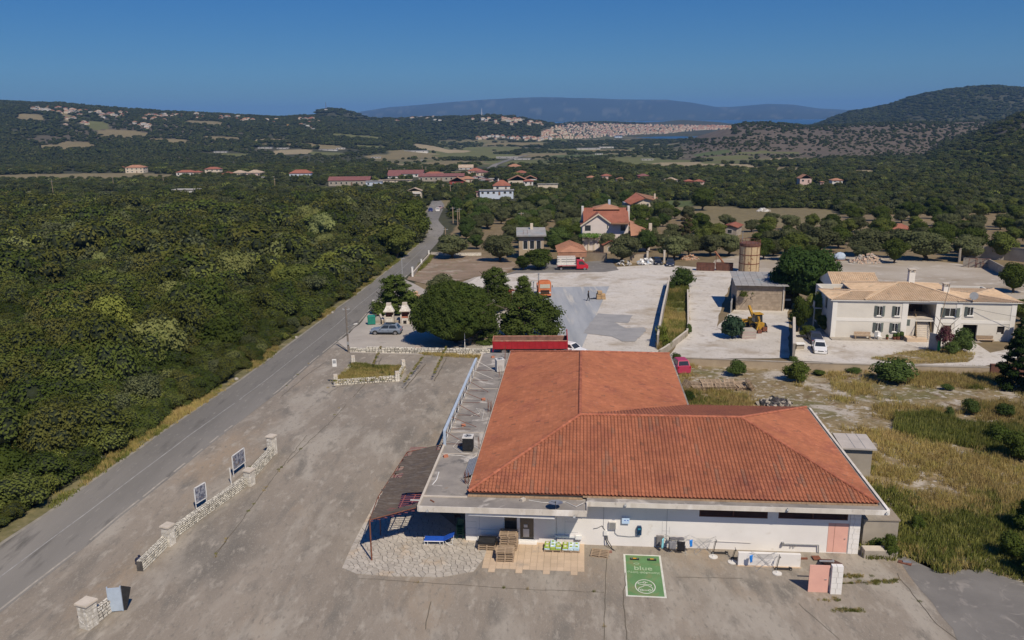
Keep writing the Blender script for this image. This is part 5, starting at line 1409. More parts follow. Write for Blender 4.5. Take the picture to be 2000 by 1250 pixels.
q_=G(1344,790);t=empty('white_box',q_,0,'small white window frame lying behind the shop roof','frame')
t.location=B(17.9,19.6,0);b=MB()
for s_ in(-1,1):b.box((s_*.55,0,1.6),(.14,.2,.8));b.box((0,0,1.6+s_*.36),(1.2,.2,.12))
b.build('frame',MT['white'],t);b=MB();b.box((0,.2,.8),(1.0,.3,1.6));b.build('support',MT['greywall'],t)
# ================================================================ vehicles
def ZA(px,py,Y):
 d=ray(px,py);return H+d.z/d.y*Y
def XA(px,py,Y):
 d=ray(px,py);return d.x/d.y*Y
def wheel(parent,x,y,r,w_,n=14):
 b=MB();b.tube((x,y-w_/2,r),(x,y+w_/2,r),r,n=n);o=b.build('wheel',MT['tyre'],parent)
 s_=1 if y>0 else-1
 b=MB();b.tube((x,y,r),(x,y+s_*(w_/2+.012),r),r*.62,n=10);b.build('rim',MT['rim'],o)
CARM={}
def carpaint(name,c):
 if name not in CARM:CARM[name]=mat(name+' car paint',c,tuple(v*.92 for v in c),scale=.8,rough=.32,spec=.6)
 return CARM[name]
def car(P,rz,label,paint,L=4.3,W=1.78,Hh=1.45,style='sedan',group='parked cars',suv=False,doors=True,cat='car',name='car'):
 t=empty(name,P,rz,label,cat,group)
 hb=(.30 if suv else .22);zb=Hh*(.60 if suv else .62);wr=Hh*.215 if not suv else .36
 h=L/2
 prof_={'sedan':[(-h,.45,zb-.12),(-h+.10,hb,zb-.04),(-h+.9,hb,zb),(-.2,hb,zb+.02),(h*.42,hb,zb-.02),(h-.25,hb,zb-.20),(h,.40,zb-.32)],'hatch':[(-h,.45,zb+.02),(-h+.08,hb,zb+.05),(-h+.6,hb,zb+.04),(0,hb,zb+.01),(h*.45,hb,zb-.03),(h-.22,hb,zb-.18),(h,.42,zb-.30)]}[style]
 b=MB();rings=[]
 for i,(x,z0,z1)in enumerate(prof_):
  k=.86 if i in(0,len(prof_)-1)else(.97 if i in(1,len(prof_)-2)else 1)
  w_=W/2*k;zm=(z0+z1)/2
  rings.append([(x,-w_*.90,z0),(x,-w_,zm-.05),(x,-w_*.985,z1-.12),(x,-w_*.88,z1),(x,0,z1+.035),(x,w_*.88,z1),(x,w_*.985,z1-.12),(x,w_,zm-.05),(x,w_*.90,z0)])
 vs=[v for r_ in rings for v in r_];n=9;fs=[]
 for i in range(len(rings)-1):
  for k in range(n-1):fs.append((i*n+k,(i+1)*n+k,(i+1)*n+k+1,i*n+k+1))
  fs.append((i*n+n-1,(i+1)*n+n-1,(i+1)*n,i*n))
 fs.append(tuple(range(n)));fs.append(tuple(range((len(rings)-1)*n+n-1,(len(rings)-1)*n-1,-1)))
 b.add(vs,fs)
 bo=b.build('body',paint,t)
 if style=='sedan':xa,xb,xc,xd=-h+.75,h*.42,-h*.42,h*.12
 else:xa,xb,xc,xd=-h+.22,h*.46,-h*.72,h*.13
 wb_,wt=W*.44,W*.36;z0=zb-.02
 cv=[(xa,-wb_,z0),(xb,-wb_,z0),(xb,wb_,z0),(xa,wb_,z0),(xc,-wt,Hh-.05),(xd,-wt,Hh-.05),(xd,wt,Hh-.05),(xc,wt,Hh-.05),(xc+.12,-wt*.85,Hh),(xd-.12,-wt*.85,Hh),(xd-.12,wt*.85,Hh),(xc+.12,wt*.85,Hh)]
 b=MB();b.add(cv,[(0,1,5,4),(1,2,6,5),(2,3,7,6),(3,0,4,7),(4,5,9,8),(5,6,10,9),(6,7,11,10),(7,4,8,11),(8,9,10,11)]);b.build('cabin',paint,t)
 def panel(name_,q_,off=.008,m_=MT['glass']):
  q_=[Vector(v)for v in q_];n_=(q_[1]-q_[0]).cross(q_[3]-q_[0]).normalized()*off
  b=MB();b.add([v+n_ for v in q_]+[v-n_ for v in q_],[(0,1,2,3),(7,6,5,4),(0,4,5,1),(1,5,6,2),(2,6,7,3),(3,7,4,0)]);return b.build(name_,m_,t)
 def lerp4(u0,v0,u1,v1,A,Bq_,Cq_,Dq_):
  A,Bq_,Cq_,Dq_=map(Vector,(A,Bq_,Cq_,Dq_))
  f=lambda u_,v_:(A.lerp(Bq_,u_)).lerp(Dq_.lerp(Cq_,u_),v_)
  return[f(u0,v0),f(u1,v0),f(u1,v1),f(u0,v1)]
 panel('windscreen',lerp4(.06,.06,.94,.92,cv[1],cv[2],cv[6],cv[5]));panel('rear_window',lerp4(.08,.12,.92,.90,cv[3],cv[0],cv[4],cv[7]))
 for u0,u1 in((.10,.50),(.54,.92)):
  panel('side_window',lerp4(u0,.14,u1,.90,cv[0],cv[1],cv[5],cv[4]));panel('side_window',lerp4(1-u1,.14,1-u0,.90,cv[2],cv[3],cv[7],cv[6]))
 for x in(-h+.78,h-.80):
  for y in(-W/2+.06,W/2-.06):
   wheel(t,x,y,wr,.22)
   b=MB();s_=1 if y>0 else-1
   aa=[(x+(wr+.05)*math.cos(a),(wr+.05)*math.sin(a)+wr)for a in np.linspace(-.1,math.pi+.1,9)]
   b.add([(p[0],s_*(W/2+.004),p[1])for p in aa]+[(x,s_*(W/2+.004),wr)],[((k,k+1,9)if s_<0 else(k+1,k,9))for k in range(8)]);b.build('wheel_arch',MT['black'],t)
 for y in(-1,1):
  b=MB();b.box((h-.09,y*W*.36,zb-.27),(.16,.30,.13),rz=-y*.35);b.build('headlight',plain('headlight glass',(.55,.56,.58),.15,0,.8)if 'hl' not in CARM else CARM['hl'],t)
  b=MB();b.box((-h+.05,y*W*.38,zb-.10),(.12,.24,.20),rz=y*.25);b.build('tail_light',CARM.setdefault('tl',plain('red tail light',(.45,.01,.02),.25)),t)
  b=MB();b.box((h*.30,y*(W/2+.07),zb+.06),(.14,.16,.11));b.build('mirror',paint,t)
 b=MB();b.box((h-.02,0,hb+.16),(.10,W*.84,.20));b.build('bumper',paint if not suv else MT['black'],t)
 b=MB();b.box((-h+.02,0,hb+.16),(.10,W*.84,.20));b.build('bumper',paint if not suv else MT['black'],t)
 b=MB();b.box((h+.035,0,hb+.20),(.01,.5,.11));b.build('number_plate',MT['white'],t)
 b=MB();b.box((h-.045,0,zb-.30),(.10,W*.42,.10));b.build('grille',MT['black'],t)
 if doors:
  b=MB()
  for y in(-1,1):
   for x in(-.55,.30,1.0 if L>4 else .95):b.box((x,y*(W/2-.004),(hb+zb)/2+.03),(.012,.012,zb-hb-.16))
  b.build('door_gap',MT['black'],t)
  for y in(-1,1):
   for x in(-.42,.45):b=MB();b.box((x,y*(W/2+.0),zb-.14),(.14,.03,.03));b.build('door_handle',paint if not suv else MT['black'],t)
 if suv:
  for y in(-1,1):b=MB();b.box((0,y*W*.34,Hh+.03),(L*.42,.04,.04));b.build('roof_rail',MT['black'],t)
  b=MB();b.box((-h*.28,0,Hh+.008),(1.5,W*.58,.012));b.build('sunroof',MT['glass'],t)
  for y in(-1,1):b=MB();b.box((0,y*(W/2-.0),hb+.06),(L*.5,.03,.14));b.build('sill_trim',MT['black'],t)
 return t
CARM['hl']=plain('headlight glass',(.55,.56,.58),.15,0,.8)
def mid(a,b_):return(a+b_)/2
silver=carpaint('blue silver',(.19,.23,.29));white=carpaint('white',(.74,.74,.74));navy=carpaint('dark navy',(.03,.038,.065));black_=carpaint('black',(.012,.012,.015));blue_=carpaint('blue',(.01,.02,.16))
p=mid(G(728,652),G(782,652));
car(p,math.pi+R_(-4),'blue silver crossover car parked beside the barbecues',silver,4.6,1.86,1.60,'hatch','cars parked in the yards',suv=True)
car(G(1600,686),R_(-106),'white saloon car parked nose towards the shop in front of the navy one',white,4.2,1.72,1.42,'sedan','cars parked in the yards')
car(G(1592,668),R_(-100),'dark navy car parked behind the white saloon',navy,4.4,1.75,1.42,'sedan','cars parked in the yards')
car(G(1284,516),R_(-92),'black car in the open gateway by the plastic heap',black_,4.5,1.95,1.5,'hatch','cars parked in the yards')
car(G(1309,519),R_(-102),'dark navy hatchback outside the gate post',navy,4.3,1.9,1.45,'hatch','cars parked in the yards')
car(G(841,413.0),R_(-85),'small blue car driving towards the drone on the far road bend',blue_,3.9,2.0,1.5,'hatch','cars driving on the far road')
car(G(855,412.5),R_(93),'white car driving away on the far road bend',white,4.2,2.0,1.6,'hatch','cars driving on the far road')
car(G(861,407.5),R_(80),'silver pink car just ahead of the white one on the far road',carpaint('rose silver',(.42,.33,.33)),4.0,1.9,1.5,'hatch','cars driving on the far road')
p=G(1119,690);car((p.x-.2,p.y,p.z),R_(-38),'white car half hidden behind the end of the red skip trailer',white,4.2,1.75,1.45,'hatch','cars parked in the yards')
pinkm=carpaint('faded magenta red',(.42,.045,.10))
p=G(1326,727);t=car((p.x+.2,p.y+.6,p.z),R_(96),'faded magenta van body with open cab abandoned behind the shop',pinkm,3.6,1.75,1.7,'hatch','wrecks behind the shop',cat='van',name='van')
# red skip trailer -------------------------------------------------
Yt=103.2;x0,x1=XA(963,672,Yt),XA(1108,670,Yt);zg=prof(Yt);zt=ZA(1030,666,Yt)
t=empty('skip_trailer',((x0+x1)/2,Yt+1.2,zg),R_(-1.5),'long red open skip trailer with rusty inside behind the shop','trailer')
LT=x1-x0;hT=zt-zg;wT=2.45
b=MB()
for s_ in(-1,1):
 b.box((0,s_*wT/2,hT/2+.45),(LT,.07,hT-.9))
b.build('side_panel',MT['redtruck'],t)
for k in range(13):
 for s_ in(-1,1):
  b=MB();b.box((-LT/2+.2+k*(LT-.4)/12,s_*(wT/2+.05),hT/2+.45),(.09,.06,hT-.95));b.build('rib',MT['redtruck'],t)
b=MB()
for s_ in(-1,1):b.box((0,s_*wT/2,hT+.02),(LT+.1,.14,.09))
b.box((-LT/2,0,hT+.02),(.12,wT,.09));b.build('rim',mat('worn rim paint',(.50,.30,.22),(.35,.12,.08),scale=2),t)
b=MB();b.box((0,0,.85),(LT-.1,wT-.1,.08));b.box((0,wT/2-.05,hT/2+.5),(LT-.15,.02,hT-.95));b.build('inner_lining',mat('rusty lining',(.28,.15,.11),(.16,.09,.07),scale=1.2),t)
b=MB();b.prism([(-LT/2-.04,-wT/2),(-LT/2+.04,-wT/2),(-LT/2+.04,wT/2),(-LT/2-.04,wT/2)],.5,hT);b.build('end_panel',MT['redtruck'],t)
b=MB();b.prism([(LT/2+.0,-wT/2),(LT/2+.1,-wT/2),(LT/2+.1,wT/2),(LT/2,wT/2)],.5,[hT+.1,hT+.1,hT+.95,hT+.95]);b.build('tail_gate',MT['redtruck'],t)
for k in(-3.4,-2.3,2.2,3.3):
 for y in(-.95,.95):wheel(t,k,y,.48,.3,12)
b=MB();b.box((0,0,.62),(LT*.96,.9,.2));b.build('chassis',MT['black'],t)
# red flatbed truck --------------------------------------------------
p=G(1120,527);t=empty('flatbed_truck',(p.x,p.y,p.z),R_(0),'red cab truck with white stake sides in front of the tiled garage','truck')
k_=1.18
b=MB();b.box((-1.35*k_,0,.95*k_),(3.6*k_,2.0,.12));b.box((-1.35*k_,-1.0,1.15*k_),(3.6*k_,.05,.34));b.box((-1.35*k_,1.0,1.15*k_),(3.6*k_,.05,.34));b.build('bed',MT['offwhite'],t)
b=MB();b.box((-1.35*k_,-1.04,.98*k_),(3.6*k_,.04,.14));b.build('bed_stripe',MT['redtruck'],t)
for z in(1.6,2.05,2.5):
 for y in(-1,1):b=MB();b.box((-1.35*k_,y,z*k_),(3.5*k_,.05,.24));b.build('stake_board',MT['offwhite'],t)
for x in(-3.05,-1.35,.35):
 for y in(-1,1):b=MB();b.box((x*k_,y*1.02,1.75*k_),(.08,.06,1.7*k_));b.build('stake_post',MT['steel'],t)
b=MB();b.side([(.55*k_,.45),(2.75*k_,.45),(2.8*k_,1.1),(2.35*k_,1.35),(1.75*k_,2.25),(.6*k_,2.3)],-.98,.98);b.build('cab',MT['red'],t)
b=MB();b.side([(.95*k_,1.35),(2.2*k_,1.35),(1.68*k_,2.12),(.95*k_,2.12)],-.995,.995);b.build('side_window',MT['glass'],t)
b=MB();b.box((2.08*k_,0,1.80),(.03,1.7,.95),ry=R_(-36));b.build('windscreen',MT['glass'],t)
for x in(-2.4*k_,2.1*k_):
 for y in(-.85,.85):wheel(t,x,y,.42,.25,12)
b=MB();b.box((-.9,0,.62),(5.2*k_*.9,.9,.2));b.build('chassis',MT['black'],t)
b=MB();b.box((2.78*k_,-.7,.85),(.08,.3,.2));b.box((2.78*k_,.7,.85),(.08,.3,.2));b.build('headlight',CARM['hl'],t)
# faded orange lorry seen from the front --------------------------------
p=G(1064,583);t=empty('orange_lorry',(p.x,p.y+1.5,p.z),R_(2),'faded orange lorry with open grille facing the shop','lorry')
b=MB();b.box((0,-.3,1.75),(2.3,1.9,2.1));b.side([(-1.15,2.8),(1.15,2.8),(1.02,3.0),(-1.02,3.0)],-1.2,.6);b.build('cab',MT['orange'],t)
b=MB();b.box((0,-1.27,2.25),(1.85,.05,.72));b.build('windscreen',mat('dusty windscreen',(.50,.47,.38),(.42,.40,.33),scale=2,rough=.4),t)
b=MB();b.box((0,-1.28,1.15),(1.6,.06,.72));b.build('engine_opening',MT['dark'],t)
for k in range(7):b=MB();b.box((-.66+k*.22,-1.32,1.0),(.06,.04,.45));b.build('grille_bar',MT['rust'],t)
b=MB();b.box((0,-1.35,.62),(2.3,.16,.26));b.build('bumper',MT['orange'],t)
for s_ in(-1,1):
 b=MB();b.box((s_*.95,-1.31,1.05),(.26,.08,.26));b.build('headlight',MT['offwhite'],t)
 b=MB();b.box((s_*1.33,-1.15,2.2),(.14,.08,.4));b.build('mirror',MT['black'],t)
 b=MB();b.box((s_*1.16,-.3,2.25),(.03,1.2,.65));b.build('side_window',MT['glass'],t)
b=MB();b.box((0,2.6,1.35),(2.35,3.9,.9));b.build('body',MT['orange'],t)
b=MB();b.path([(-.6,-.2,3.0),(-.6,-.2,3.25),(.6,-.2,3.25),(.6,-.2,3.0)],.03);b.box((0,.3,3.04),(1.6,.6,.06));b.build('roof_rack',MT['orange'],t)
for y in(-.6,3.6):
 for x in(-1.0,1.0):
  b=MB();b.tube((x-.15,y,.48),(x+.15,y,.48),.48,n=12);w1=b.build('wheel',MT['tyre'],t);b=MB();b.tube((x-.17,y,.48),(x+.17,y,.48),.25,n=8);b.build('rim',MT['rim'],w1)
# yellow digger ---------------------------------------------------------
p=G(1484,650);t=empty('digger',(p.x,p.y+1.2,p.z),R_(8),'yellow backhoe digger parked in the white lot','digger')
b=MB();b.box((.0,.6,.95),(1.3,2.8,.8));b.box((0,1.7,1.35),(1.1,1.3,.5));b.build('chassis',MT['digger'],t)
b=MB();b.box((.0,.3,1.95),(1.2,1.1,1.1),tap=.9);cb=b.build('cab',MT['glass'],t)
b=MB();b.box((0,.3,2.55),(1.35,1.3,.1));b.build('cab_roof',MT['digger'],t)
for x in(-.85,.85):
 b=MB();b.tube((x-.22,-.2,.62),(x+.22,-.2,.62),.62,n=12);w1=b.build('wheel',MT['tyre'],t);b=MB();b.tube((x-.24,-.2,.62),(x+.24,-.2,.62),.3,n=8);b.build('rim',MT['digger'],w1)
 b=MB();b.tube((x-.18,1.9,.45),(x+.18,1.9,.45),.45,n=12);w1=b.build('wheel',MT['tyre'],t);b=MB();b.tube((x-.2,1.9,.45),(x+.2,1.9,.45),.22,n=8);b.build('rim',MT['digger'],w1)
 b=MB();b.box((x*.75,2.6,1.0),(.18,1.9,.22),rx=R_(-18));b.build('loader_arm',MT['digger'],t)
 b=MB();b.box((x*1.0,-1.2,.5),(.12,.16,1.0));b.box((x*1.0,-1.2,.05),(.4,.35,.06));b.build('stabiliser',MT['black'],t)
b=MB();b.side([(-1.1,.2),(1.1,.2),(1.0,.9),(-1.0,.9)],3.3,3.9);b.build('front_bucket',MT['digger'],t)
b=MB();b.box((-.45,-1.35,1.55),(.26,.30,1.9),ry=R_(-10));b.box((-.75,-1.7,1.35),(.22,.26,1.6),ry=R_(12));b.build('boom',MT['digger'],t)
b=MB();b.box((.35,3.1,2.0),(.34,2.6,.34),rx=R_(38));b.build('dipper',MT['digger'],t)
b=MB();b.box((-.55,-1.85,.4),(.6,.4,.5));b.box((.5,-1.3,.55),(.7,.3,.6));b.build('bucket',MT['rust'],t)
# walking person in black -------------------------------------------------
p=G(1149,588.5)
def person(P,rz,label,sc_):
 J={'pel':(0,0,.95),'chest':(0,.02,1.30),'neck':(0,0,1.50),'head':(0,-.02,1.66),'lh':(.10,0,.90),'lk':(.12,-.16,.50),'lf':(.12,-.12,.08),'lt':(.12,-.28,.04),'rh':(-.10,0,.90),'rk':(-.11,.06,.49),'rf':(-.11,.30,.12),'rt':(-.11,.18,.03),'ls':(.18,0,1.42),'le':(.24,.10,1.15),'lw':(.24,-.04,.92),'lhd':(.23,-.08,.83),'rs':(-.18,0,1.42),'re':(-.25,-.06,1.14),'rw':(-.22,-.22,.95),'rhd':(-.21,-.28,.88)}
 Rr={'pel':.15,'chest':.17,'neck':.065,'head':.105,'lh':.10,'lk':.07,'lf':.05,'lt':.04,'rh':.10,'rk':.07,'rf':.05,'rt':.04,'ls':.075,'le':.05,'lw':.035,'lhd':.035,'rs':.075,'re':.05,'rw':.035,'rhd':.035}
 E_=[('pel','chest'),('chest','neck'),('neck','head'),('pel','lh'),('lh','lk'),('lk','lf'),('lf','lt'),('pel','rh'),('rh','rk'),('rk','rf'),('rf','rt'),('chest','ls'),('ls','le'),('le','lw'),('lw','lhd'),('chest','rs'),('rs','re'),('re','rw'),('rw','rhd')]
 ks=list(J);me=bpy.data.meshes.new('person');me.from_pydata([J[k]for k in ks],[(ks.index(a),ks.index(c_))for a,c_ in E_],[])
 t=empty('person',P,rz,label,'person');o=link('body',me,t);t.scale=(sc_,)*3
 sk=o.modifiers.new('skin','SKIN')
 for i,k in enumerate(ks):
  me.skin_vertices[0].data[i].radius=(Rr[k],Rr[k]);me.skin_vertices[0].data[i].use_root=(k=='pel')
 o.modifiers.new('sub','SUBSURF').levels=1;o.modifiers[-1].render_levels=2
 me.materials.append(plain('black clothes',(.016,.015,.018),.9))
 b=MB();b.ball((0,-.035,1.67),(.098,.115,.125),10,7);h_=b.build('head',plain('tan skin',(.32,.19,.13),.6),t,smooth=True)
 b=MB();b.ball((0,-.005,1.71),(.108,.118,.115),10,7);b.build('hair',plain('dark hair',(.02,.015,.012),.8),t,smooth=True)
 b=MB();b.box((0,-.155,1.66),(.025,.03,.04));b.build('nose',plain('tan skin nose',(.32,.19,.13),.6),h_)
 for s_ in(.23,-.21):
  b=MB();y0=-.10 if s_>0 else-.30;z0=.80 if s_>0 else .86
  for k in range(4):b.tube((s_+(k-1.5)*.02,y0,z0),(s_+(k-1.5)*.021,y0-.02,z0-.08),.010,.007,4)
  b.tube((s_+(.035 if s_<0 else-.035),y0-.01,z0+.02),(s_+(.05 if s_<0 else-.05),y0-.03,z0-.03),.011,.008,4);b.build('hand',plain('tan skin hand',(.32,.19,.13),.6),t)
 return t
person(p,R_(75),'person in black clothes walking across the pale slab',1.08)
# crates, plastic heap, machine behind the pines
p=G(1172,585);t=empty('crate_stack',p,.1,'small stack of tan wooden crates beside the walking person','crates')
for k,(x,y,z)in enumerate(((-.3,0,.0),(.55,0,0),(-.25,.1,.55),(.5,0,.55),(-.1,0,1.1))):
 b=MB();b.box((x,y,z+.26),(.78,.9,.50));b.build('crate',mat('tan crate wood',(.55,.38,.20),(.42,.29,.16),scale=4)if k==0 else bpy.data.materials['tan crate wood'],t)
 for q_ in range(2):b=MB();b.box((x,y-.46,z+.15+q_*.22),(.80,.02,.05));b.build('slat',MT['wood_old'],t)
b=MB();b.box((-1.3,.2,.12),(.9,.35,.24));b.build('black_part',MT['black'],t)
def heap(name,px,py,wpx,hm,n,m_list,label,cat,seed,sz=(.25,.7),flat=.6,kind=None):
 c_=G(px,py);wd_=(G(px+wpx/2,py)-G(px-wpx/2,py)).length/2
 t=empty(name,c_,0,label,cat);r=random.Random(seed)
 for mi,m_ in enumerate(m_list):
  b=MB()
  for k in range(n//len(m_list)):
   a=r.uniform(0,6.28);q_=math.sqrt(r.random());x=q_*math.cos(a)*wd_;y=q_*math.sin(a)*wd_*flat
   z=hm*(1-q_**1.5)*r.random()
   b.box((x,y,z+.1),(r.uniform(*sz),r.uniform(*sz),r.uniform(*sz)*.6),rz=r.uniform(0,3),rx=r.uniform(-.6,.6),ry=r.uniform(-.5,.5),tap=r.uniform(.6,1))
  b.build('piece',m_,t,kind='stuff')
 return t
heap('junk_heap',1262,516,36,2.0,90,[MT['white'],MT['bluesteel'],MT['offwhite'],MT['greysteel']],'heap of white plastic chairs and scrap outside the villa gate','junk heap',3,(.3,.9))
heap('junk_heap',1218,518,30,1.2,50,[MT['greysteel'],MT['drygrass'],MT['offwhite']],'low heap of grey scrap left of the white plastic heap','junk heap',4,(.2,.7))
heap('rubble_heap',1692,513,66,2.2,420,[MT['rubble'],plain('pinkish rubble',(.50,.36,.27),.9),MT['rock']],'wide heap of pinkish broken stone behind the two storey house','rubble',5,(.35,.9))
heap('rubble_heap',1348,507,34,1.2,110,[plain('reddish rubble',(.46,.27,.17),.9),MT['rubble']],'reddish rubble heap beside the brown gate','rubble',6,(.3,.7))
heap('rock_heap',812,585,16,1.6,40,[plain('orange earth',(.50,.33,.22),.9),MT['rubble']],'orange earth and stones between the two pines','earth heap',7,(.4,1.1))
heap('burnt_heap',1512,790,62,.55,260,[MT['char'],MT['tarblack'],MT['greywall']],'low spread of burnt black debris in the dry field','debris',8,(.2,.8),.45)
heap('rock_heap',1490,413,22,1.2,60,[MT['rock'],MT['offwhite']],'white stones lying in the upper dry field','rocks',9,(.6,1.6))
heap('rock_heap',1340,505,26,.8,30,[MT['wood_old']],'old timber lying by the olive trees','timber',10,(.3,1.4))
heap('white_bags',1022,603,22,1.0,24,[MT['offwhite'],MT['rubble'],plain('terracotta piece',(.4,.18,.12))],'pale sacks and clay pieces between the pines','sacks',11,(.5,1.0))
p=G(992,600);t=empty('red_machine',p,.3,'rusty red machine half hidden between the pines','machine')
b=MB();b.box((0,0,1.0),(1.6,1.4,1.2));b.box((.2,0,2.2),(.9,.8,1.4));b.build('frame',MT['rust'],t);b=MB();b.box((.2,0,3.0),(1.8,1.2,.16));b.build('roof',plain('red machine paint',(.32,.07,.05),.7),t)
for k in(-.7,.7):b=MB();b.tube((k,-.7,.5),(k,.7,.5),.5,n=10);b.build('wheel',MT['tyre'],t)
t=empty('steel_post',G(1052,566),0,'dark steel post beside the orange lorry','post');b=MB();b.tube((0,0,0),(0,0,3.2),.13);b.box((0,0,3.22),(.4,.4,.05));b.build('post',MT['greysteel'],t)
t=empty('steel_post',G(1042,580),0,'grey steel post half hidden behind the pine','post');b=MB();b.tube((0,0,0),(0,0,2.9),.12);b.box((0,0,2.92),(.4,.4,.05));b.build('post',MT['greysteel'],t)
# barbecues -----------------------------------------------------------------
def bbq(px,py,label,tall,rz=0):
 p=G(px,py);t=empty('barbecue',p,rz,label,'barbecue','stone barbecues behind the parked car')
 m1=MT['paver'];s_=1.0
 b=MB();b.box((-.62,0,.75),(.20,1.0,1.5));b.box((.62,0,.75),(.20,1.0,1.5));b.box((0,.42,1.2),(1.44,.16,2.0));b.build('side_pillar',MT['capstone'],t)
 b=MB();b.box((0,0,1.10),(1.2,.95,.12));b.build('hearth',mat('red fire brick',(.40,.16,.10),(.30,.11,.07),scale=5)if tall else MT['capstone'],t)
 b=MB();b.box((0,.30,1.60),(1.04,.06,.9));b.build('firebox',MT['brown'],t)
 h0=2.05
 b=MB();b.prism([(-.85,-.6),(.85,-.6),(.85,.55),(-.85,.55)],h0,h0+.14);b.build('hood_base',MT['capstone'],t)
 b=MB();b.add([(-.78,-.55,h0+.14),(.78,-.55,h0+.14),(.78,.5,h0+.14),(-.78,.5,h0+.14),(-.34,-.2,h0+1.05),(.34,-.2,h0+1.05),(.34,.3,h0+1.05),(-.34,.3,h0+1.05)],[(0,1,5,4),(1,2,6,5),(2,3,7,6),(3,0,4,7),(4,5,6,7)]);b.build('hood',MT['stone'],t)
 b=MB();b.box((0,.05,h0+1.2),(.72,.55,.35));b.build('chimney',MT['capstone'],t)
 b=MB();b.box((0,-.2,.5),(1.04,.8,1.0));b.build('base',MT['stone'],t)
 if tall:b=MB();b.box((0,-.62,.40),(.5,.04,.5));b.build('log_opening',MT['dark'],t)
bbq(761,633,'stone barbecue with red firebox left, just behind the car',False)
bbq(792,632,'taller stone barbecue with arched log store right of the car',True)
a=G(740,634);c_=G(806,631)
t=empty('terrace_base',mid(G(745,632),G(806,631)),0,'low stone platform around the two barbecues','platform')
b=MB();b.box((-.6,1.6,.2),(6.2,3.0,.5));b.box((2.0,-.3,.3),(2.2,.8,.75));b.build('platform',MT['greywall'],t)
b=MB();
for k in range(10):b.box((.98+k*.22,-.73,.3+.1*(k%3-1)),(.18,.04,.14))
b.build('facing',MT['stone'],t,kind='stuff')
# green bin
p=G(726,634);t=empty('waste_bin',p,.2,'green wheeled waste bin beside the parked car','bin')
b=MB();b.prism([(-.6,-.42),(.6,-.42),(.6,.42),(-.6,.42)],.15,1.25);b.build('body',plain('teal bin plastic',(.02,.22,.16),.5),t);b=MB();b.side([(-.64,1.25),(.64,1.25),(.5,1.48),(-.5,1.48)],-.46,.46);b.build('lid',plain('teal bin lid',(.03,.26,.19),.5),t)
for x in(-.5,.5):
 for y in(-.35,.35):b=MB();b.tube((x,y-.04,.09),(x,y+.04,.09),.09,n=8);b.build('wheel',MT['tyre'],t)
b=MB()
for k in range(5):b.box((-.48+k*.24,-.435,.7),(.04,.03,.9))
b.build('rib',plain('teal bin rib',(.02,.2,.15),.5),t)
# generic boundary wall between ground points, with cap
def block_wall(pts,hh,th,m_,label,capm=None,cat='wall',posts=None,name='boundary_wall'):
 P0=G(*pts[0]);t=empty(name,P0,0,label,cat)
 ps=[G(*p)for p in pts]
 for a,c_ in zip(ps,ps[1:]):
  d=c_-a;L=math.hypot(d.x,d.y);rz=math.atan2(d.y,d.x);z1=c_.z-a.z
  b=MB();b.add([(0,-th/2,-.3),(L,-th/2,z1-.3),(L,th/2,z1-.3),(0,th/2,-.3),(0,-th/2,hh),(L,-th/2,z1+hh),(L,th/2,z1+hh),(0,th/2,hh)],[(3,2,1,0),(4,5,6,7),(0,1,5,4),(1,2,6,5),(2,3,7,6),(3,0,4,7)])
  o=b.build('wall_panel',m_,t);o.location=a-P0;o.rotation_euler=(0,0,rz)
  b=MB();w2=th/2+.03;b.add([(0,-w2,hh),(L,-w2,z1+hh),(L,w2,z1+hh),(0,w2,hh),(0,-w2,hh+.07),(L,-w2,z1+hh+.07),(L,w2,z1+hh+.07),(0,w2,hh+.07)],[(3,2,1,0),(4,5,6,7),(0,1,5,4),(1,2,6,5),(2,3,7,6),(3,0,4,7)])
  o=b.build('coping',capm or MT['greywall'],t);o.location=a-P0+Vector((0,0,.002));o.rotation_euler=(0,0,rz)
 for px,py,ph,pw2,pm in(posts or[]):
  q_=G(px,py);b=MB();b.box((0,0,ph/2),(pw2,pw2,ph));b.box((0,0,ph+.05),(pw2+.1,pw2+.1,.1));o=b.build('post',pm,t);o.location=q_-P0
 return t
block_wall([(1328,713),(1540,722),(1745,729),(1930,733)],.95,.3,MT['tanwall'],'long tan boundary wall between the dry field and the lots')
block_wall([(1932,733),(2090,736)],1.3,.4,MT['brown'],'dark brown wall behind the big conifer on the right',MT['brown'])
block_wall([(1307,560),(1294,622),(1284,681)],1.9,.22,MT['greywall'],'grey wall between the white yard and the overgrown strip',MT['capstone'])
block_wall([(1343,575),(1344,640),(1342,657),(1300,690),(1288,697)],.9,.2,MT['greywall'],'low grey kerb wall curving round the overgrown strip',MT['capstone'])
block_wall([(1549,706),(1549,646)],2.3,.3,MT['greywall'],'thin grey wall standing end on beside the digger lot',MT['capstone'])
block_wall([(1427,612),(1437,575),(1440,545)],1.8,.15,MT['greyroof'],'pale leaning fence panels left of the grey roofed shed',MT['greyroof'],'fence')
block_wall([(806,541),(824,519),(840,501)],.85,.2,MT['greywall'],'low roadside wall with three white posts',MT['capstone'],posts=[(806,541,2.1,.35,MT['white']),(823.5,520,1.6,.3,MT['white']),(838,502,1.6,.3,MT['white'])])
block_wall([(733,600),(748,634)],.7,.25,MT['tanwall'],'low wall from the road to the barbecues',MT['capstone'],posts=[(730,600,1.2,.25,MT['offwhite'])])
block_wall([(842,498),(880,500),(940,499)],.7,.3,MT['stone'],'low stone wall under the roadside olive trees',MT['capstone'])
block_wall([(1143,508),(1185,511)],2.1,.3,MT['tanwall'],'tan plastered wall right of the tiled garage',MT['wood_old'])
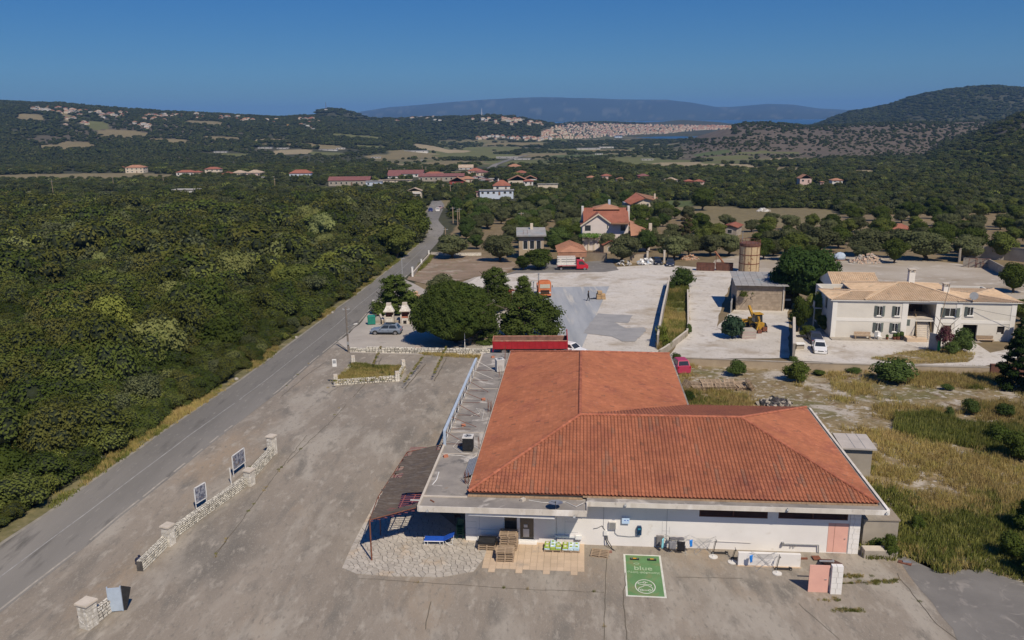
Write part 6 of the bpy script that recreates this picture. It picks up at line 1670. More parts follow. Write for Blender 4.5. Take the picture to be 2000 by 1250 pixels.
block_wall([(1230,513),(1263,513)],2.1,.3,MT['tanwall'],'tan plastered wall between the olive tree and the gate',MT['wood_old'],posts=[(1264,514,2.8,.45,MT['capstone']),(1297,513,2.9,.45,MT['capstone'])])
block_wall([(1880,521),(1930,524),(1958,540),(1990,545)],2.0,.25,MT['greywall'],'grey walls of the roofless pens in the far right yard',MT['concrete'])
block_wall([(1872,513),(1880,505),(1960,508),(2040,516)],3.1,.25,MT['greywall'],'tall grey wall behind the roofless pens',MT['concrete'])
for i,(px,py)in enumerate(((1899,523),(1912,524),(1925,524))):
 t=empty('rebar_rack',G(px,py),0,['leftmost rusty rebar frame by the grey pens','middle rusty rebar frame by the grey pens','rightmost rusty rebar frame by the grey pens'][i],'frame')
 b=MB();b.path([(-.9,0,0),(-.9,0,2.1),(.9,0,2.1),(.9,0,0)],.05);b.path([(-.9,0,1.1),(.9,0,1.1)],.04);b.build('frame',MT['rust'],t)
# thin posts in the small east corner and water drums
p=G(1562,682)
t=empty('table',(p.x,p.y,p.z),0,'white topped table at the end of the grey wall','table');b=MB();b.box((0,0,.8),(1.2,.8,.12));b.build('top',MT['white'],t);b=MB();b.box((0,.1,.37),(1.0,.6,.74));b.build('base',MT['greywall'],t)
# pale bricks on a pallet near the digger
p=G(1459,660);t=empty('brick_load',p,.05,'pallet of pinkish paving bricks left of the digger','bricks')
for k in range(6):
 for j in range(2):b=MB();b.box((0,(j-.5)*.9,.22+k*.2),(2.0,.86,.185));b.build('brick_layer',MT['paver']if k%2 else plain('pinkish paver',(.42,.33,.31),.9)if 'pinkish paver' not in bpy.data.materials else bpy.data.materials['pinkish paver'],t)
b=MB();b.box((0,0,.06),(2.0,1.8,.1));b.build('pallet_base',MT['wood'],t)
# brown container pair (skips) at the head of the lane
for i,(xa,xb)in enumerate(((1359,1396),(1397,1432))):
 a=G(xa,529);c_=G(xb,530);t=empty('skip',mid(a,c_),math.atan2((c_-a).y,(c_-a).x),['left brown metal skip closing the head of the lane','right brown metal skip closing the head of the lane'][i],'skip','brown skips at the head of the lane')
 L=(c_-a).length-.15
 b=MB();b.box((0,0,.85),(L,.08,1.55));b.box((0,1.8,.85),(L,.08,1.55));b.box((-L/2+.04,.9,.85),(.08,1.8,1.5));b.box((L/2-.04,.9,.85),(.08,1.8,1.5));b.box((0,.9,.15),(L,1.8,.08));b.build('panel',MT['brown'],t)
 for k in range(6):b=MB();b.box((-L/2+.3+k*(L-.6)/5,-.07,.85),(.1,.06,1.5));b.build('rib',MT['brown'],t)
 b=MB();b.box((0,-.01,1.66),(L+.06,.14,.08));b.build('rim',MT['rust'],t)
p=G(1405,520);t=empty('conveyor',p,.8,'thin orange conveyor arm rising behind the brown skips','machine');b=MB();b.box((0,0,2.0),(5.6,.3,.25),ry=R_(38));b.build('arm',plain('dull orange arm',(.40,.18,.10),.8),t);b=MB();b.tube((.8,0,0),(.8,0,1.5),.08);b.tube((-1.6,0,0),(-1.6,0,3.2),.08);b.build('leg',MT['rust'],t)
# ================================================================ water tower and shed
p=G(1467,535);Yp=p.y;t=empty('silo',(p.x,p.y+2.0,p.z),0,'peeling cream steel tank with rusty bands behind the grey roofed shed','tank')
rT=(XA(1487,500,Yp)-XA(1448,500,Yp))/2;hT2=(ZA(1467,477,Yp)-p.z)*.93
b=MB();b.lathe([(rT,0),(rT,hT2),(rT*.96,hT2+.02)],n=20);b.build('drum',MT['tank'],t,smooth=False)
for k in(.02,.34,.66,.97):
 b=MB();b.lathe([(rT+.05,k*hT2),(rT+.05,k*hT2+.14),(rT,k*hT2+.15)],n=20);b.build('band',MT['rust'],t)
for k in range(10):
 a=k*math.pi/5+.2;b=MB();b.box(((rT+.02)*math.cos(a),(rT+.02)*math.sin(a),hT2/2),(.05,.07,hT2),rz=a);b.build('seam',MT['rust'],t)
b=MB();b.lathe([(rT+.12,hT2),(rT+.12,hT2+.45),(rT*.9,hT2+.5)],n=20);b.build('top_collar',MT['brown'],t)
b=MB()
for k in range(14):
 a=k*.45;b.tube((rT*math.cos(a),rT*math.sin(a),hT2+.45),(rT*math.cos(a),rT*math.sin(a),hT2+1.15),.05,n=4)
 b.tube((rT*math.cos(a),rT*math.sin(a),hT2+1.1),(rT*math.cos(a+.45),rT*math.sin(a+.45),hT2+1.1),.05,n=4)
b.build('railing',MT['rust'],t);b=MB();b.tube((-rT*.8,0,hT2),(-rT*.8,0,hT2+3.0),.06);b.build('antenna',MT['steel'],t)
# shed
a=G(1437,606);c_=G(1531,608);Ys=a.y
t=empty('shed',a,math.atan2((c_-a).y,(c_-a).x),'block walled shed with a stained grey sheet roof','shed')
Ls=(c_-a).length;hs=ZA(1485,556,Ys)-a.z
b=MB();b.box((Ls/2,0.1,hs*.5),(Ls,.25,hs));b.box((.1,4.6,hs/2),(.22,9.0,hs));b.box((Ls-.1,4.6,hs/2),(.22,9.0,hs));b.box((Ls/2,9.0,hs/2),(Ls,.2,hs));b.build('wall',MT['block'],t)
for k in range(int(hs/.42)):
 for j in range(16):
  if k<int(hs/.42):
   b=None
bmk=MB();bmk.box((0,0,0),(Ls/16-.03,.03,.38));bmm=bmk.mesh('block',mat('hollow block',(.38,.31,.24),(.31,.25,.19),scale=2,rand=.13))
for k in range(int(hs/.41)):
 for j in range(16):
  o=link('block',bmm,t);xx=(j+.5+(.5 if k%2 else 0))*Ls/16
  if xx>Ls:xx-=Ls-Ls/64
  o.location=(min(xx,Ls-Ls/32),-.03,.21+k*.41)
for j in range(8):
 b=MB();wj=(Ls+.9)/8;x0=-.4+j*wj
 b.add([(x0,-.7,hs+.02+(j%2)*.03),(x0+wj-.04,-.7,hs+.02+(j%2)*.03),(x0+wj-.04,9.4,hs+.5),(x0,9.4,hs+.5),(x0,-.7,hs+.10),(x0+wj-.04,-.7,hs+.10),(x0+wj-.04,9.4,hs+.58),(x0,9.4,hs+.58)],[(3,2,1,0),(4,5,6,7),(0,1,5,4),(1,2,6,5),(2,3,7,6),(3,0,4,7)])
 b.build('roof_sheet',MT['greyroof'],t)
b=MB();b.box((Ls-.25,-.15,hs/2),(.12,.12,hs));b.build('drainpipe',MT['offwhite'],t)
t=empty('lean_to',(a.x+Ls+1.2,a.y+3,a.z),0,'dark lean-to beside the right wall of the shed','shelter');b=MB();b.box((0,0,1.2),(1.4,4,2.4));b.build('body',MT['dark'],t);b=MB();b.box((0,-2.05,1.5),(1.0,.05,.3));b.build('sheet',MT['bluesteel'],t)
# small structures behind
p=G(1553,500);t=empty('small_shelter',p,0,'small shelter with a pale roof behind the big dark tree','shelter');b=MB();b.box((1.2,.5,.9),(3.0,3,1.8));b.build('wall',MT['wood_old'],t);b=MB();b.box((.8,.3,2.0),(4.4,3.6,.15),ry=R_(-4));b.box((-1.4,0,1.4),(.12,3.4,1.4),ry=R_(18));b.build('roof',MT['offwhite'],t)
p=G(1640,508);t=empty('covered_boat',p,0,'small grey tarpaulin covered load near the rubble','tarpaulin');b=MB();b.ball((0,0,.6),(1.5,1.1,1.3),9,6,jit=.15);b.build('tarpaulin',MT['bluesteel'],t);b=MB();b.box((0,0,.1),(3.2,2.2,.3));b.build('base',MT['rust'],t)
# ================================================================ the two storey house
a=G(1623,661);c_=G(1975,667)
h2rz=math.atan2((c_-a).y,(c_-a).x);L2=math.hypot((c_-a).x,(c_-a).y)
H2=empty('two_storey_house',a,h2rz,'long cream two storey house with sand coloured tile roofs and outside stair','house')
def sx(px):return(px-1623)/352*L2
HH=ZA(1640,585,a.y)-a.z
kH=HH/6.0
zl=lambda f:f*HH
holes=[]
U={}
def win(px,w_,z0,z1):holes.append((sx(px)-w_/2,zl(z0),sx(px)+w_/2,zl(z1)))
W_UP=[(1714,.75),(1749,.75)];W_LO=[(1714,.75),(1747,.75)]
for px,w_ in W_UP:win(px,w_,.61,.86)
for px,w_ in W_LO:win(px,w_,.21,.43)
win(1772,.55,.37,.53)
porch=(sx(1769),.55,sx(1825.5),.92)
holes.append((porch[0],zl(.545),porch[2],zl(.925)))
holes.append((sx(1786),0,sx(1824),zl(.545)))
win(1851,1.5,.62,.84)
holes.append((sx(1843),0,sx(1857),zl(.40)))
win(1889.5,.85,.655,.875)
holes.append((sx(1879),0,sx(1907),zl(.43)))
win(1952,.95,.20,.40)
SPL=sx(1884)
b=MB();wall_mesh(b,L2,HH,.3,holes);b.build('wall',MT['cream'],H2)
# left side wall with its own windows
b=MB();wall_mesh(b,11,HH,.3,[(2.2,zl(.60),3.6,zl(.9)),(6.0,zl(.60),7.4,zl(.9)),(1.6,.1,4.2,zl(.42))]);o=b.build('wall',MT['cream'],H2);o.location=(.0,11,0);o.rotation_euler=(0,0,R_(-90))
b=MB();b.box((L2-.15,5.5,HH/2),(.3,10.9,HH));b.box((L2/2,11,HH/2),(L2,.3,HH));b.box((L2/2,5.5,HH*.5),(L2-.4,10.7,.25));b.box((sx(1766),5,HH/2),(.25,9.6,HH-.02));b.box((sx(1828),5,HH/2),(.25,9.6,HH-.02));b.build('inner_wall',MT['cream'],H2)
b=MB();b.box((sx(1796),5.6,HH/2),(sx(1828)-sx(1766)-.3,.25,HH-.03));b.box((sx(1767.5),3,HH*.77),(.1,5,HH*.44));b.build('porch_wall',MT['wood_old'],H2)  # shade of the porch recess put into the wall colour as dark brown
b=MB();b.box((sx(1796),2.2,zl(.545)+.02),(sx(1828)-sx(1766)-.3,3.9,.16));b.build('landing',MT['capstone'],H2)
# white bands and pilasters a little proud of the cream panels
b=MB();e_=.035
for z0,z1 in((.46,.545),(.945,1.0)):
 x_=0
 for h0,h1 in((0,porch[0]),(porch[2],L2)):b.box(((h0+h1)/2,-e_/2,zl((z0+z1)/2)),(h1-h0,e_,zl(z1-z0)-.02))
for px,w_ in((1625.5,.62),(1764,.75),(1829,.75),(1868,.75),(1972,.65)):b.box((sx(px),-e_/2-.006,HH/2),(w_,e_+.012,HH-.02))
b.build('white_band',MT['cream2'],H2)
b=MB()
for k in range(12):b.box((-.12,.6+k*.9,.3),(.02,.02,.02))
def shutters(px,w_,z0,z1,open_w=.36,both=True,bars=True):
 x=sx(px);hh=zl(z1-z0);zc=zl((z0+z1)/2)
 f=MB()
 for s_ in(-1,1):f.box((x+s_*(w_/2-.03),.05,zc),(.06,.08,hh))
 f.box((x,.05,zc+hh/2-.03),(w_,.08,.06));f.box((x,.05,zc-hh/2+.03),(w_,.10,.06));f.box((x,.05,zc),(.05,.07,hh))
 wf=f.build('window',MT['white'],H2)
 g_=MB();g_.box((x,.10,zc),(w_-.04,.02,hh-.04));g_.build('pane',MT['glass'],wf)
 s_=MB();s_.box((x,-.06,zc-hh/2-.04),(w_+.2,.2,.08));s_.build('sill',MT['cream2'],wf)
 for q_ in((-1,1)if both else(-1,)):
  sh_=MB();cx=x+q_*(w_/2+open_w*.42);sh_.box((cx,-.10,zc),(open_w,.05,hh+.06),rz=q_*.45)
  so_=sh_.build('shutter',MT['shutter'],wf)
  for k in range(5):l_=MB();l_.box((cx,-.13,zc-hh*.4+k*hh*.2),(open_w*.8,.02,.05),rz=q_*.45);l_.build('slat',MT['shutter'],so_)
for px,w_ in W_UP:shutters(px,w_,.61,.86,both=(px==1714))
for px,w_ in W_LO:shutters(px,w_,.21,.43)
shutters(1851,1.5,.62,.84,.8);shutters(1889.5,.85,.655,.875,both=False)
for x0,x1,z0,z1,m_ in((sx(1772)-.27,sx(1772)+.27,.37,.53,MT['shutter']),):
 b=MB();b.box(((x0+x1)/2,.02,zl((z0+z1)/2)),(x1-x0,.06,zl(z1-z0)));b.build('shutter',m_,H2)
b=MB();b.box((sx(1850),.18,zl(.2)),(sx(1857)-sx(1843)-.02,.06,zl(.4)-.02));b.build('door',MT['wood_old'],H2)
b=MB();b.box((sx(1893),1.6,zl(.21)),(sx(1907)-sx(1879)+1.5,.1,zl(.43)));b.box((sx(1952),.2,zl(.3)),(1.0,.04,zl(.2)));b.build('dark_room',MT['dark'],H2)
b=MB();b.box((sx(1950),.1,zl(.225)),(.5,.1,.22));b.build('figurine',MT['offwhite'],H2)
b=MB();b.box((sx(1780),5.4,zl(.70)),(.9,.05,zl(.30)));b.box((sx(1800),5.42,zl(.84)),(1.2,.05,zl(.08)));b.build('porch_door',MT['wood_old'],H2)
b=MB();b.box((-.17,9.8-7.4+.6+6,zl(.75)),(.05,1.2,zl(.24)))
for yy,z0,z1,w_ in((11-2.9,.60,.90,1.3),(11-6.7,.60,.90,1.3),(11-2.9,.02,.42,2.5)):
 b.box((.16,yy,zl((z0+z1)/2)),(.05,w_,zl(z1-z0)))
b.build('side_pane',MT['glass'],H2)
b=MB();b.box((-.6,7.6,zl(.52)),(1.2,3.0,.15));b.box((-1.15,7.6,zl(.62)),(.08,3.0,.9));b.box((-1.1,6.2,zl(.25)),(.15,.15,zl(.5)));b.build('balcony',MT['cream'],H2)
# stairs curving up into the porch
n_st=13
for k in range(n_st):
 q_=k/n_st;b=MB();cx=sx(1800)+.6*math.sin(q_*1.4)*kH;b.box((cx-.3+(1-q_)*.2,-1.5+q_*3.2,zl(.545)*(q_+.5/n_st)*.5),(1.7,.34,zl(.545)*(k+1)/n_st));b.build('step',MT['capstone'],H2)
b=MB()
for s_ in(-.95,.95):
 pts=[(sx(1797)+s_+.6*math.sin(q_*1.4),-1.55+q_*3.2,zl(.545)*q_+1.0)for q_ in np.linspace(0,1,7)]
 b.path(pts,.05)
 for p_ in pts:b.tube(p_,(p_[0],p_[1],p_[2]-.95),.03,n=4)
b.build('stair_railing',mat('tan iron railing',(.30,.22,.12),(.2,.14,.08),scale=4),H2)
b=MB();b.box((sx(1785),-.9,.35),(2.6,1.6,.7));b.build('stair_base',MT['otile'],H2)
b=MB();b.box((L2*.24,-.75,.12),(L2*.50,1.5,.24));b.build('plinth',MT['greywall'],H2)
b=MB();b.prism([(sx(1879),-.02),(sx(1909),-.02),(sx(1920),-3.2),(sx(1885),-3.2)],[.0,.0,-.05,-.05],[.30,.30,.02,.02]);b.build('ramp',MT['concrete'],H2)
# roofs
def hip(parent,x0,x1,y0,y1,ze,zr,m_,tw=.30,inset=None,ov=.55,seed=0,gable=False,mt_bed=None,ridge=True):
 x0-=ov;x1+=ov;y0-=ov;y1+=ov;ym=(y0+y1)/2;ins=inset if inset is not None else(y1-y0)/2
 A1,B1,C1,D1=(x0,y0),(x1,y0),(x1,y1),(x0,y1);Ra,Rb=(x0+ins,ym),(x1-ins,ym)
 tiled('roof_tiles',parent,z3(A1,ze),z3(B1,ze),0,z3(Ra,zr),[A1,B1,Rb,Ra],m_,tw=tw,tl=.40,seed=seed,hgt_=.07)
 tiled('roof_tiles',parent,z3(C1,ze),z3(D1,ze),0,z3(Ra,zr),[C1,D1,Ra,Rb],m_,tw=tw,tl=.40,seed=seed+1,hgt_=.07)
 if ins>.1:
  tiled('roof_tiles',parent,z3(D1,ze),z3(A1,ze),0,z3(Ra,zr),[D1,A1,Ra],m_,tw=tw,tl=.40,seed=seed+2,hgt_=.06)
  tiled('roof_tiles',parent,z3(B1,ze),z3(C1,ze),0,z3(Rb,zr),[B1,C1,Rb],m_,tw=tw,tl=.40,seed=seed+3,hgt_=.06)
 b=MB();b.add([z3(A1,ze-.12),z3(B1,ze-.12),z3(C1,ze-.12),z3(D1,ze-.12),z3(A1,ze-.02),z3(B1,ze-.02),z3(C1,ze-.02),z3(D1,ze-.02),z3(Ra,zr-.03),z3(Rb,zr-.03)],[(3,2,1,0),(0,1,5,4),(1,2,6,5),(2,3,7,6),(3,0,4,7),(4,5,9,8),(5,6,9),(6,7,8,9),(7,4,8)])
 b.build('roof',mt_bed or MT['cream2'],parent)
 if ridge:
  rd=MB()
  for p,q_ in(((*Ra,zr),(*Rb,zr)),(z3(A1,ze),(*Ra,zr)),(z3(B1,ze),(*Rb,zr)),(z3(C1,ze),(*Rb,zr)),(z3(D1,ze),(*Ra,zr))):
   if ins<.1 and p!=(*Ra,zr):continue
   p=Vector(p)+Vector((0,0,.06));q_=Vector(q_)+Vector((0,0,.06));n=max(1,int((q_-p).length/.4))
   for k in range(n):rd.tube(p.lerp(q_,k/n),p.lerp(q_,(k+1)/n),.12,.10,6,caps=False)
  rd.build('ridge_cap',m_ if False else MT['otile']if m_ is MT['tile2']else MT['rust'],parent)
zr_=lambda px,py,dy:ZA(px,py,a.y+dy)-a.z
hip(H2,0,sx(1800),.3,6.5,HH+.02,zr_(1680,567,3.4),MT['tile2'],seed=20)
hip(H2,sx(1690),sx(1880),.3,11.5,HH+.06,zr_(1770,548,5.9),MT['tile2'],seed=24)
hip(H2,sx(1870),L2+.2,.3,8.5,HH+.04,zr_(1930,567,4.4),MT['tile2'],seed=28)
hip(H2,sx(1668),sx(1758),10.5,20,HH-.9,zr_(1700,531,15),MT['tile2'],inset=.05,seed=32)
b=MB();b.box(((sx(1668)+sx(1758))/2,15.7,(HH-1)/2),(sx(1758)-sx(1668),9.2,HH-1.05));b.build('rear_wall',MT['cream'],H2)
for px,py0,dy,w_,nm in((1800,520,6.2,.8,'tall'),(1861,546,4.2,.75,'short')):
 x=sx(px);zt_=ZA(px,py0,a.y+dy)-a.z
 b=MB();b.box((x,dy,(HH-.3+zt_-.55)/2),(w_,w_,zt_-.55-HH+.3));ch=b.build('chimney',MT['cream2'],H2)
 b=MB()
 for q_ in((-1,-1),(1,-1),(1,1),(-1,1)):b.box((x+q_[0]*w_*.40,dy+q_[1]*w_*.40,zt_-.36),(w_*.2,w_*.2,.38))
 b.box((x,dy,zt_-.1),(w_*1.25,w_*1.25,.12));b.build('chimney_cap',MT['capstone'],ch)
b=MB();vs=[(0,0,0)]+[(.55*math.cos(k*.524),.07,.55*math.sin(k*.524))for k in range(12)];b.add([(v[0],v[1]-.07 if i==0 else v[1]-.15,v[2])for i,v in enumerate(vs)],[(0,1+k,1+(k+1)%12)for k in range(12)]);o=b.build('dish',MT['greysteel'],H2);o.location=(sx(1891),-.3,HH+.9);o.rotation_euler=(R_(-20),0,R_(-25))
s_=o.modifiers.new('thickness','SOLIDIFY');s_.thickness=.03
b=MB();b.tube((sx(1891),.1,HH+.1),(sx(1891),-.1,HH+.9),.05);b.build('mast',MT['steel'],H2)
def H2P(x,y,z=0):return H2 .matrix_basis@Vector((x,y,z))
def h2thing(name,label,cat,x,y,rz=0,grp=None):
 c2,s2=math.cos(h2rz),math.sin(h2rz);return empty(name,(a.x+x*c2-y*s2,a.y+x*s2+y*c2,a.z+.01),h2rz+rz,label,cat,grp)
for i,(px,lb)in enumerate(((1682,'long grey wooden bench at the wall left of the outside stair'),(1922,'long grey wooden bench at the wall right of the garage opening'))):
 t=h2thing('bench',lb,'bench',sx(px),-.7 if i==0 else-.4,0,'benches at the two storey house');z0=.24 if i==0 else 0
 b=MB();b.box((0,0,z0+.45),(2.2,.5,.08));b.build('seat',MT['wood'],t);b=MB();b.box((0,.22,z0+.75),(2.2,.06,.42));b.build('backrest',MT['wood'],t)
 for x in(-.95,.95):b=MB();b.box((x,0,z0+.22),(.1,.44,.44));b.build('leg',MT['wood'],t)
for i,(px,m_,lb)in enumerate(((1709,MT['greysteel'],'grey plastic chair beside the white one at the house wall'),(1716,MT['white'],'white plastic chair at the house wall'))):
 t=h2thing('garden_chair',lb,'chair',sx(px),-.75,.2*i,'garden chairs at the two storey house')
 b=MB();b.box((0,0,.66),(.46,.44,.04));b.build('seat',m_,t);b=MB();b.box((0,.2,.92),(.44,.04,.5));b.build('backrest',m_,t)
 for q_ in((-1,-1),(1,-1),(1,1),(-1,1)):b=MB();b.box((q_[0]*.2,q_[1]*.18,.44),(.05,.05,.44));b.build('leg',m_,t)
for i,px in enumerate((1731,1745,1752,1759)):
 t=h2thing('flower_pot',['small terracotta pot, leftmost by the stair','second pot left of the stair','third pot left of the stair','largest dark pot directly left of the stair'][i],'pot',sx(px),-.7,0,'pots left of the stair');r_=.22+.05*i
 b=MB();b.lathe([(r_*.7,.23),(r_,.23+r_*1.5)],n=9);b.build('pot',MT['rust']if i<3 else MT['black'],t);b=MB();b.ball((0,0,.3+r_*2),r_,6,4,jit=.4);b.build('plant',LM['bush'],t)
# green framed board and the flag pole in the lot
p=G(1822,686);t=empty('board',p,R_(-60),'grey board with a bright green edge standing in the gravel lot','board')
b=MB();b.box((0,0,1.25),(1.3,.12,2.3));b.build('panel',MT['greysteel'],t);b=MB();b.box((.75,0,1.3),(.18,.4,2.6));b.build('green_edge',plain('bright green paint',(.01,.30,.10),.5),t)
for x in(-.5,.5):b=MB();b.box((x,.02,.1),(.08,.08,.3));b.build('leg',MT['steel'],t)
p=G(1821,683);t=empty('pole',p,0,'thin leaning pole beside the green edged board','pole');b=MB();b.tube((0,0,0),(1.5,.4,8.8),.06,.04);b.build('pole',MT['wood'],t);b=MB();b.box((1.5,.4,8.8),(.3,.06,.06));b.build('tip',MT['steel'],t)
b=MB();pts=[Vector((0,0,0)).lerp(Vector((1,0,0)),0)]
t=empty('overhead_cable',H2P(sx(1889),-.2,HH*.86),0,'black cable sagging from the house to the right','cable')
pts=[(k*1.6,-k*.5,-math.sin(k/8*math.pi)*.5-k*.12)for k in range(9)];b=MB();b.path(pts,.02,4);b.build('line',MT['black'],t)
# ================================================================ generic houses farther away
WM={'white':MT['offwhite'],'cream':mat('cream house wall',(.62,.54,.42),(.56,.48,.38),scale=.4),'pink':mat('pinkish house wall',(.62,.46,.40),(.56,.41,.36),scale=.4),'grey':MT['greywall'],'red':plain('dark red wall',(.30,.06,.05),.8),'stone':MT['tanwall'],'blue':plain('pale blue wall',(.55,.62,.72),.8),'villa':mat('pale rose wall',(.68,.61,.57),(.63,.56,.52),scale=.4),'yellow':plain('ochre wall',(.75,.42,.05),.8),'concrete':MT['concrete']}
def rmat(nm,c):return mat(nm,c,tuple(v*.8 for v in c),scale=.35,layers=[(tuple(v*.65 for v in c),.8,.58,.7)])
RM={'red':rmat('red tiled roof',(.31,.12,.08)),'orange':rmat('orange tiled roof',(.39,.20,.125)),'pale':rmat('pale tan roof',(.46,.36,.27)),'grey':MT['greyroof'],'flat':rmat('flat grey roof',(.42,.40,.37)),'maroon':rmat('dull maroon sheet roof',(.22,.095,.09)),'brown':rmat('brown roof',(.28,.15,.09))}
def roof_ribs(b,A,Bq_,C_,D_,n,hh=.05):
 """raised tile courses running from the ridge to the eave of a far roof"""
 A,Bq_,C_,D_=map(Vector,(A,Bq_,C_,D_));nn=(Bq_-A).cross(D_-A).normalized()*hh
 if nn.z<0:nn=-nn
 for k in range(n):
  u0,u1=(k+.15)/n,(k+.6)/n
  p=[A.lerp(Bq_,u0),A.lerp(Bq_,u1),D_.lerp(C_,u1),D_.lerp(C_,u0)]
  b.add([q_+nn for q_ in p]+p,[(0,1,2,3),(4,5,1,0),(5,6,2,1),(6,7,3,2),(7,4,0,3)])
def house(P,rz,w_,d,hh,label,wall='white',roof='red',style='hip',rh=None,wins=None,floors=1,group=None,cat='house',name='house',ribs=0,ov=.5,chimney=None,door=True,balcony=False,side_wins=0):
 t=empty(name,P,rz,label,cat,group)
 rh=rh if rh is not None else min(w_,d)*.22
 b=MB();b.box((0,0,hh/2-1),(w_,d,hh+2));b.build('wall',WM[wall],t)
 x0,x1,y0,y1=-w_/2-ov,w_/2+ov,-d/2-ov,d/2+ov;b=MB();z0=hh+.01
 th=.15
 if style=='hip':
  ins=min(w_,d)/2+ov
  if w_>=d:Ra,Rb=(x0+ins,0,z0+rh),(x1-ins,0,z0+rh)
  else:Ra,Rb=(0,y0+ins,z0+rh),(0,y1-ins,z0+rh)
  E4=[(x0,y0,z0),(x1,y0,z0),(x1,y1,z0),(x0,y1,z0)]
  up=[(v[0],v[1],v[2]+th)for v in E4];Ra=(*Ra[:2],Ra[2]+th);Rb=(*Rb[:2],Rb[2]+th)
  fs=[(3,2,1,0),(0,1,5,4),(1,2,6,5),(2,3,7,6),(3,0,4,7)]
  fs+=[(4,5,9,8),(5,6,9),(6,7,8,9),(7,4,8)]if w_>=d else[(4,5,8),(5,6,9,8),(6,7,9),(7,4,8,9)]
  b.add(E4+up+[Ra,Rb],fs)
  if ribs and w_>=d:roof_ribs(b,up[0],up[1],Rb,Ra,ribs)
 elif style=='gable':
  b.add([(x0,y0,z0),(x1,y0,z0),(x1,y1,z0),(x0,y1,z0),(x0,y0,z0+th),(x1,y0,z0+th),(x1,y1,z0+th),(x0,y1,z0+th),(x0,0,z0+rh),(x1,0,z0+rh),(x0,0,z0+rh+th),(x1,0,z0+rh+th)],[(0,1,5,4),(2,3,7,6),(4,5,11,10),(6,7,10,11),(1,0,8,9),(3,2,9,8),(0,4,10,8),(4,0,8,10),(3,8,10,7),(1,9,11,5),(2,6,11,9)])
  g_=MB();
  for x in(-w_/2,w_/2):g_.add([(x,-d/2,hh),(x,d/2,hh),(x,0,hh+rh*.92)],[(0,1,2),(2,1,0)])
  g_.build('gable',WM[wall],t)
  if ribs:roof_ribs(b,(x0,y0,z0+th),(x1,y0,z0+th),(x1,0,z0+rh+th),(x0,0,z0+rh+th),ribs)
 elif style=='gabley':
  b.add([(x0,y0,z0),(x0,y1,z0),(0,y1,z0+rh),(0,y0,z0+rh),(x1,y0,z0),(x1,y1,z0)]+[(x0,y0,z0+th),(x0,y1,z0+th),(0,y1,z0+rh+th),(0,y0,z0+rh+th),(x1,y0,z0+th),(x1,y1,z0+th)],[(6,9,8,7),(9,10,11,8),(0,1,2,3),(3,2,5,4),(0,3,9,6),(3,4,10,9),(1,7,8,2),(2,8,11,5),(0,6,7,1),(4,5,11,10)])
  g_=MB()
  for y in(-d/2,d/2):g_.add([(-w_/2,y,hh),(w_/2,y,hh),(0,y,hh+rh*.94)],[(0,1,2),(2,1,0)])
  g_.build('gable',WM[wall],t)
  if ribs:
   roof_ribs(b,(x0,y0,z0+th),(x0,y1,z0+th),(0,y1,z0+rh+th),(0,y0,z0+rh+th),ribs);roof_ribs(b,(x1,y0,z0+th),(x1,y1,z0+th),(0,y1,z0+rh+th),(0,y0,z0+rh+th),ribs)
 else:
  b.box((0,0,z0+.12),(w_+2*ov,d+2*ov,.24))
 ro=b.build('roof',RM[roof],t)
 if chimney:c2=MB();c2 .box((chimney[0],chimney[1],hh+rh*.5+chimney[2]/2),(.7,.7,rh+chimney[2]));c2 .box((chimney[0],chimney[1],hh+rh+chimney[2]+.1),(.95,.95,.15));c2 .build('chimney',WM['white'],ro)
 wins=wins if wins is not None else max(2,int(w_/3.5))
 ww,wh=min(1.3,w_/wins*.4),min(1.5,hh/floors*.42)
 for fl_ in range(floors):
  for k in range(wins):
   x=(k+.5)/wins*w_-w_/2;z=hh/floors*(fl_+.55)
   if door and fl_==0 and k==wins//2:
    dd2=MB();dd2 .box((x,-d/2-.02,hh/floors*.36),(1.1,.08,hh/floors*.72));dd2 .build('door',MT['wood_old'],t);continue
   f=MB();f.box((x,-d/2-.03,z),(ww+.2,.06,wh+.2));wf=f.build('window',WM['white']if wall!='white' else MT['greysteel'],t)
   g_=MB();g_.box((x,-d/2-.05,z),(ww,.06,wh));g_.build('pane',MT['glass'],wf)
 for fl_ in range(floors):
  for k in range(side_wins):
   y=(k+.5)/side_wins*d-d/2;z=hh/floors*(fl_+.55)
   for s_ in(-1,1):
    f=MB();f.box((s_*(w_/2+.03),y,z),(.06,ww+.2,wh+.2));wf=f.build('window',WM['white'],t);g_=MB();g_.box((s_*(w_/2+.05),y,z),(.06,ww,wh));g_.build('pane',MT['glass'],wf)
 if balcony:b=MB();b.box((0,-d/2-.8,hh*.5),(w_*.9,1.6,.18));b.box((0,-d/2-1.55,hh*.5+.5),(w_*.9,.08,.9));b.build('balcony',WM['white'],t)
 return t
def hpx(px,py,wpx,hpx_,label,d=.8,rzd=0,**k):
 """house whose front foot stands at this spot; width and height given as seen"""
 P=GT(px,py);dist=P.y;s_=1/(F/dist*.985)
 W_=wpx*s_;hh=hpx_*s_;lift=2.4 if 300<P.y<620 else 0;P.z+=lift;[CLEAR.append((P.x-P.x/P.y*q_,P.y-q_,W_*.55+1.5))for q_ in((10,20,30,40)if lift else())];CLEAR.append((P.x,P.y+W_*d/2,max(W_,W_*d)*.62+1.5));CLEAR.append((P.x,P.y-W_*.6,W_*.55+.018*dist))
 if wpx>45:
  for q_ in(-.4,.4):CLEAR.append((P.x+q_*W_,P.y+W_*d/2,W_*.35));CLEAR.append((P.x+q_*W_,P.y-W_*.3,W_*.35))
 return house((P.x,P.y+W_*d/2,P.z),R_(rzd),W_,W_*d,hh,label,**k)
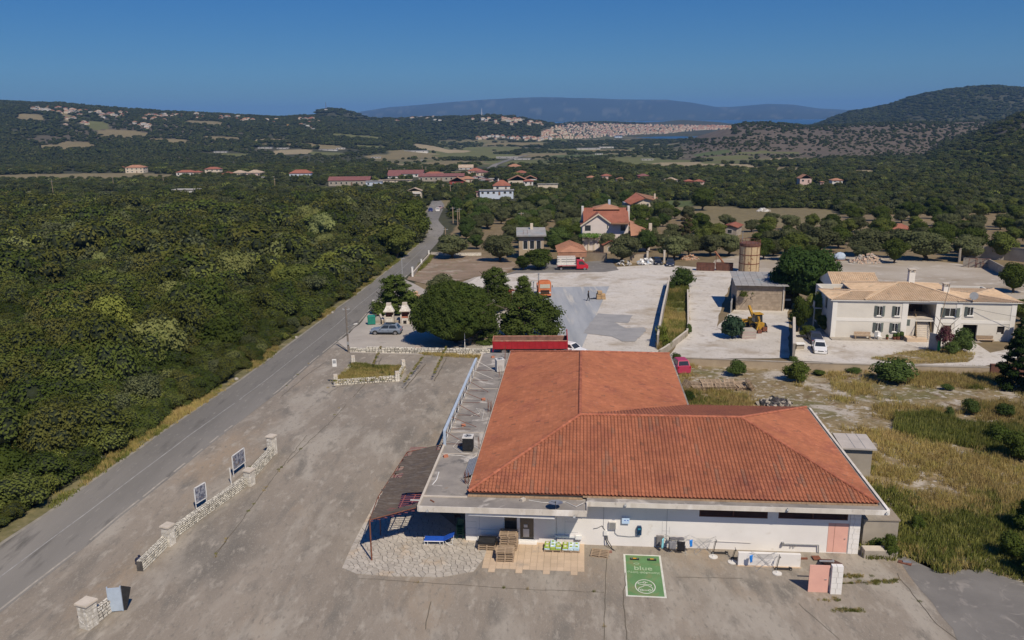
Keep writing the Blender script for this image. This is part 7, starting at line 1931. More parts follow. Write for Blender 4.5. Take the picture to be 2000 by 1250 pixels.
# the villa (several wings, one thing)
Pv=G(1168,489);sv=Pv.y/F
V=empty('villa',(Pv.x,Pv.y,Pv.z),R_(-3),'pale rose two storey villa with red gabled roofs and grey chimney','villa')
vx=lambda px:(px-1168)*sv*1.01;vz=lambda py:(ZA(1168,py,Pv.y)-Pv.z)
w1,w2=vx(1137),vx(1195)
zc_=vz(440)
b=MB();hl_=[(vx(1141)-w1,vz(452),vx(1154)-w1,vz(438)),(vx(1184)-w1,vz(448),vx(1187)-w1,vz(439)),(vx(1210)-w1,vz(452),vx(1221)-w1,vz(438))]
wall_mesh(b,vx(1226)-w1,zc_,.4,hl_);o=b.build('wall',WM['villa'],V);o.location=(w1,0,0)
b=MB();b.box((w1+.2,5,zc_/2),(.38,9.6,zc_));b.box((vx(1226)-.2,5,zc_/2),(.38,9.6,zc_));b.box(((w1+vx(1226))/2,10,zc_/2),(vx(1226)-w1,.3,zc_));b.box((0,5,.2),(8,9,.3));b.build('wall',WM['villa'],V)
xm=(w1+w2)/2+.2;zp=vz(419);
b=MB();b.add([(w1,-.01,zc_),(w2,-.01,zc_),(xm,-.01,zp),(w1,9,zc_),(w2,9,zc_),(xm,9,zp)],[(0,1,2),(3,5,4)]);b.build('gable',WM['villa'],V)
b=MB();th=.35
for xa,xb in((w1-.5,xm),(w2+.5,xm)):
 za_=zc_-.3
 b.add([(xa,-.5,za_),(xb,-.5,zp),(xb,9,zp),(xa,9,za_),(xa,-.5,za_+th),(xb,-.5,zp+th),(xb,9,zp+th),(xa,9,za_+th)],[(0,1,2,3),(7,6,5,4),(4,5,1,0),(0,3,7,4),(2,6,7,3)])
b.build('roof',RM['red'],V)
b=MB();b.add([(w1-.56,-.56,zc_-.3-.05),(xm,-.56,zp-.02),(w2+.56,-.56,zc_-.35),(w2+.56,-.56,zc_-.0),(xm,-.56,zp+.38),(w1-.56,-.56,zc_+.05),],[(0,1,4,5),(1,2,3,4)]);b.build('verge_board',WM['cream'],V)
ztop=vz(411);b=MB()
rx0,rx1=vx(1139),vx(1228)
b.add([(rx0,.2,zc_+.1),(rx1,.2,zc_-.3),(rx1,6.5,ztop),(rx0,6.5,ztop),(rx1,12,zc_),(rx0,12,zc_)],[(0,1,2,3),(3,2,4,5)])
roof_ribs(b,(rx0,.2,zc_+.1),(rx1,.2,zc_-.3),(rx1,6.5,ztop),(rx0,6.5,ztop),26,.07);b.build('roof',RM['red'],V)
for px in(1138.5,1229):b=MB();b.side([(vx(px)-.3,zc_-1),(vx(px)+.3,zc_-1),(vx(px)+.3,ztop+.5),(vx(px)-.3,ztop+.5)],5.2,6.9);b.build('parapet',WM['white'],V)
b=MB();b.box((vx(1209),-.9,vz(436)),(vx(1230)-vx(1196),2.4,.35),rx=R_(-8));b.build('porch_roof',RM['brown'],V)
b=MB();b.add([(vx(1160),5,ztop-.3),(vx(1212),5,ztop-.3),(vx(1212),12,ztop-.3),(vx(1160),12,ztop-.3),(vx(1188),8,vz(403.5))],[(0,1,4),(1,2,4),(2,3,4),(3,0,4)]);b.build('roof',RM['orange'],V)
b=MB();b.box((vx(1192),8,vz(404)),(vx(1194.5)-vx(1190),.9,vz(396)-vz(412)));b.build('chimney',MT['bluesteel'],V)
b=MB();b.box((vx(1142)+.0,-.04,vz(445)),(.01,.01,.01));
for px,py,w_,h_ in((1147.5,445,13,14),(1185.5,443.5,3.5,9),(1215.5,445,11,14)):
 f=MB();x,z=vx(px),vz(py);ww,wh=w_*sv,h_*sv;f.box((x,.08,z+wh/2-.06),(ww,.14,.12));f.box((x,.08,z-wh/2+.06),(ww,.14,.12));f.box((x+ww/2-.06,.08,z),(.12,.14,wh));f.box((x-ww/2+.06,.08,z),(.12,.14,wh));wf=f.build('window',WM['white'],V)
 g_=MB();g_.box((x,.25,z),(ww,.06,wh));g_.build('pane',MT['glass'],wf)
# side wing with long sloping roof on the right
b=MB();b.add([(vx(1229),1,vz(436)),(vx(1268),-2,vz(453)),(vx(1268),-2,vz(456)),(vx(1229),-3,vz(458)),(vx(1229),8,vz(436)),(vx(1268),8,vz(450))],[(0,4,5,1),(3,0,1,2)]);b.build('roof',RM['orange'],V)
b=MB();b.box((vx(1248),3,vz(475)),(vx(1268)-vx(1229),7,vz(456)-vz(490)));b.build('wing_wall',WM['villa'],V)
b=MB();b.box((vx(1268),0,vz(446)),(.8,.8,vz(436)-vz(455)));b.build('chimney',WM['cream'],V)
# stone lodge and pergola in front of the villa
P=G(1188,493);s_=P.y/F
t=house((P.x,P.y,P.z),R_(8),27*s_,4.5,17*s_,'stone gabled lodge with red tiles in front of the villa','stone','red','gabley',rh=9*s_,wins=1,door=False,name='lodge',ribs=8)
P=G(1157,489);s_=P.y/F;t=empty('pergola',P,0,'vine covered pergola between the garage and the lodge','pergola')
for k,x in enumerate((-18,-8,3,14)):b=MB();b.box((x*s_,0,1.7),(.45,.45,3.4));b.build('post',WM['cream'],t)
b=MB();b.box((-2*s_,1,3.45),(36*s_,.2,.2));b.box((-2*s_,-1,3.45),(36*s_,.2,.2));b.build('beam',MT['wood_old'],t)
me_=cloud_mesh('vine',leaf_cloud([(x*s_,0,3.9,1.5,1.8,.8)for x in(-18,-12,-6,0,6,12)],1500,.34,.3,77),[LM['vine']]);link('vine',me_,t)
b=MB();b.box((0,2.2,1.5),(30*s_,.1,3.0));b.build('back_wall',MT['wood_old'],t)
# tiled garage
P=G(1117,519);s_=P.y/F
t=empty('garage',P,R_(0),'open garage with an orange hipped tile roof behind the red truck','garage')
W_=50*s_;hg=28*s_*.9
for x in(-W_/2+.3,W_/2-.3):
 for y in(0,7):b=MB();b.box((x,y,hg/2),(.4,.4,hg));b.build('post',WM['cream'],t)
b=MB();b.box((-W_/2+.2,3.5,hg/2),(.2,7,hg));b.box((0,7.2,hg/2),(W_,.2,hg));b.build('wall',MT['dark'],t)
b=MB();b.side([(-W_/2-.4,hg-.9),(W_/2+.4,hg-.9),(W_/2+.4,hg+.35),(-W_/2-.4,hg+.35)],-.5,-.2);b.build('fascia',RM['orange'],t)
b=MB();zt_=hg+14*s_;x0,x1=-W_/2-.5,W_/2+.5
b.add([(x0,-.6,hg+.3),(x1,-.6,hg+.3),(x1,9.5,hg+.3),(x0,9.5,hg+.3),(0,1.6,zt_*.88+.4),(0,9.5,zt_)],[(0,1,4),(1,2,5,4),(3,0,4,5),(2,3,5)])
roof_ribs(b,(x0,-.6,hg+.3),(x0,9.5,hg+.3),(0,9.5,zt_),(0,1.6,zt_*.88+.4),18,.06);roof_ribs(b,(x1,-.6,hg+.3),(x1,9.5,hg+.3),(0,9.5,zt_),(0,1.6,zt_*.88+.4),18,.06)
b.build('roof',RM['orange'],t)
# little stone house with grey roof and three windows
P=G(1038,506);s_=P.y/F
t=empty('stone_house',P,0,'small stone house with three dark windows and a grey slab roof','house')
W_=49*s_;hh=ZA(1038,461,P.y)-P.z
b=MB();wall_mesh(b,W_,hh,.4,[(W_*(.16+.265*k),hh*.42,W_*(.16+.265*k)+W_*.2,hh*.80)for k in range(3)]);o=b.build('wall',MT['tanwall'],t);o.location=(-W_/2,0,0)
b=MB();b.box((-W_/2+.2,3,hh/2),(.4,5.9,hh));b.box((W_/2-.2,3,hh/2),(.4,5.9,hh));b.box((0,6,hh/2),(W_,.3,hh));b.build('wall',MT['tanwall'],t)
for k in range(3):
 x=W_*(.16+.265*k+.1)-W_/2;f=MB()
 for q_ in(-1,1):f.box((x+q_*W_*.095,.1,hh*.61),(.12,.12,hh*.38));f.box((x,.1,hh*(.61+q_*.185)),(W_*.2,.12,.12))
 wf=f.build('window',MT['white'],t);g_=MB();g_.box((x,.2,hh*.61),(W_*.2,.05,hh*.38));g_.build('pane',MT['glass'],wf)
b=MB();b.add([(-W_/2-.6,-.9,hh),(W_/2+.6,-.9,hh),(W_/2+.6,7,hh+.9),(-W_/2-.6,7,hh+.9),(-W_/2-.6,-.9,hh+.35),(W_/2+.6,-.9,hh+.35),(W_/2+.6,7,hh+1.25),(-W_/2-.6,7,hh+1.25)],[(3,2,1,0),(4,5,6,7),(0,1,5,4),(1,2,6,5),(2,3,7,6),(3,0,4,7)]);ro=b.build('roof',MT['greyroof'],t)
b=MB();b.box((.2,5.2,hh+1.6),(.7,.7,1.8));b.build('chimney',WM['cream'],ro);b=MB();b.path([(-2,0,hh+.4),(-2,0,hh+1.4)],.04);b.path([(-1,0,hh+.4),(-1,0,hh+1.5)],.04);b.build('rod',MT['rust'],ro)
# the upper house with two roof pitches
P=GT(1256,416);s_=P.y/F
t=empty('upper_house',P,0,'beige house with a split red roof above the villa','house')
X=lambda px:(px-1256)*s_;Z=lambda py:(ZA(1256,py,P.y)-P.z)
b=MB();b.add([(X(1240),0,-1),(X(1293),0,-1),(X(1293),0,Z(397)),(X(1260),0,Z(386)),(X(1240),0,Z(398)),(X(1240),8,-1),(X(1293),8,-1),(X(1293),8,Z(397)),(X(1260),8,Z(386)),(X(1240),8,Z(398))],[(0,1,2,3,4),(9,8,7,6,5),(1,6,7,2),(5,0,4,9)]);b.build('wall',WM['cream'],t)
b=MB();b.box((X(1230),4.5,Z(405)),(X(1240)-X(1220),7,16*s_));b.build('dark_wall',MT['greysteel'],t)
b=MB();e_=.3
b.add([(X(1218),-1.0,Z(393)),(X(1230),-1.2,Z(399)),(X(1258),-.6,Z(388)),(X(1245),7,Z(381)),(X(1218),-1,Z(393)+e_),(X(1230),-1.2,Z(399)+e_),(X(1258),-.6,Z(388)+e_),(X(1245),7,Z(381)+e_)],[(3,2,1,0),(4,5,6,7),(0,1,5,4),(1,2,6,5),(2,3,7,6),(3,0,4,7)]);b.build('roof',RM['red'],t)
b=MB();b.add([(X(1259),-1,Z(387)),(X(1295),-1,Z(396)),(X(1288),9,Z(390)),(X(1245),9,Z(380.5)),(X(1259),-1,Z(387)+e_),(X(1295),-1,Z(396)+e_),(X(1288),9,Z(390)+e_),(X(1245),9,Z(380.5)+e_)],[(3,2,1,0),(4,5,6,7),(0,1,5,4),(1,2,6,5),(2,3,7,6),(3,0,4,7)]);ro=b.build('roof',RM['brown'],t)
b=MB();b.box((X(1280),3,Z(386)),(3*s_,.8,12*s_));b.build('chimney',WM['cream'],ro)
for px,w_,h_ in((1278,5,6),(1265,3,5)):f=MB();f.box((X(px),-.04,Z(400)),((w_+1)*s_,.08,(h_+1)*s_));wf=f.build('window',WM['white'],t);g_=MB();g_.box((X(px),-.08,Z(400)),(w_*s_,.08,h_*s_));g_.build('pane',MT['glass'],wf)
b=MB();b.path([(X(1295),-.2,Z(397)),(X(1291),-.2,Z(401)),(X(1289),-.2,Z(412))],.1);b.build('drainpipe',WM['white'],t)
CLEAR+=[(P.x,P.y+3,9),(P.x+4,P.y-6,6)]
# named houses of the middle distance: (px, foot, width, wall height) as seen
hpx(810,391,26,9,'white house with an ochre gable beside the far road bend',d=.6,wall='cream',roof='pale',style='gabley',rh=1.6,wins=3,balcony=True,side_wins=1)
hpx(363,388,42,9,'flat roofed white and grey house alone in the scrub on the left',d=.45,wall='grey',roof='flat',style='flat',wins=4,ov=1.2,balcony=True)
hpx(263,338,34,10,'cream two storey house above the long brown field',d=.6,wall='cream',roof='orange',floors=2,wins=4,side_wins=2)
hpx(238,331,8,4,'tiny pinkish house left of the cream house above the brown field',wall='pink',roof='red')
hpx(362,344,34,7,'wide low house with white terrace and red roofs near the brown field',d=.5,wall='white',roof='red',wins=4)
hpx(385,345,15,8,'pinkish hipped house at the right end of the brown field',wall='cream',roof='red',wins=2)
hpx(415,340,28,9,'cream two storey house with red roof right of the brown field',d=.6,wall='cream',roof='red',floors=2,wins=3)
hpx(444,345,20,5,'small red roofed house between cream and tan roofed houses',wall='pink',roof='red',wins=2)
hpx(466,344,24,6,'tan roofed house left of the long tan one',wall='cream',roof='pale',wins=3)
hpx(496,345,28,7,'long house with tan hip roof and red porch',wall='pink',roof='pale',wins=3)
hpx(519,352,22,5,'low unfinished pinkish building in front of the tan roofs',wall='pink',roof='flat',style='flat',wins=3)
hpx(586,347,40,8,'pale blue house with a bright red roof on the left plain',d=.5,wall='blue',roof='red',wins=5,rh=3)
hpx(682,363,78,10,'long grey industrial shed with a maroon roof',d=.35,wall='grey',roof='maroon',style='gable',rh=2.6,wins=8,cat='shed',name='shed')
hpx(730,364,30,9,'grey workshop with two white end walls and blue shop window',d=.5,wall='blue',roof='grey',style='flat',wins=3,cat='workshop',name='workshop')
hpx(792,346,66,6,'long white hall with stepped maroon roofs behind the sheds',d=.5,wall='white',roof='maroon',style='gable',rh=3,wins=8,cat='hall',name='hall')
hpx(770,348,24,4,'low white end of the stepped hall',wall='white',roof='maroon',style='gable',rh=2,wins=3,cat='hall',name='hall')
hpx(847,344,34,4,'low white building with red roof behind the long shed',d=.5,wall='white',roof='red',wins=4)
hpx(862,354,86,9,'long grey shed with a flat maroon roof on the plain',d=.3,wall='grey',roof='maroon',style='gable',rh=2,wins=9,cat='shed',name='shed')
hpx(772,356,62,4,'low cream wall building in front of the stepped hall',d=.15,wall='cream',roof='pale',style='flat',wins=5,door=False)
hpx(893,362,30,7,'brick red gabled house near the roadside showroom',d=.7,wall='red',roof='orange',style='gabley',rh=3.2,wins=2)
hpx(912,356,26,6,'orange roofed house behind the brick red one',wall='cream',roof='orange',wins=2)
hpx(910,331,27,3.2,'white gabled hall beyond the village street',d=.5,wall='white',roof='pale',style='gable',rh=3.0,wins=3,cat='hall',name='hall')
hpx(928,339,26,5,'red roofed house at the head of the village street',wall='pink',roof='red')
hpx(941,343,22,6,'dark red roofed house on the village street',wall='cream',roof='maroon')
hpx(1005,331,26,5,'orange roofed bungalow among tall dark trees',wall='cream',roof='orange',wins=3)
hpx(1011,362,36,9,'big cream house with an orange gable right of the village',d=.7,wall='cream',roof='orange',style='gabley',rh=3.4,wins=3)
hpx(1036,356,24,6,'white gabled house behind the big cream one',wall='white',roof='orange',style='gabley',rh=2.4,wins=2)
hpx(1032,367,18,6,'small house with red roof right of the big cream one',wall='white',roof='red')
hpx(1018,343,22,5,'pinkish house below the dark trees',wall='pink',roof='red')
hpx(970,390,64,9,'long pale grey shed beside the road bend',d=.25,wall='blue',roof='grey',style='flat',wins=6,cat='shed',name='shed')
hpx(937,390,12,6,'small pinkish annex at the left end of the pale grey shed',wall='pink',roof='maroon',style='flat',wins=1,cat='shed',name='shed')
hpx(980,379,32,8,'house with red hip roof behind the pale grey shed',wall='white',roof='red',rh=3.2,wins=2,chimney=(-2,0,.8))
hpx(1070,369,38,2.4,'low long ruin wall among the trees',d=.12,wall='cream',roof='flat',style='flat',wins=5,door=False,cat='ruin',name='ruin')
hpx(1155,351,16,4,'leftmost of four small houses on the plain',wall='pink',roof='orange')
hpx(1185,350,18,6,'pink house with flat red hip roof on the plain',wall='pink',roof='red')
hpx(1178,354,10,4,'tiny cream house just left below the pink one',wall='cream',roof='pale')
hpx(1212,358,14,8,'narrow orange roofed house right of the pink one',wall='cream',roof='orange')
hpx(1257,350,20,6,'dark red two storey house on the plain',wall='red',roof='maroon',floors=2)
hpx(1312,358,22,6,'white two storey house on the right plain',wall='white',roof='pale',floors=2,wins=3)
hpx(1346,365,16,4,'low red house left half of a pair',wall='red',roof='red');hpx(1366,365,18,3.4,'low orange roofed right half of the pair',wall='pink',roof='red')
hpx(1573,364,22,8,'pink gabled house alone in the right scrub',wall='pink',roof='orange',style='gabley',rh=2.6,wins=2)
hpx(1635,363,20,3.6,'low orange roofed hut in the right scrub',wall='white',roof='orange')
hpx(1605,368,6,5,'tiny orange roofed shed leaning in the right scrub',wall='pink',roof='orange',wins=1)
hpx(1762,452,40,4,'low red roofed hut sunk among trees at the right',d=.8,wall='grey',roof='red',wins=2,rh=1.4)
P=GT(1435,461);s_=P.y/F
house((P.x,P.y+3,P.z),R_(-28),26*s_,7,17*s_,'small grey outbuilding with a red gable roof in the olive grove','grey','red','gabley',rh=5*s_,wins=1,door=False,name='outbuilding',ribs=7);CLEAR+=[(P.x,P.y+2,6),(P.x-1,P.y-3,4)]
# street of the roadside village: vans, boats and sheds as small bright boxes
r=random.Random(21)
for i in range(22):
 px=925+r.uniform(-8,42)+i*.9;py=348+(px-925)*.22+r.uniform(-5,6)
 P=GT(px,py);s_=P.y/F;CLEAR.append((P.x,P.y,6));CLEAR.append((P.x,P.y-14,6))
 house((P.x,P.y,P.z),r.uniform(-.3,.3),r.uniform(5,10)*s_,r.uniform(4,7),r.uniform(2.2,4.5)*s_,'small pale shed or kiosk on the roadside village street',r.choice(['white','blue','grey','white','pink']),r.choice(['flat','grey','maroon','pale']),'flat',wins=2,door=False,group='sheds along the village street',name='kiosk',cat='shed')
# greenhouses and sheds of the plain
for px,py,w_,lb in((430,298,24,'white greenhouse roof on the left plain'),(517,290,26,'long pale greenhouse, second from the left'),(552,291,22,'pale greenhouse, middle of the row'),(640,294,34,'long grey greenhouse near the plain centre'),(665,291,16,'short white greenhouse at the row end'),(811,297,46,'dark solar field roof on the plain'),(734,309,18,'low pale barn left of the white roof'),(826,314,8,'tiny bright white roof on the plain'),(990,309,40,'long pale shed row right of the road'),(1020,312,30,'pale sheds nearer the road'),(1150,292,44,'pale warehouse group below the town'),(1185,289,26,'white warehouse right of the group'),(1265,313,22,'flat pale building on the right fields'),(1170,302,14,'small white barn on the right fields')):
 hpx(px,py,w_,2.0,lb,d=.4,wall='white',roof='flat' if 'solar' not in lb else 'grey',style='flat',wins=3,door=False,cat='barn',name='barn')
 # ---- villages: a few house shapes shared by many houses
def far_shape(seed):
 r=random.Random(seed);w_=r.uniform(9,15);d=r.uniform(8,11);hh=r.choice([3.5,6,6.5]);rc=r.choice(['red','orange','orange','pale','flat']);wc=r.choice(['white','cream','pink','white','cream'])
 b=MB();b.box((0,0,hh/2-1),(w_,d,hh+2))
 for k in range(3):
  for f_ in range(2 if hh>5 else 1):b.box(((k-1)*w_*.3,-d/2-.02,1.7+f_*3),(1.3,.1,1.4),mi=1)
 wm=b.mesh('wall',[WM[wc],MT['glass']])
 b=MB();o_=.5;z0=hh;rh=0.3 if rc=='flat' else 2.1;ins=.01 if rc=='flat' else d/2
 if rc=='flat':b.box((0,0,z0+.2),(w_+1,d+1,.4))
 else:b.add([(-w_/2-o_,-d/2-o_,z0),(w_/2+o_,-d/2-o_,z0),(w_/2+o_,d/2+o_,z0),(-w_/2-o_,d/2+o_,z0),(-w_/2+ins,0,z0+rh),(w_/2-ins,0,z0+rh)],[(0,1,5,4),(1,2,5),(2,3,4,5),(3,0,4),(3,2,1,0)])
 return wm,b.mesh('roof',RM[rc])
FS=[far_shape(300+i)for i in range(8)]
def village(name,pts,n,spread,sc_,label,group,seed):
 r=random.Random(seed)
 for i in range(n):
  k=r.uniform(0,len(pts)-1.001);j=int(k);f_=k-j
  px=pts[j][0]*(1-f_)+pts[j+1][0]*f_+r.gauss(0,2);py=pts[j][1]*(1-f_)+pts[j+1][1]*f_+abs(r.gauss(0,spread))*(1 if r.random()<.8 else-.2)
  P=GT(px,py)
  if P.y>20000:continue
  s_=sc_*P.y/2500
  t=empty(name,(P.x,P.y,P.z),r.uniform(-.5,.5),label,'house',group);t.scale=(s_,)*3
  wm,rm=FS[r.randrange(8)];link('wall',wm,t);link('roof',rm,t)
  CLEAR.append((P.x,P.y,12*s_));CLEAR.append((P.x,P.y-22*s_,11*s_))
RIDGE_V=[(60,209),(90,213),(120,214),(150,219),(185,222),(215,222),(250,224)]
TOWN=(1245,257,190,15)
village('village_house',RIDGE_V,62,5,.95,'small pale house of the upper village at the left skyline','houses of the upper left village',41)
village('village_house',[(285,227),(320,225),(360,226),(400,225),(440,229),(480,232),(520,233),(545,236)],60,4.5,.9,'small pale house strung along the middle of the left ridge','houses along the middle of the ridge',42)
village('village_house',[(262,242),(285,244),(305,250)],12,3,.9,'small reddish house in the cluster below the ridge village','houses below the ridge village',43)
village('village_house',[(580,232),(600,233),(625,234),(590,246),(612,249)],20,3,.9,'small white house at the foot of the round hill','houses at the foot of the round hill',44)
village('village_house',[(120,232),(175,240),(110,246),(130,243)],8,3,.9,'scattered house on the slope under the upper village','houses on the left slope',45)
village('village_house',[(760,236),(800,230),(830,229),(860,232)],12,3,.8,'small house on the low ridge left of the town','houses on the low ridge',46)
village('town_house',[(925,232),(960,233),(990,233),(1010,236),(1040,240),(1060,240)],40,4.5,.85,'pale house on the hill left of the main town','houses on the hill left of the town',47)
village('town_house',[(930,270),(955,267),(1000,269),(1040,270),(1075,270)],60,3,.85,'pale house of the low suburb below the town hill','houses of the low suburb',48)
t=hpx(563,246,5,3,'tiny ochre yellow house on the left ridge slope',wall='yellow',roof='flat',style='flat',wins=2)
t=hpx(1208,269,14,2.6,'bright blue roofed hall below the town',wall='blue',roof='flat',style='flat',wins=3);t.children[1].data.materials[0]=plain('bright blue roof',(.03,.22,.55),.6)
# the main town: too many houses to tell apart, one object
r=random.Random(50);bt=MB();tw_=0
cols_t=[WM['cream'],WM['cream'],WM['pink'],RM['orange'],RM['red'],MT['glass'],RM['orange']]
def townbox(px,py,sc_):
 P=GT(px,py)
 if P.y>7000 or P.y<1500:return
 s_=P.y/F;w_=r.uniform(3.5,7.5)*s_*sc_;d=w_*r.uniform(.7,1.1);hh=r.uniform(2.0,4.6)*s_*sc_;rz=r.uniform(-.5,.5);mi=r.choice([0,1,1,2,0])
 bt.box((P.x,P.y,P.z+hh/2-1),(w_,d,hh+2),rz,mi)
 if r.random()<.6:
  c2,s2=math.cos(rz),math.sin(rz);rm_=r.choice([3,6,4,6]);rh=hh*.32
  L_=[(-w_*.55,-d*.55),(w_*.55,-d*.55),(w_*.55,d*.55),(-w_*.55,d*.55)]
  vs=[(P.x+x*c2-y*s2,P.y+x*s2+y*c2,P.z+hh)for x,y in L_]+[(P.x-w_*.2*c2,P.y-w_*.2*s2,P.z+hh+rh),(P.x+w_*.2*c2,P.y+w_*.2*s2,P.z+hh+rh)]
  bt.add(vs,[(0,1,5,4),(1,2,5),(2,3,4,5),(3,0,4)],rm_)
 if w_>6:
  bt.box((P.x-.01,P.y-d*.5,P.z+hh*.55),(w_*.7,d*.1,hh*.12),rz,5)
for i in range(1500):
 px=r.uniform(1058,1428)
 top=np.interp(px,[1058,1090,1110,1200,1260,1300,1350,1428],[258,245,241,243,244,245,246,247]);bot=np.interp(px,[1058,1080,1120,1180,1240,1290,1330,1370,1428],[268,270,272,268,263,262,258,254,252])
 townbox(px,top+(bot-top)*r.random(),.58)
to=bt.build('town',cols_t,None,kind='stuff');tag(to,'dense pale town with orange roofs spread over the low hill by the bay',kind='stuff')
# mast on the round hill
for px,py,lb in((637,214,'thin radio mast on the round left hill'),(941,226,'white radio mast on the hill left of the town')):
 P=GT(px,py);P=GT(px,py+2);t=empty('radio_mast',P,0,lb,'mast');b=MB();b.tube((0,0,-3),(0,0,26),1.0,.35,5);b.build('mast',MT['rust']if px<700 else MT['white'],t);b=MB();b.box((0,0,2),(9,6,4));b.build('hut',WM['white'],t)
# overhead poles
def upole(px,py,hpx_,label,arm=True,group='utility poles'):
 P=GT(px,py);s_=P.y/F;hh=hpx_*s_;t=empty('utility_pole',P,rnd.uniform(-.4,.4),label,'utility pole',group)
 b=MB();b.tube((0,0,-.3),(0,0,hh),.16+s_*.15,.12+s_*.1,6);b.build('pole',MT['wood'],t)
 if arm:b=MB();b.box((0,0,hh-.5),(1.8,.14,.14));b.build('crossarm',MT['greysteel'],t)
for px,py,hh,lb in((812,408,28,'wooden pole in the scrub left of the far road bend'),(885,436,32,'leftmost of three poles right of the road bend'),(894,440,30,'middle of three poles right of the road bend'),(897.5,440,34,'rightmost of three poles right of the road bend'),(870,463,18,'short pole at the right edge of the road'),(902,462,12,'white meter post right of the road'),(1018,450,36,'pole behind the small stone house'),(999,444,16,'short lamp pole in the olive grove'),(1304,505,46,'tall pole right of the black car'),(1937,500,26,'pole behind the roofless pens'),(105,385,32,'tall pole left in the scrub below the field'),(223,372,26,'pole left of the flat roofed house'),(320,362,18,'thin pole behind the flat roofed house'),(538,375,26,'pole in the scrub right of the flat roofed house'),(72,350,12,'small pole at the left end of the brown field'),(880,385,24,'pole at the far end of the road'),(866,380,20,'pole beside the last road bend'),(757,342,14,'first thin mast at the stepped hall'),(764,342,14,'second thin mast at the stepped hall'),(825,340,16,'third thin mast at the stepped hall'),(832,340,14,'last thin mast at the stepped hall'),(790,345,16,'middle mast at the stepped hall')):
 upole(px,py,hh,lb)
b=MB()
P=G(786,546);t=empty('utility_pole',P,0,'thin pole on the road edge behind the left pine','utility pole');b.tube((0,0,0),(0,0,4.6),.09,n=6);b.build('pole',MT['greysteel'],t);b=MB();b.box((.3,0,4.5),(.8,.12,.1));b.build('lamp_head',MT['greysteel'],t)
# far road beyond the crest and the street
sheet('road',[(p.x,p.y)for p in[GT(950,330),GT(962,322),GT(1000,309),GT(1030,303),GT(1034,303),GT(1008,310),GT(972,323),GT(965,331)]],MT['asphalt'],40,'pale stretch of the far road crossing the plain')
for q_ in np.linspace(0,1,9):
 P=GT(950+80*q_,331-28*q_);CLEAR.append((P.x,P.y-25,28))
 # ================================================================ trees and bushes that stand alone
def trunk_mesh(name,hh,r0,nl,spread,seed,top=.55,lean=0):
 b=MB();r=random.Random(seed);p=Vector((0,0,-.3));pts=[p]
 for k in range(4):p=p+Vector((r.uniform(-.08,.08)*hh+lean,r.uniform(-.08,.08)*hh,hh*top/4+.07));pts.append(p)
 for k in range(4):b.tube(pts[k],pts[k+1],r0*(1-.13*k),r0*(1-.13*(k+1)),7,caps=False)
 for k in range(nl):
  a=k*6.28/nl+r.uniform(-.4,.4);s_=pts[2+k%3];e_=s_+Vector((math.cos(a)*spread*.5,math.sin(a)*spread*.5,hh*.22));e2=e_+Vector((math.cos(a+.3)*spread*.35,math.sin(a+.3)*spread*.35,hh*.14))
  b.tube(s_,e_,r0*.5,r0*.3,5,caps=False);b.tube(e_,e2,r0*.3,r0*.12,4,caps=False)
 return b.mesh(name,MT['bark'])
TK={}
def crown(kind,i,lobes,n,size,m_,up=.35,k=.80,corem=True):
 me=cloud_mesh(kind+' crown',leaf_cloud(lobes,n,size,up,500+i*7+len(TK),spread=.26 if kind in('pine','conifer')else .17,rj=.6 if kind in('pine','conifer')else .45),[LM[m_]],core_of(lobes,k)if corem else None)
 return me
def add_kind(kind,tr,cr_):TK.setdefault(kind,[]).append((tr,cr_))
for i in range(4):
 L=lobes_round(15,2.9,4.5,60+i,base=.35,lr=(.28,.44));add_kind('olive',trunk_mesh('trunk',4.2,.28,5,2.6,i),crown('olive',i,L,5200,.27,'olive'))
for i in range(3):
 L=lobes_round(9,1.0,1.3,80+i,base=0);add_kind('bush',trunk_mesh('stem',.8,.05,4,.6,i),crown('bush',i,L,3000,.12,'bush',k=.7))
 add_kind('palebush',trunk_mesh('stem',.8,.05,4,.6,i),crown('pale',i,lobes_round(11,1.0,1.2,90+i,base=0,lr=(.26,.44)),3400,.095,'pale'))
 add_kind('yellowbush',trunk_mesh('stem',.8,.05,4,.6,i),crown('yellow',i,lobes_round(11,1.0,1.2,95+i,base=0,lr=(.26,.44)),3200,.095,'palegreen'))
 add_kind('darkbush',trunk_mesh('stem',.8,.05,4,.6,i),crown('dark',i,lobes_round(9,1.0,1.35,70+i,base=0),2600,.12,'maquis2'))
 add_kind('tree',trunk_mesh('trunk',4.5,.25,5,2.4,10+i),crown('tree',i,lobes_round(13,2.9,5.0,170+i,base=.3,lr=(.3,.5)),4600,.30,'maquis2'))
 add_kind('green',trunk_mesh('trunk',4.2,.22,5,2.4,20+i),crown('green',i,lobes_round(13,2.9,4.6,190+i,base=.3,lr=(.3,.5)),4600,.28,'bush'))
def pine_lobes(R,hh,seed,conic=.68,n=26,base=.12):
 r=random.Random(seed);L=[]
 for k in range(n):
  f_=k/(n-1);z=hh*(base+(1-base)*f_);rad=R*(1-f_**1.3*conic);a=k*2.4+r.random()
  q_=rad*r.uniform(.35,.8);s_=R*r.uniform(.22,.36)*(1-.4*f_);L.append((q_*math.cos(a),q_*math.sin(a),z-s_*.3,s_*r.uniform(.8,1.2),s_*r.uniform(.8,1.2),s_*r.uniform(.6,.95)))
 return L
for i in range(3):
 L=pine_lobes(3.4,7.5,30+i,n=52);add_kind('pine',trunk_mesh('trunk',7.2,.28,6,2.2,40+i,top=.6),crown('pine',i,L,12000,.24,'pine',up=.5,k=.7))
L=pine_lobes(5.0,6.6,38,conic=.55,n=54,base=.24);add_kind('widepine',trunk_mesh('trunk',6,.34,8,4,44,top=.62),crown('pine',5,L,16000,.26,'pine',up=.5,k=.68))
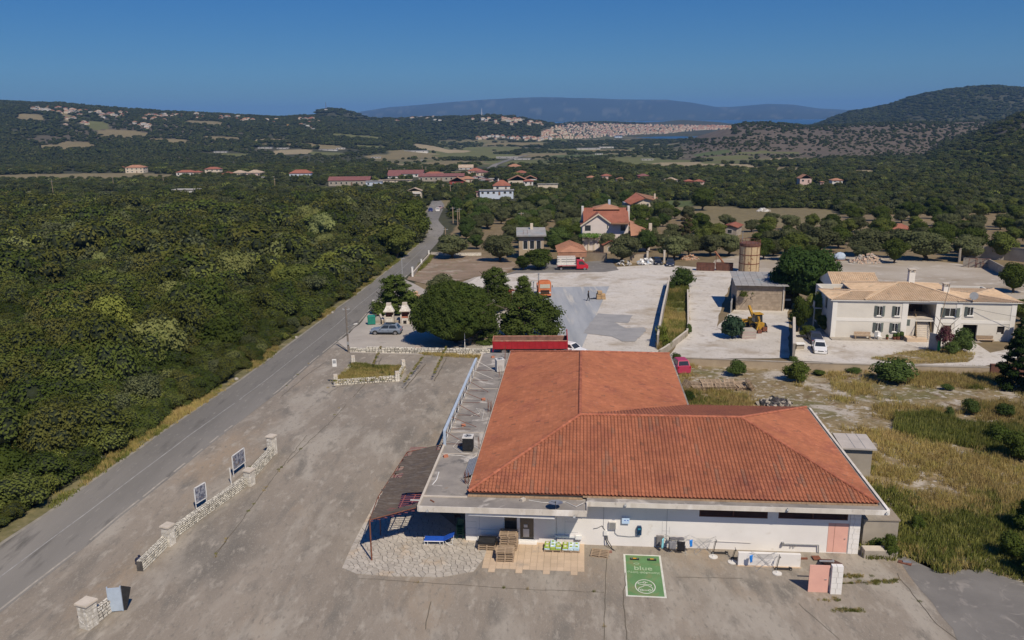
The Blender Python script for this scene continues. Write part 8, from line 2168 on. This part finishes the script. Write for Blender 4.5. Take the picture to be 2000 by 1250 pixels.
# stone pine: a dome of many small cushions
r=random.Random(8);L=[]
for k in range(105):
 f_=(k+.5)/105;th_=k*2.39996;ph=math.acos(1-f_*1.12);R0=6.0;s_=r.uniform(.75,1.4);R0*=r.uniform(.93,1.05)
 L.append((R0*math.sin(min(ph,1.75))*math.cos(th_)*.90,R0*math.sin(min(ph,1.75))*math.sin(th_)*.90,2.7+4.2*math.cos(ph),s_,s_,s_*.72))
cc_=core_of(L,.72);cc_.ball((0,0,3.2),(4.6,4.6,2.9),16,8)
TK['stonepine']=[(trunk_mesh('trunk',6.2,.38,9,6.5,3,top=.5),cloud_mesh('stone pine crown',leaf_cloud(L,36000,.22,.5,9,rj=.5),[LM['stonepine']],cc_))]
L=lobes_round(22,5.6,6.2,61,base=1.0,lr=(.26,.42));TK['carob']=[(trunk_mesh('trunk',6,.4,7,5,5),crown('carob',3,L,12500,.36,'carob',k=.78))]
L=pine_lobes(2.6,7.8,99,conic=.75,n=34,base=.02);TK['conifer']=[(trunk_mesh('trunk',6,.25,6,1.6,6,top=.6),crown('conifer',3,L,9000,.24,'carob',up=.5,k=.78))]
TK['mallow']=[(trunk_mesh('stem',1.2,.08,5,1.2,7),crown('mallow',1,lobes_round(12,1.0,1.25,78,base=0,lr=(.26,.42)),2600,.15,'bluegreen'))]
TK['vinetree']=[(trunk_mesh('trunk',3,.15,5,1.6,8),crown('vinetree',1,lobes_round(12,2.9,4.4,79,base=.3,lr=(.3,.5)),4200,.30,'palegreen'))]
TK['thin']=[(trunk_mesh('trunk',4.5,.16,7,2.6,9,top=.6),crown('thin',1,[(x,y,z,.8,.8,.5)for x,y,z in((-1.9,0,3.9),(-1.0,.5,4.4),(0,0,4.7),(1.1,.3,4.5),(2.0,-.2,4.1),(.3,-.8,4.2),(-.6,.8,4.1))],2000,.24,'maquis2',k=.55))]
TK['drybush']=[(trunk_mesh('trunk',4.5,.16,7,2.6,19,top=.6),crown('dry',1,pine_lobes(2.2,6,9,.6,20,.05),4200,.26,'drybush',k=.5))]
TK['bougain']=[(trunk_mesh('stem',2.5,.06,7,1.6,29,top=.6),crown('boug',1,lobes_round(8,1.0,1.5,88,base=.2,lr=(.2,.4)),1500,.13,'bougain',k=.3))]
# strap-leaved clump
b=MB();r=random.Random(4)
for k in range(170):
 a=r.uniform(0,6.28);q_=r.uniform(0,.8);bx,by=q_*math.cos(a*1.7),q_*math.sin(a*1.7);l_=r.uniform(.5,1.0);hh=r.uniform(.2,1.0);w_=.045
 p0=Vector((bx,by,hh));p1=p0+Vector((math.cos(a)*l_*.4,math.sin(a)*l_*.4,l_*.45));p2=p1+Vector((math.cos(a)*l_*.45,math.sin(a)*l_*.45,-l_*.15));s_=Vector((-math.sin(a),math.cos(a),0))*w_
 b.add([p0-s_,p0+s_,p1+s_,p1-s_,p2],[(0,1,2,3),(3,2,4)])
b.ball((0,0,.45),(.75,.75,.45),8,5)
TK['yucca']=[(trunk_mesh('stem',.8,.08,4,.6,4),b.mesh('strap leaves',LM['yucca']))]
NAMEK={'olive':('olive_tree','tree'),'bush':('bush','bush'),'palebush':('pale_shrub','shrub'),'yellowbush':('yellow_green_shrub','shrub'),'darkbush':('dark_shrub','shrub'),'tree':('broadleaf_tree','tree'),'green':('green_tree','tree'),'pine':('pine_tree','tree'),'widepine':('pine_tree','tree'),'stonepine':('stone_pine','tree'),'carob':('carob_tree','tree'),'conifer':('conifer','tree'),'mallow':('grey_green_bush','bush'),'vinetree':('yellow_green_tree','tree'),'thin':('small_tree','tree'),'drybush':('brown_conifer','tree'),'bougain':('bougainvillea','bush'),'yucca':('strap_leaved_plant','plant')}
UR={'olive':2.9,'bush':1.05,'palebush':1.05,'yellowbush':1.05,'darkbush':1.05,'tree':2.9,'green':2.9,'pine':2.5,'widepine':4.3,'stonepine':6.2,'carob':5.8,'conifer':2.6,'mallow':1.05,'vinetree':2.9,'thin':2.8,'drybush':2.2,'bougain':1.0,'yucca':1.1}
UH={'olive':5.0,'bush':1.3,'palebush':1.25,'yellowbush':1.25,'darkbush':1.4,'tree':5.6,'green':5.2,'pine':7.6,'widepine':6.8,'stonepine':7.0,'carob':7.4,'conifer':8.0,'mallow':1.3,'vinetree':4.9,'thin':5.0,'drybush':6.2,'bougain':1.7,'yucca':1.6}
NT=[0]
def plant(kind,P,sr,sh,label,group=None,rz=None,clear=True):
 nm,cat=NAMEK[kind];k=NT[0];NT[0]+=1
 tr,cm=TK[kind][k%len(TK[kind])]
 t=empty(nm,(P[0],P[1],P[2]if len(P)>2 else prof(P[1])),rz if rz is not None else k*2.4,label,cat,group);t.scale=(sr,sr,sh)
 link('trunk' if UH[kind]>3 else 'stem',tr,t);link('crown' if UH[kind]>3 else 'foliage',cm,t)
 if clear:CLEAR.append((P[0],P[1],UR[kind]*sr*.9))
 return t
def tpx(kind,px,py,wpx,hpx_,label,group=None,rz=None):
 """tree whose foot is at px,py and whose crown is wpx wide, hpx_ tall as seen"""
 P=GT(px,py)if py<520 else G(px,py);s_=P.y/F*1.02
 sr=wpx*s_/2/UR[kind];sh=hpx_*s_/UH[kind]*.93
 return plant(kind,P,sr,sh,label,group,rz)
T_=[('pine',776,613,84,84,'conical pine between the road and the barbecues'),('stonepine',890,668,166,122,'great domed umbrella pine beside the parked car'),('olive',866,585,78,52,'grey green olive behind the umbrella pine'),('pine',966,606,66,92,'tall ragged pine behind the umbrella pine'),('pine',1022,600,44,66,'slim pine left of the orange lorry'),('widepine',1036,662,140,96,'spreading dark pine over the red skip trailer'),('pine',952,668,60,50,'low pine between umbrella pine and red trailer'),('olive',882,505,68,50,'round olive right beside the road edge'),('olive',975,511,70,56,'wide olive in the brown soil yard'),('tree',1052,525,68,46,'dark tree in front of the small stone house'),('tree',1022,528,34,32,'small dark tree left of the red flatbed truck'),('green',930,486,34,30,'bright green citrus between the two roadside olives'),('green',1090,482,56,40,'bright green tree right of the small stone house'),('green',1064,470,26,22,'little bright green tree above the stone house'),('olive',1217,513,72,58,'large olive in front of the villa'),('olive',1316,508,62,52,'olive right of the parked black cars'),('olive',1272,476,40,34,'olive between the villa and the gate'),('tree',1251,440,44,46,'dark tree between villa and upper house'),('drybush',1338,478,44,62,'brown conifer standing in the olive grove'),('olive',1345,500,40,46,'olive left of the brown skips'),('olive',1387,500,56,46,'olive behind the left brown skip'),('olive',1426,500,54,46,'olive behind the right brown skip'),('olive',1502,492,50,46,'olive right behind the peeling tank'),('olive',1533,496,54,54,'olive right of the peeling tank'),('olive',1602,492,76,52,'olive behind the covered load'),('olive',1692,500,92,56,'large olive behind the rubble heap'),('olive',1803,508,98,62,'largest olive right of the rubble heap'),('olive',1887,508,64,52,'olive left of the tall grey wall'),('tree',1840,470,60,40,'dark tree at the scrub edge on the right'),('tree',1372,411,50,48,'dark tall tree in the upper dry field'),('tree',1499,452,42,34,'dark round tree right of the red gabled outbuilding'),('carob',1574,602,152,122,'very large dark carob beside the grey roofed shed'),('tree',1560,648,44,78,'dark ivy tree left of the house drive'),('tree',1545,600,40,50,'lower dark growth under the carob'),('vinetree',1600,640,50,76,'yellow green tree at the left house corner'),('tree',1612,650,40,40,'dark shrub in the shade of the house corner'),('tree',1578,660,34,30,'dark hedge end near the grey wall'),('thin',1459,605,54,44,'small open crowned tree in front of the shed'),('mallow',1430,661,62,48,'grey green bush left of the digger'),('bush',1332,561,50,36,'round dark green bush at the top of the overgrown strip'),('yucca',1291,670,34,46,'yellow green strap leaved plant at the wall end'),('yucca',1302,682,30,34,'second strap leaved plant lower at the wall end'),('bush',1310,566,20,16,'small bush at the corner of the overgrown strip'),('conifer',1978,758,84,128,'big dark conifer at the right edge of the field'),('conifer',2030,770,90,120,'dark conifer half outside the right edge'),('conifer',1994,672,40,60,'dark conifer behind the right house end'),('tree',1978,572,64,64,'dark tree at the right edge beyond the house'),('tree',1993,628,44,50,'dark tree touching the right end of the house'),('bush',1878,688,44,46,'bright bush in front of the garage opening'),('bougain',1842,690,40,62,'magenta bougainvillea beside the green edged board'),('bush',1858,692,34,26,'low bush at the foot of the bougainvillea'),('yucca',1634,562,22,18,'spiky agave behind the left roof corner'),('bush',1438,734,42,30,'round bush at the tan wall above the pallet heap'),('darkbush',1557,745,54,42,'dense bush at the tan wall below the grey wall'),('bush',1746,746,92,44,'widest bush at the tan wall below the house lot'),('bush',1896,809,36,30,'left small round bush in the stony field'),('bush',1963,814,40,26,'right small round bush in the stony field'),('bush',1853,818,20,24,'small upright bush in the stony field'),('bush',1850,762,26,12,'flat little bush near the big conifer'),('bush',1344,786,26,24,'small bush hard by the shop roof'),('bush',1320,712,26,22,'bush peeking over the rear corner of the shop roof'),('darkbush',1738,1088,34,50,'dark bush right of the long concrete block'),('bush',1712,1062,60,22,'low weeds between block and cement tank'),('darkbush',1790,1035,30,34,'dark weed bush in the tall grass'),('darkbush',1990,900,62,60,'dark thicket at the right edge, upper one'),('darkbush',1950,868,60,40,'dark thicket left of the edge thicket'),('tree',2010,1040,70,90,'dark tree at the lower right edge of the field'),('darkbush',1975,1090,60,60,'dark bush above the driveway corner'),('darkbush',2030,1130,90,80,'dark thicket at the driveway edge'),('bush',1440,726,18,14,'weed tuft beside the round wall bush'),('darkbush',1600,732,30,10,'low weeds at the tan wall'),('bush',1668,728,34,10,'low pale weeds at the tan wall'),('bush',1550,708,20,12,'weeds at the foot of the grey wall'),('bush',1345,653,14,20,'weed clump on the low kerb wall')]
for q_ in T_:tpx(*q_)
# a leafless pole tree trunk look: trees left of the road that stand out from the scrub
PS=[('yellowbush',222,672,108,68,'large pale yellow green shrub, left one of the bright pair in the scrub'),('palebush',320,712,124,70,'large pale shrub, right one of the bright pair in the scrub'),('palebush',96,742,90,46,'pale olive shrub below left of the bright pair'),('palebush',350,610,88,46,'grey green shrub above the bright pair'),('yellowbush',645,545,62,40,'bright yellow green shrub near the road'),('palebush',458,570,90,58,'pale round shrub in the middle of the scrub'),('tree',590,580,84,50,'dark rounded tree right of the pale round shrub'),('yellowbush',545,560,44,34,'yellowish shrub beside the dark rounded tree'),('palebush',172,512,66,36,'grey shrub in the upper left scrub'),('palebush',45,522,56,26,'brownish grey shrub near the left edge'),('palebush',195,525,40,24,'small pale shrub right of the upper grey one'),('palebush',472,492,46,30,'pale shrub in the far middle scrub'),('palebush',630,472,62,40,'pale crown near the far road, front one'),('palebush',600,448,50,34,'pale crown near the far road, left one'),('palebush',640,492,44,26,'pale crown near the far road, lowest one'),('palebush',245,445,60,30,'grey olive shrub in the upper scrub'),('palebush',110,424,52,22,'grey olive shrub at the upper left'),('palebush',430,422,34,18,'round grey shrub right of the flat roofed house'),('palebush',500,425,40,18,'second round grey shrub right of the flat roofed house'),('palebush',160,440,50,22,'wide grey shrub above the upper grey one'),('palebush',380,500,50,24,'grey shrub in the centre of the far scrub'),('palebush',300,480,44,22,'dull grey shrub left of centre in the far scrub'),('tree',800,470,66,60,'dark rounded tree beside the road before the bend'),('tree',775,505,60,50,'dark rounded tree beside the road, nearer one'),('olive',720,470,60,44,'olive crown in the scrub before the bend'),('tree',812,440,40,40,'dark tree at the inside of the road bend'),('palebush',560,490,50,26,'pale shrub in line with the dark rounded tree'),('palebush',690,430,44,26,'pale shrub below the grey shed'),('darkbush',20,960,90,70,'dark shrub at the lower left edge of the scrub'),('palebush',30,975,60,40,'dull green shrub at the lower left edge'),('darkbush',430,690,80,50,'dark shrub mass near the middle of the road edge')]
for q_ in PS:o=tpx(*q_);o.scale=(o.scale[0]*1.08,o.scale[1]*1.08,o.scale[2]*1.45)
# the olive grove right of the road: every tree by itself
SZ=lambda s_:'small' if s_<.98 else('middling' if s_<1.12 else 'large')
def zone_a(x,y):
 if x<y*-.02:return 'close beside the far road bend'
 n_='in the front rows' if y<275 else('in the middle' if y<335 else 'at the far edge')
 return n_+' of the grove '+('left of the villa' if x<y*.085 else 'around the villa')
def zone_b(x,y):
 n_='just beyond the gravel yard' if y<220 else('beside the upper dry field' if y<285 else 'where the scrub closes up')
 return n_+(' behind the peeling tank' if x<y*.32 else(' behind the two storey house' if x<y*.47 else ' near the right edge'))
r=random.Random(77);gcount=0
placed=[]
def try_tree(x,y,k,lb,grp,sr,sh,mind):
 for cx,cy,cr_ in CLEAR:
  if(x-cx)**2+(y-cy)**2<(cr_+1.6)**2:return False
 if any((x-a_)**2+(y-b_)**2<mind*mind for a_,b_ in placed):return False
 placed.append((x,y));plant(k,(x,y,hgt(x,y)),sr,sh,lb,grp);return True
tries=0
while gcount<125 and tries<9000:
 tries+=1
 y=r.uniform(212,405);x0=road_right_x(min(y,395))+5 if y<395 else-5
 x=r.uniform(x0+1,y*.20)
 if y<240 and x<2:continue
 if field_at(np.array([x]),np.array([y]))[0]>=0:continue
 s_=r.uniform(.85,1.25)
 k=r.choice(['olive','olive','olive','green','tree'])
 if try_tree(x,y,k,SZ(s_)+{'olive':' rounded grey green olive ','green':' bright green tree ','tree':' dark leaved tree '}[k]+zone_a(x,y),SZ(s_)+{'olive':' olives ','green':' bright trees ','tree':' dark trees '}[k]+zone_a(x,y),s_,s_*r.uniform(.9,1.15),5.0):gcount+=1
gc2=0;tries=0
while gc2<110 and tries<9000:
 tries+=1
 y=r.uniform(165,360);x=r.uniform(max(y*.20,44),y*.70)
 if y<205 and x<60:continue
 if x>y*.28 and y<188:continue
 if field_at(np.array([x]),np.array([y]))[0]>=0:continue
 s_=r.uniform(.8,1.25)
 k=r.choice(['olive','tree','tree'])
 if try_tree(x,y,k,SZ(s_)+{'olive':' grey green olive ','tree':' dark leaved tree '}[k]+zone_b(x,y),SZ(s_)+{'olive':' olives ','tree':' dark trees '}[k]+zone_b(x,y),s_,s_*r.uniform(.8,1.1),6.0):gc2+=1
print('grove',gcount,gc2,'plants',NT[0])
# pallet heap in the field (each pallet a thing; too small to show its boards in full)
pc=G(1402,762);r=random.Random(12)
hp=[(-2.4+(k%5)*1.25,(k//5)%2*1.1,(k//10))for k in range(40)]
ph=MB()
for k in range(4):ph.box((0,-.4+k*.27,.13),(1.2,.12,.025))
for x in(-.52,0,.52):ph.box((x,0,.07),(.10,.95,.09))
for k in range(2):ph.box((0,-.4+k*.8,.012),(1.2,.12,.022))
phm=ph.mesh('pallet',MT['wood'])
rowsn=('bottom','second','third','upper','top')
for i,(x,y,l_)in enumerate(hp):
 if l_>2 and abs(x)>1.9:continue
 o=link('pallet',phm);o.location=(pc.x+x+r.uniform(-.15,.15),pc.y+y+r.uniform(-.1,.1),pc.z+.02+l_*.17+r.uniform(0,.03));o.rotation_euler=(r.uniform(-.05,.05)+(.25 if l_==3 else 0),r.uniform(-.06,.06),r.uniform(-.25,.25))
 tag(o,'weathered pallet in the %s layer of the heap in the dry field'%rowsn[l_],'pallet','pallets of the field heap, %s layer'%rowsn[l_])
for i in range(6):
 o=link('pallet',phm);sd2=-1 if i<3 else 1
 o.location=(pc.x+sd2*(3.3+.12*(i%3)),pc.y-.2+.3*(i%3),pc.z+.52);o.rotation_euler=(0,sd2*R_(58),R_(10*(i%3)))
 tag(o,'pallet leaning on the %s side of the field heap'%('left' if sd2<0 else 'right'),'pallet','pallets leaning on the heap, %s'%('left' if sd2<0 else 'right'))
# pallets standing behind the umbrella pine
pc=G(925,672)
for i in range(14):
 o=link('pallet',phm);o.location=(pc.x+(i%4)*1.15-1.2,pc.y+.3*(i//4),pc.z+.3+(i//4)*.55 if i<12 else pc.z+1.6);o.rotation_euler=(R_(78),0,rp.uniform(-.08,.08))if i%3 else(0,0,.1)
 tag(o,'grey pallet stacked upright between umbrella pine and red trailer','pallet','pallets stacked by the umbrella pine')
p=G(908,682);t=empty('white_post',p,0,'thin white post in front of the umbrella pine','post');b=MB();b.tube((0,0,0),(0,0,2.5),.05);b.box((0,0,2.5),(.14,.14,.04));b.build('post',MT['white'],t)
p=G(816,683);t=empty('brick_pile',p,0,'small pinkish brick pile by the low white wall','bricks');b=MB()
for k in range(9):b.box(((k%3-1)*.3,0,.06+(k//3)*.13),(.27,.3,.12),rz=.1*k)
b.build('brick',plain('pinkish brick pile',(.45,.27,.2),.9),t,kind='stuff')
# boulders in the verge
for i,(px,py,s_)in enumerate(((198,888,.8),(272,846,.55),(470,742,.5),(585,660,.4),(205,896,.5),(655,612,.5),(262,835,.45))):
 P=G(px,py);s_*=.6;t=empty('boulder',(P.x-.5,P.y,P.z),i,['largest pale boulder on the verge below the scrub','pale boulder farther up the verge','small boulder in the verge at mid road','small boulder high on the verge','flat boulder just right of the largest one','white stone near the yellow green shrub','narrow boulder behind the farther pale one'][i],'boulder')
 b=MB();b.ball((0,0,s_*.35),(s_,s_*.8,s_*.75),9,6,jit=.35);b.build('stone',MT['rock'],t)
 # ================================================================ grass and weeds
def tuft(name,n,hh,sp,m_,seed,w_=.018):
 b=MB();r=random.Random(seed)
 for k in range(n):
  a=r.uniform(0,6.28);q_=sp*math.sqrt(r.random());x,y=q_*math.cos(a),q_*math.sin(a);h_=hh*r.uniform(.5,1.1);dx,dy=r.gauss(0,.22)*h_,r.gauss(0,.22)*h_;aa=r.uniform(0,3.14);sx_,sy_=math.cos(aa)*w_,math.sin(aa)*w_
  b.add([(x-sx_,y-sy_,0),(x+sx_,y+sy_,0),(x+dx*.5+sx_*.8,y+dy*.5+sy_*.8,h_*.6),(x+dx*.5-sx_*.8,y+dy*.5-sy_*.8,h_*.6),(x+dx,y+dy,h_)],[(0,1,2,3),(3,2,4)])
 return b.mesh(name,m_)
GR=[tuft('grass tuft',34,.62,.34,LM['grass'],i,.016)for i in range(3)]+[tuft('weed tuft',40,.5,.34,LM['grassgreen'],5+i,.024)for i in range(2)]
def inpoly(x,y,poly):
 ins=np.zeros(x.shape,bool);n=len(poly)
 for i in range(n):
  x1,y1=poly[i];x2,y2=poly[(i+1)%n]
  c_=((y1>y)!=(y2>y));ins^=c_&(x<(x2-x1)*(y-y1)/(y2-y1+1e-9)+x1)
 return ins
def grass(name,poly,sp,label,green,hs,seed,thr=.3,bias=None):
 xs_=[p[0]for p in poly];ys_=[p[1]for p in poly];r=np.random.RandomState(seed)
 X,Y=np.meshgrid(np.arange(min(xs_),max(xs_),sp),np.arange(min(ys_),max(ys_),sp));x=X.reshape(-1)+r.uniform(-.5,.5,X.size)*sp;y=Y.reshape(-1)+r.uniform(-.5,.5,X.size)*sp
 ok=inpoly(x,y,poly);x,y=x[ok],y[ok]
 d=fbm(x/5.5,y/5.5,4);
 if bias is not None:d=d+bias(x,y)
 ok=r.rand(len(x))<sstep((d-thr)/.22);x,y,d=x[ok],y[ok],d[ok];n=len(x)
 gr=fbm(x/9+40,y/9,3)+(green(x,y)if callable(green)else green)
 ix=np.where(gr+r.uniform(-.12,.12,n)>.62,r.randint(3,5,n),r.randint(0,3,n))
 h_=hs*(.45+1.1*d)*r.uniform(.7,1.3,n);s_=r.uniform(.8,1.4,n)
 z=np.interp(y,PX,PZ)
 scatter(name,np.stack([x,y,z],1),r.rand(n)*6.28,np.stack([s_,s_,h_],1),ix,GR,label);return n
field_poly=[p for p in fl]
near_b=lambda x,y:.26*(1-sstep((y-58)/16))+.10*sstep((x-40)/10)
green_b=lambda x,y:-.09+.10*(1-sstep((y-54)/14))+.30*np.exp(-(((x-44)/9)**2+((y-70)/3.4)**2))
n1_=grass('dry_grass',field_poly,.42,'tall dry grass and weeds of the field right of the shop',green_b,.75,4,.52,near_b)
gs=gp((1309,558),(1342,558),(1343,640),(1340,656),(1300,684),(1284,684),(1296,620));n2_=grass('strip_grass',gs,.4,'rank grass filling the strip between the low walls',.15,1.2,5,.2)
gs=gp((1752,816),(1820,812),(1880,830),(1960,836),(2010,850),(2010,900),(1950,885),(1860,868),(1800,862),(1750,845));n3_=grass('green_weeds',gs,.3,'dark green weed bed in the right field',.4,1.5,6,.1)
vg=[(x-.15,y)for x,y in rl if y<260]+[(x-1.7,y)for x,y in reversed(rl)if y<260];n4_=grass('verge_grass',vg,.34,'dry verge grass along the scrub side of the road',.14,.6,7,.44)
n5_=grass('bed_weeds',fb,.22,'weeds growing in the stone flower bed',.14,.75,8,.25);bpy.data.objects['bed_weeds'].location.z=.3
gs=gp((820,516),(838,502),(848,500),(834,518),(814,533));grass('roadside_weeds',gs,.5,'green weeds behind the roadside wall',.4,1.2,9,.1)
gs=gp((820,690),(900,694),(958,696),(956,702),(830,694));grass('wall_weeds',gs,.3,'dry weeds along the foot of the low white wall',.1,.5,10,.3)
gs=gp((1690,1066),(1760,1078),(1750,1092),(1700,1090),(1688,1085));grass('wall_weeds',gs,.2,'weeds around the concrete block at the shop corner',.3,.7,11,.2)
gs=gp((1700,702),(1760,690),(1830,680),(1905,692),(1890,708),(1790,712));grass('lot_weeds',gs,.5,'brown weeds in the gravel lot',-.1,.6,12,.3)
# weeds growing out of the joints
pts_=[]
rj=random.Random(3)
for(lst,wd),dens in zip(CR,(.25,.45,.1,2.2,2.6,.15,.2,.1,.1,.1,2.2,.1,.8,2.0,.1,.1,.1)):
 W2=wig(lst)
 for(x0,y0),(x1,y1)in zip(W2,W2[1:]):
  if rj.random()<dens*.38:
   for k in range(int(dens*2)+1):q_=rj.random();pts_.append((x0+(x1-x0)*q_+rj.gauss(0,.05),y0+(y1-y0)*q_,.0))
for px,py,n_ in((1668,1192,26),(735,1000,0),(1620,1172,10),(655,758,12),(738,752,8),(1030,690,8),(1666,1126,26),(1700,1138,16),(1735,1136,12)):
 P=G(px,py)
 for k in range(n_):pts_.append((P.x+rj.gauss(0,.45 if n_>9 else .2),P.y+rj.gauss(0,.09),0))
na=len(pts_);ra=np.random.RandomState(1)
scatter('joint_weeds',np.array(pts_),ra.rand(na)*6.28,np.stack([ra.uniform(.25,.5,na)]*2+[ra.uniform(.15,.40,na)],1),ra.randint(3,5,na)*(ra.rand(na)<.6),GR,'little weeds growing from the concrete joints')
print('grass',n1_,n2_,n3_,n4_,n5_,na)
# ================================================================ scattered vegetation
def jitter_grid(x0,x1,y0,y1,s,seed):
 r=np.random.RandomState(seed)
 X,Y=np.meshgrid(np.arange(x0,x1,s),np.arange(y0,y1,s));X=X.reshape(-1);Y=Y.reshape(-1)
 return X+r.uniform(-.5,.5,len(X))*s,Y+r.uniform(-.5,.5,len(X))*s,r
# 1. the maquis left of the road
x,y,r=jitter_grid(-330,-18,18,420,2.35,3)
ok=(x<road_left_x(y)-1.7-1.0*vn(x*.2,y*.2))&(np.abs(x)<(y+25)*.78)&is_clear(x,y)&(field_at(x,y)<0)
x,y=x[ok],y[ok];n=len(x)
big=fbm(x/11,y/11,3)
R=(1.4+2.3*np.clip((big-.40)*3.0,0,1))*r.uniform(.7,1.35,n)*np.where(y>200,1.15,1)
edge=np.clip((road_left_x(y)-x)/5,.62,1)
hz_=R*r.uniform(.85,1.25,n)*edge
R*=np.clip(edge+.25,0,1)
P=np.stack([x,y,height(x,y)-.25],1)
S=np.stack([R,R*r.uniform(.85,1.15,n),hz_],1)
fr=y>150
kind=np.floor(vn(x/9+50,y/9)*4.999).astype(int);kind=np.where(r.rand(n)<.35,r.randint(0,5,n),kind);pc_=fbm(x/30+9,y/30,3)>.50;kind=np.where((r.rand(n)<np.where(pc_,.10,.03)),r.randint(5,8,n),kind);bp=kind>=5;R=np.where(bp,np.clip(R*1.15,1.8,3.6),R);hz_=np.where(bp,R*1.25*edge,hz_)
m1=~fr
scatter('maquis',P[m1],r.rand(n)[m1]*6.28,S[m1],kind[m1],SH,'dense dark green maquis scrub left of the road')
scatter('maquis',P[fr],r.rand(n)[fr]*6.28,S[fr],kind[fr],SHF,'dense scrub farther along the left of the road')
print('maquis',n)
x,y,r=jitter_grid(-75,-20,20,260,1.25,13)
dd_=road_left_x(y)-x;ok=(dd_>1.0+.9*vn(x*.5,y*.5))&(dd_<5.5)&is_clear(x,y)&(np.abs(x)<(y+25)*.78);x,y=x[ok],y[ok];n=len(x);R=r.uniform(.55,1.15,n)
scatter('verge_scrub',np.stack([x,y,height(x,y)-.15],1),r.rand(n)*6.28,np.stack([R,R,R*r.uniform(.8,1.5,n)],1),np.where(r.rand(n)<.1,r.randint(5,8,n),r.randint(0,5,n)),SH,'low scrub filling the edge between verge and maquis')
# 2. right side and everything beyond: trees thin into far woodland
def logfield(y0,y1,ks,tmin,tmax,seed):
 r=np.random.RandomState(seed);X=[];Y=[]
 yy=y0
 while yy<y1:
  s=ks(yy);nx=int((tmax-tmin)*yy/s)
  t=np.linspace(tmin,tmax,max(nx,2));X.append(t*yy+r.uniform(-.5,.5,len(t))*s);Y.append(yy+r.uniform(-.5,.5,len(t))*s);yy+=s
 return np.concatenate(X),np.concatenate(Y),r
x,y,r=logfield(330,1000,lambda q:max(3.4,q*.0095),-.70,.70,5)
left=x<road_left_x(np.minimum(y,420))-3
ok=((y>420)|~left)&is_clear(x,y)&(field_at(x,y)<0)&~((patchwork(x,y)>.46)&(r.rand(len(x))<.90))&(r.rand(len(x))>rocky(x,y)*.6)
ok&=~((np.abs(x-(road_left_x(y)+road_right_x(y))/2)<7)&(y<430))
gap=fbm(x/60,y/60,3)
ok&=(gap>.33)|(r.rand(len(x))<.45)
x,y=x[ok],y[ok];n=len(x)
R=np.maximum(2.0,y*.0052)*r.uniform(.65,1.3,n)
scatter('trees_beyond',np.stack([x,y,height(x,y)-.4],1),r.rand(n)*6.28,np.stack([R,R,np.minimum(R*.9,3.0)*r.uniform(.7,1.25,n)],1),np.where(r.rand(n)<.12,r.randint(5,8,n),r.randint(0,5,n)),SHF,'woods and olive groves in the middle distance')
print('mid',n)
x,y,r=logfield(1000,4300,lambda q:q*.0068,-.70,.70,6)
rk_=rocky(x,y);pw_=patchwork(x,y)
hh=height(x,y)
tc=GT(TOWN[0],TOWN[1]+6);tpx_=1000+1649*x/y;tpy=222+(H-hh)/y*1649;ok=is_clear(x,y)&(field_at(x,y)<0)&(hh>-49.5)&~(((tpx_-TOWN[0])/TOWN[2])**4+((tpy-TOWN[1])/TOWN[3])**4<1)&~((pw_>.47)&(r.rand(len(x))<.86))&(r.rand(len(x))>rk_*.35)
gap=fbm(x/110,y/110,4);ok&=(gap>.36)|(r.rand(len(x))<.3)
x,y,hh,rk_=x[ok],y[ok],hh[ok],rk_[ok];n=len(x)
pl_=hh<np.interp(y,PX,PZ)+12;R=y*.0042*r.uniform(.6,1.3,n)*(1-.45*rk_)*np.where(pl_,.8,1)
scatter('far_woods',np.stack([x,y,hh-.5],1),r.rand(n)*6.28,np.stack([R,R,np.minimum(R*.8,np.where(pl_,3.0,4.6))*r.uniform(.6,1.25,n)],1),r.randint(0,4,n),FARW,'dark woods on the plain and the far hillsides')
print('far',n)
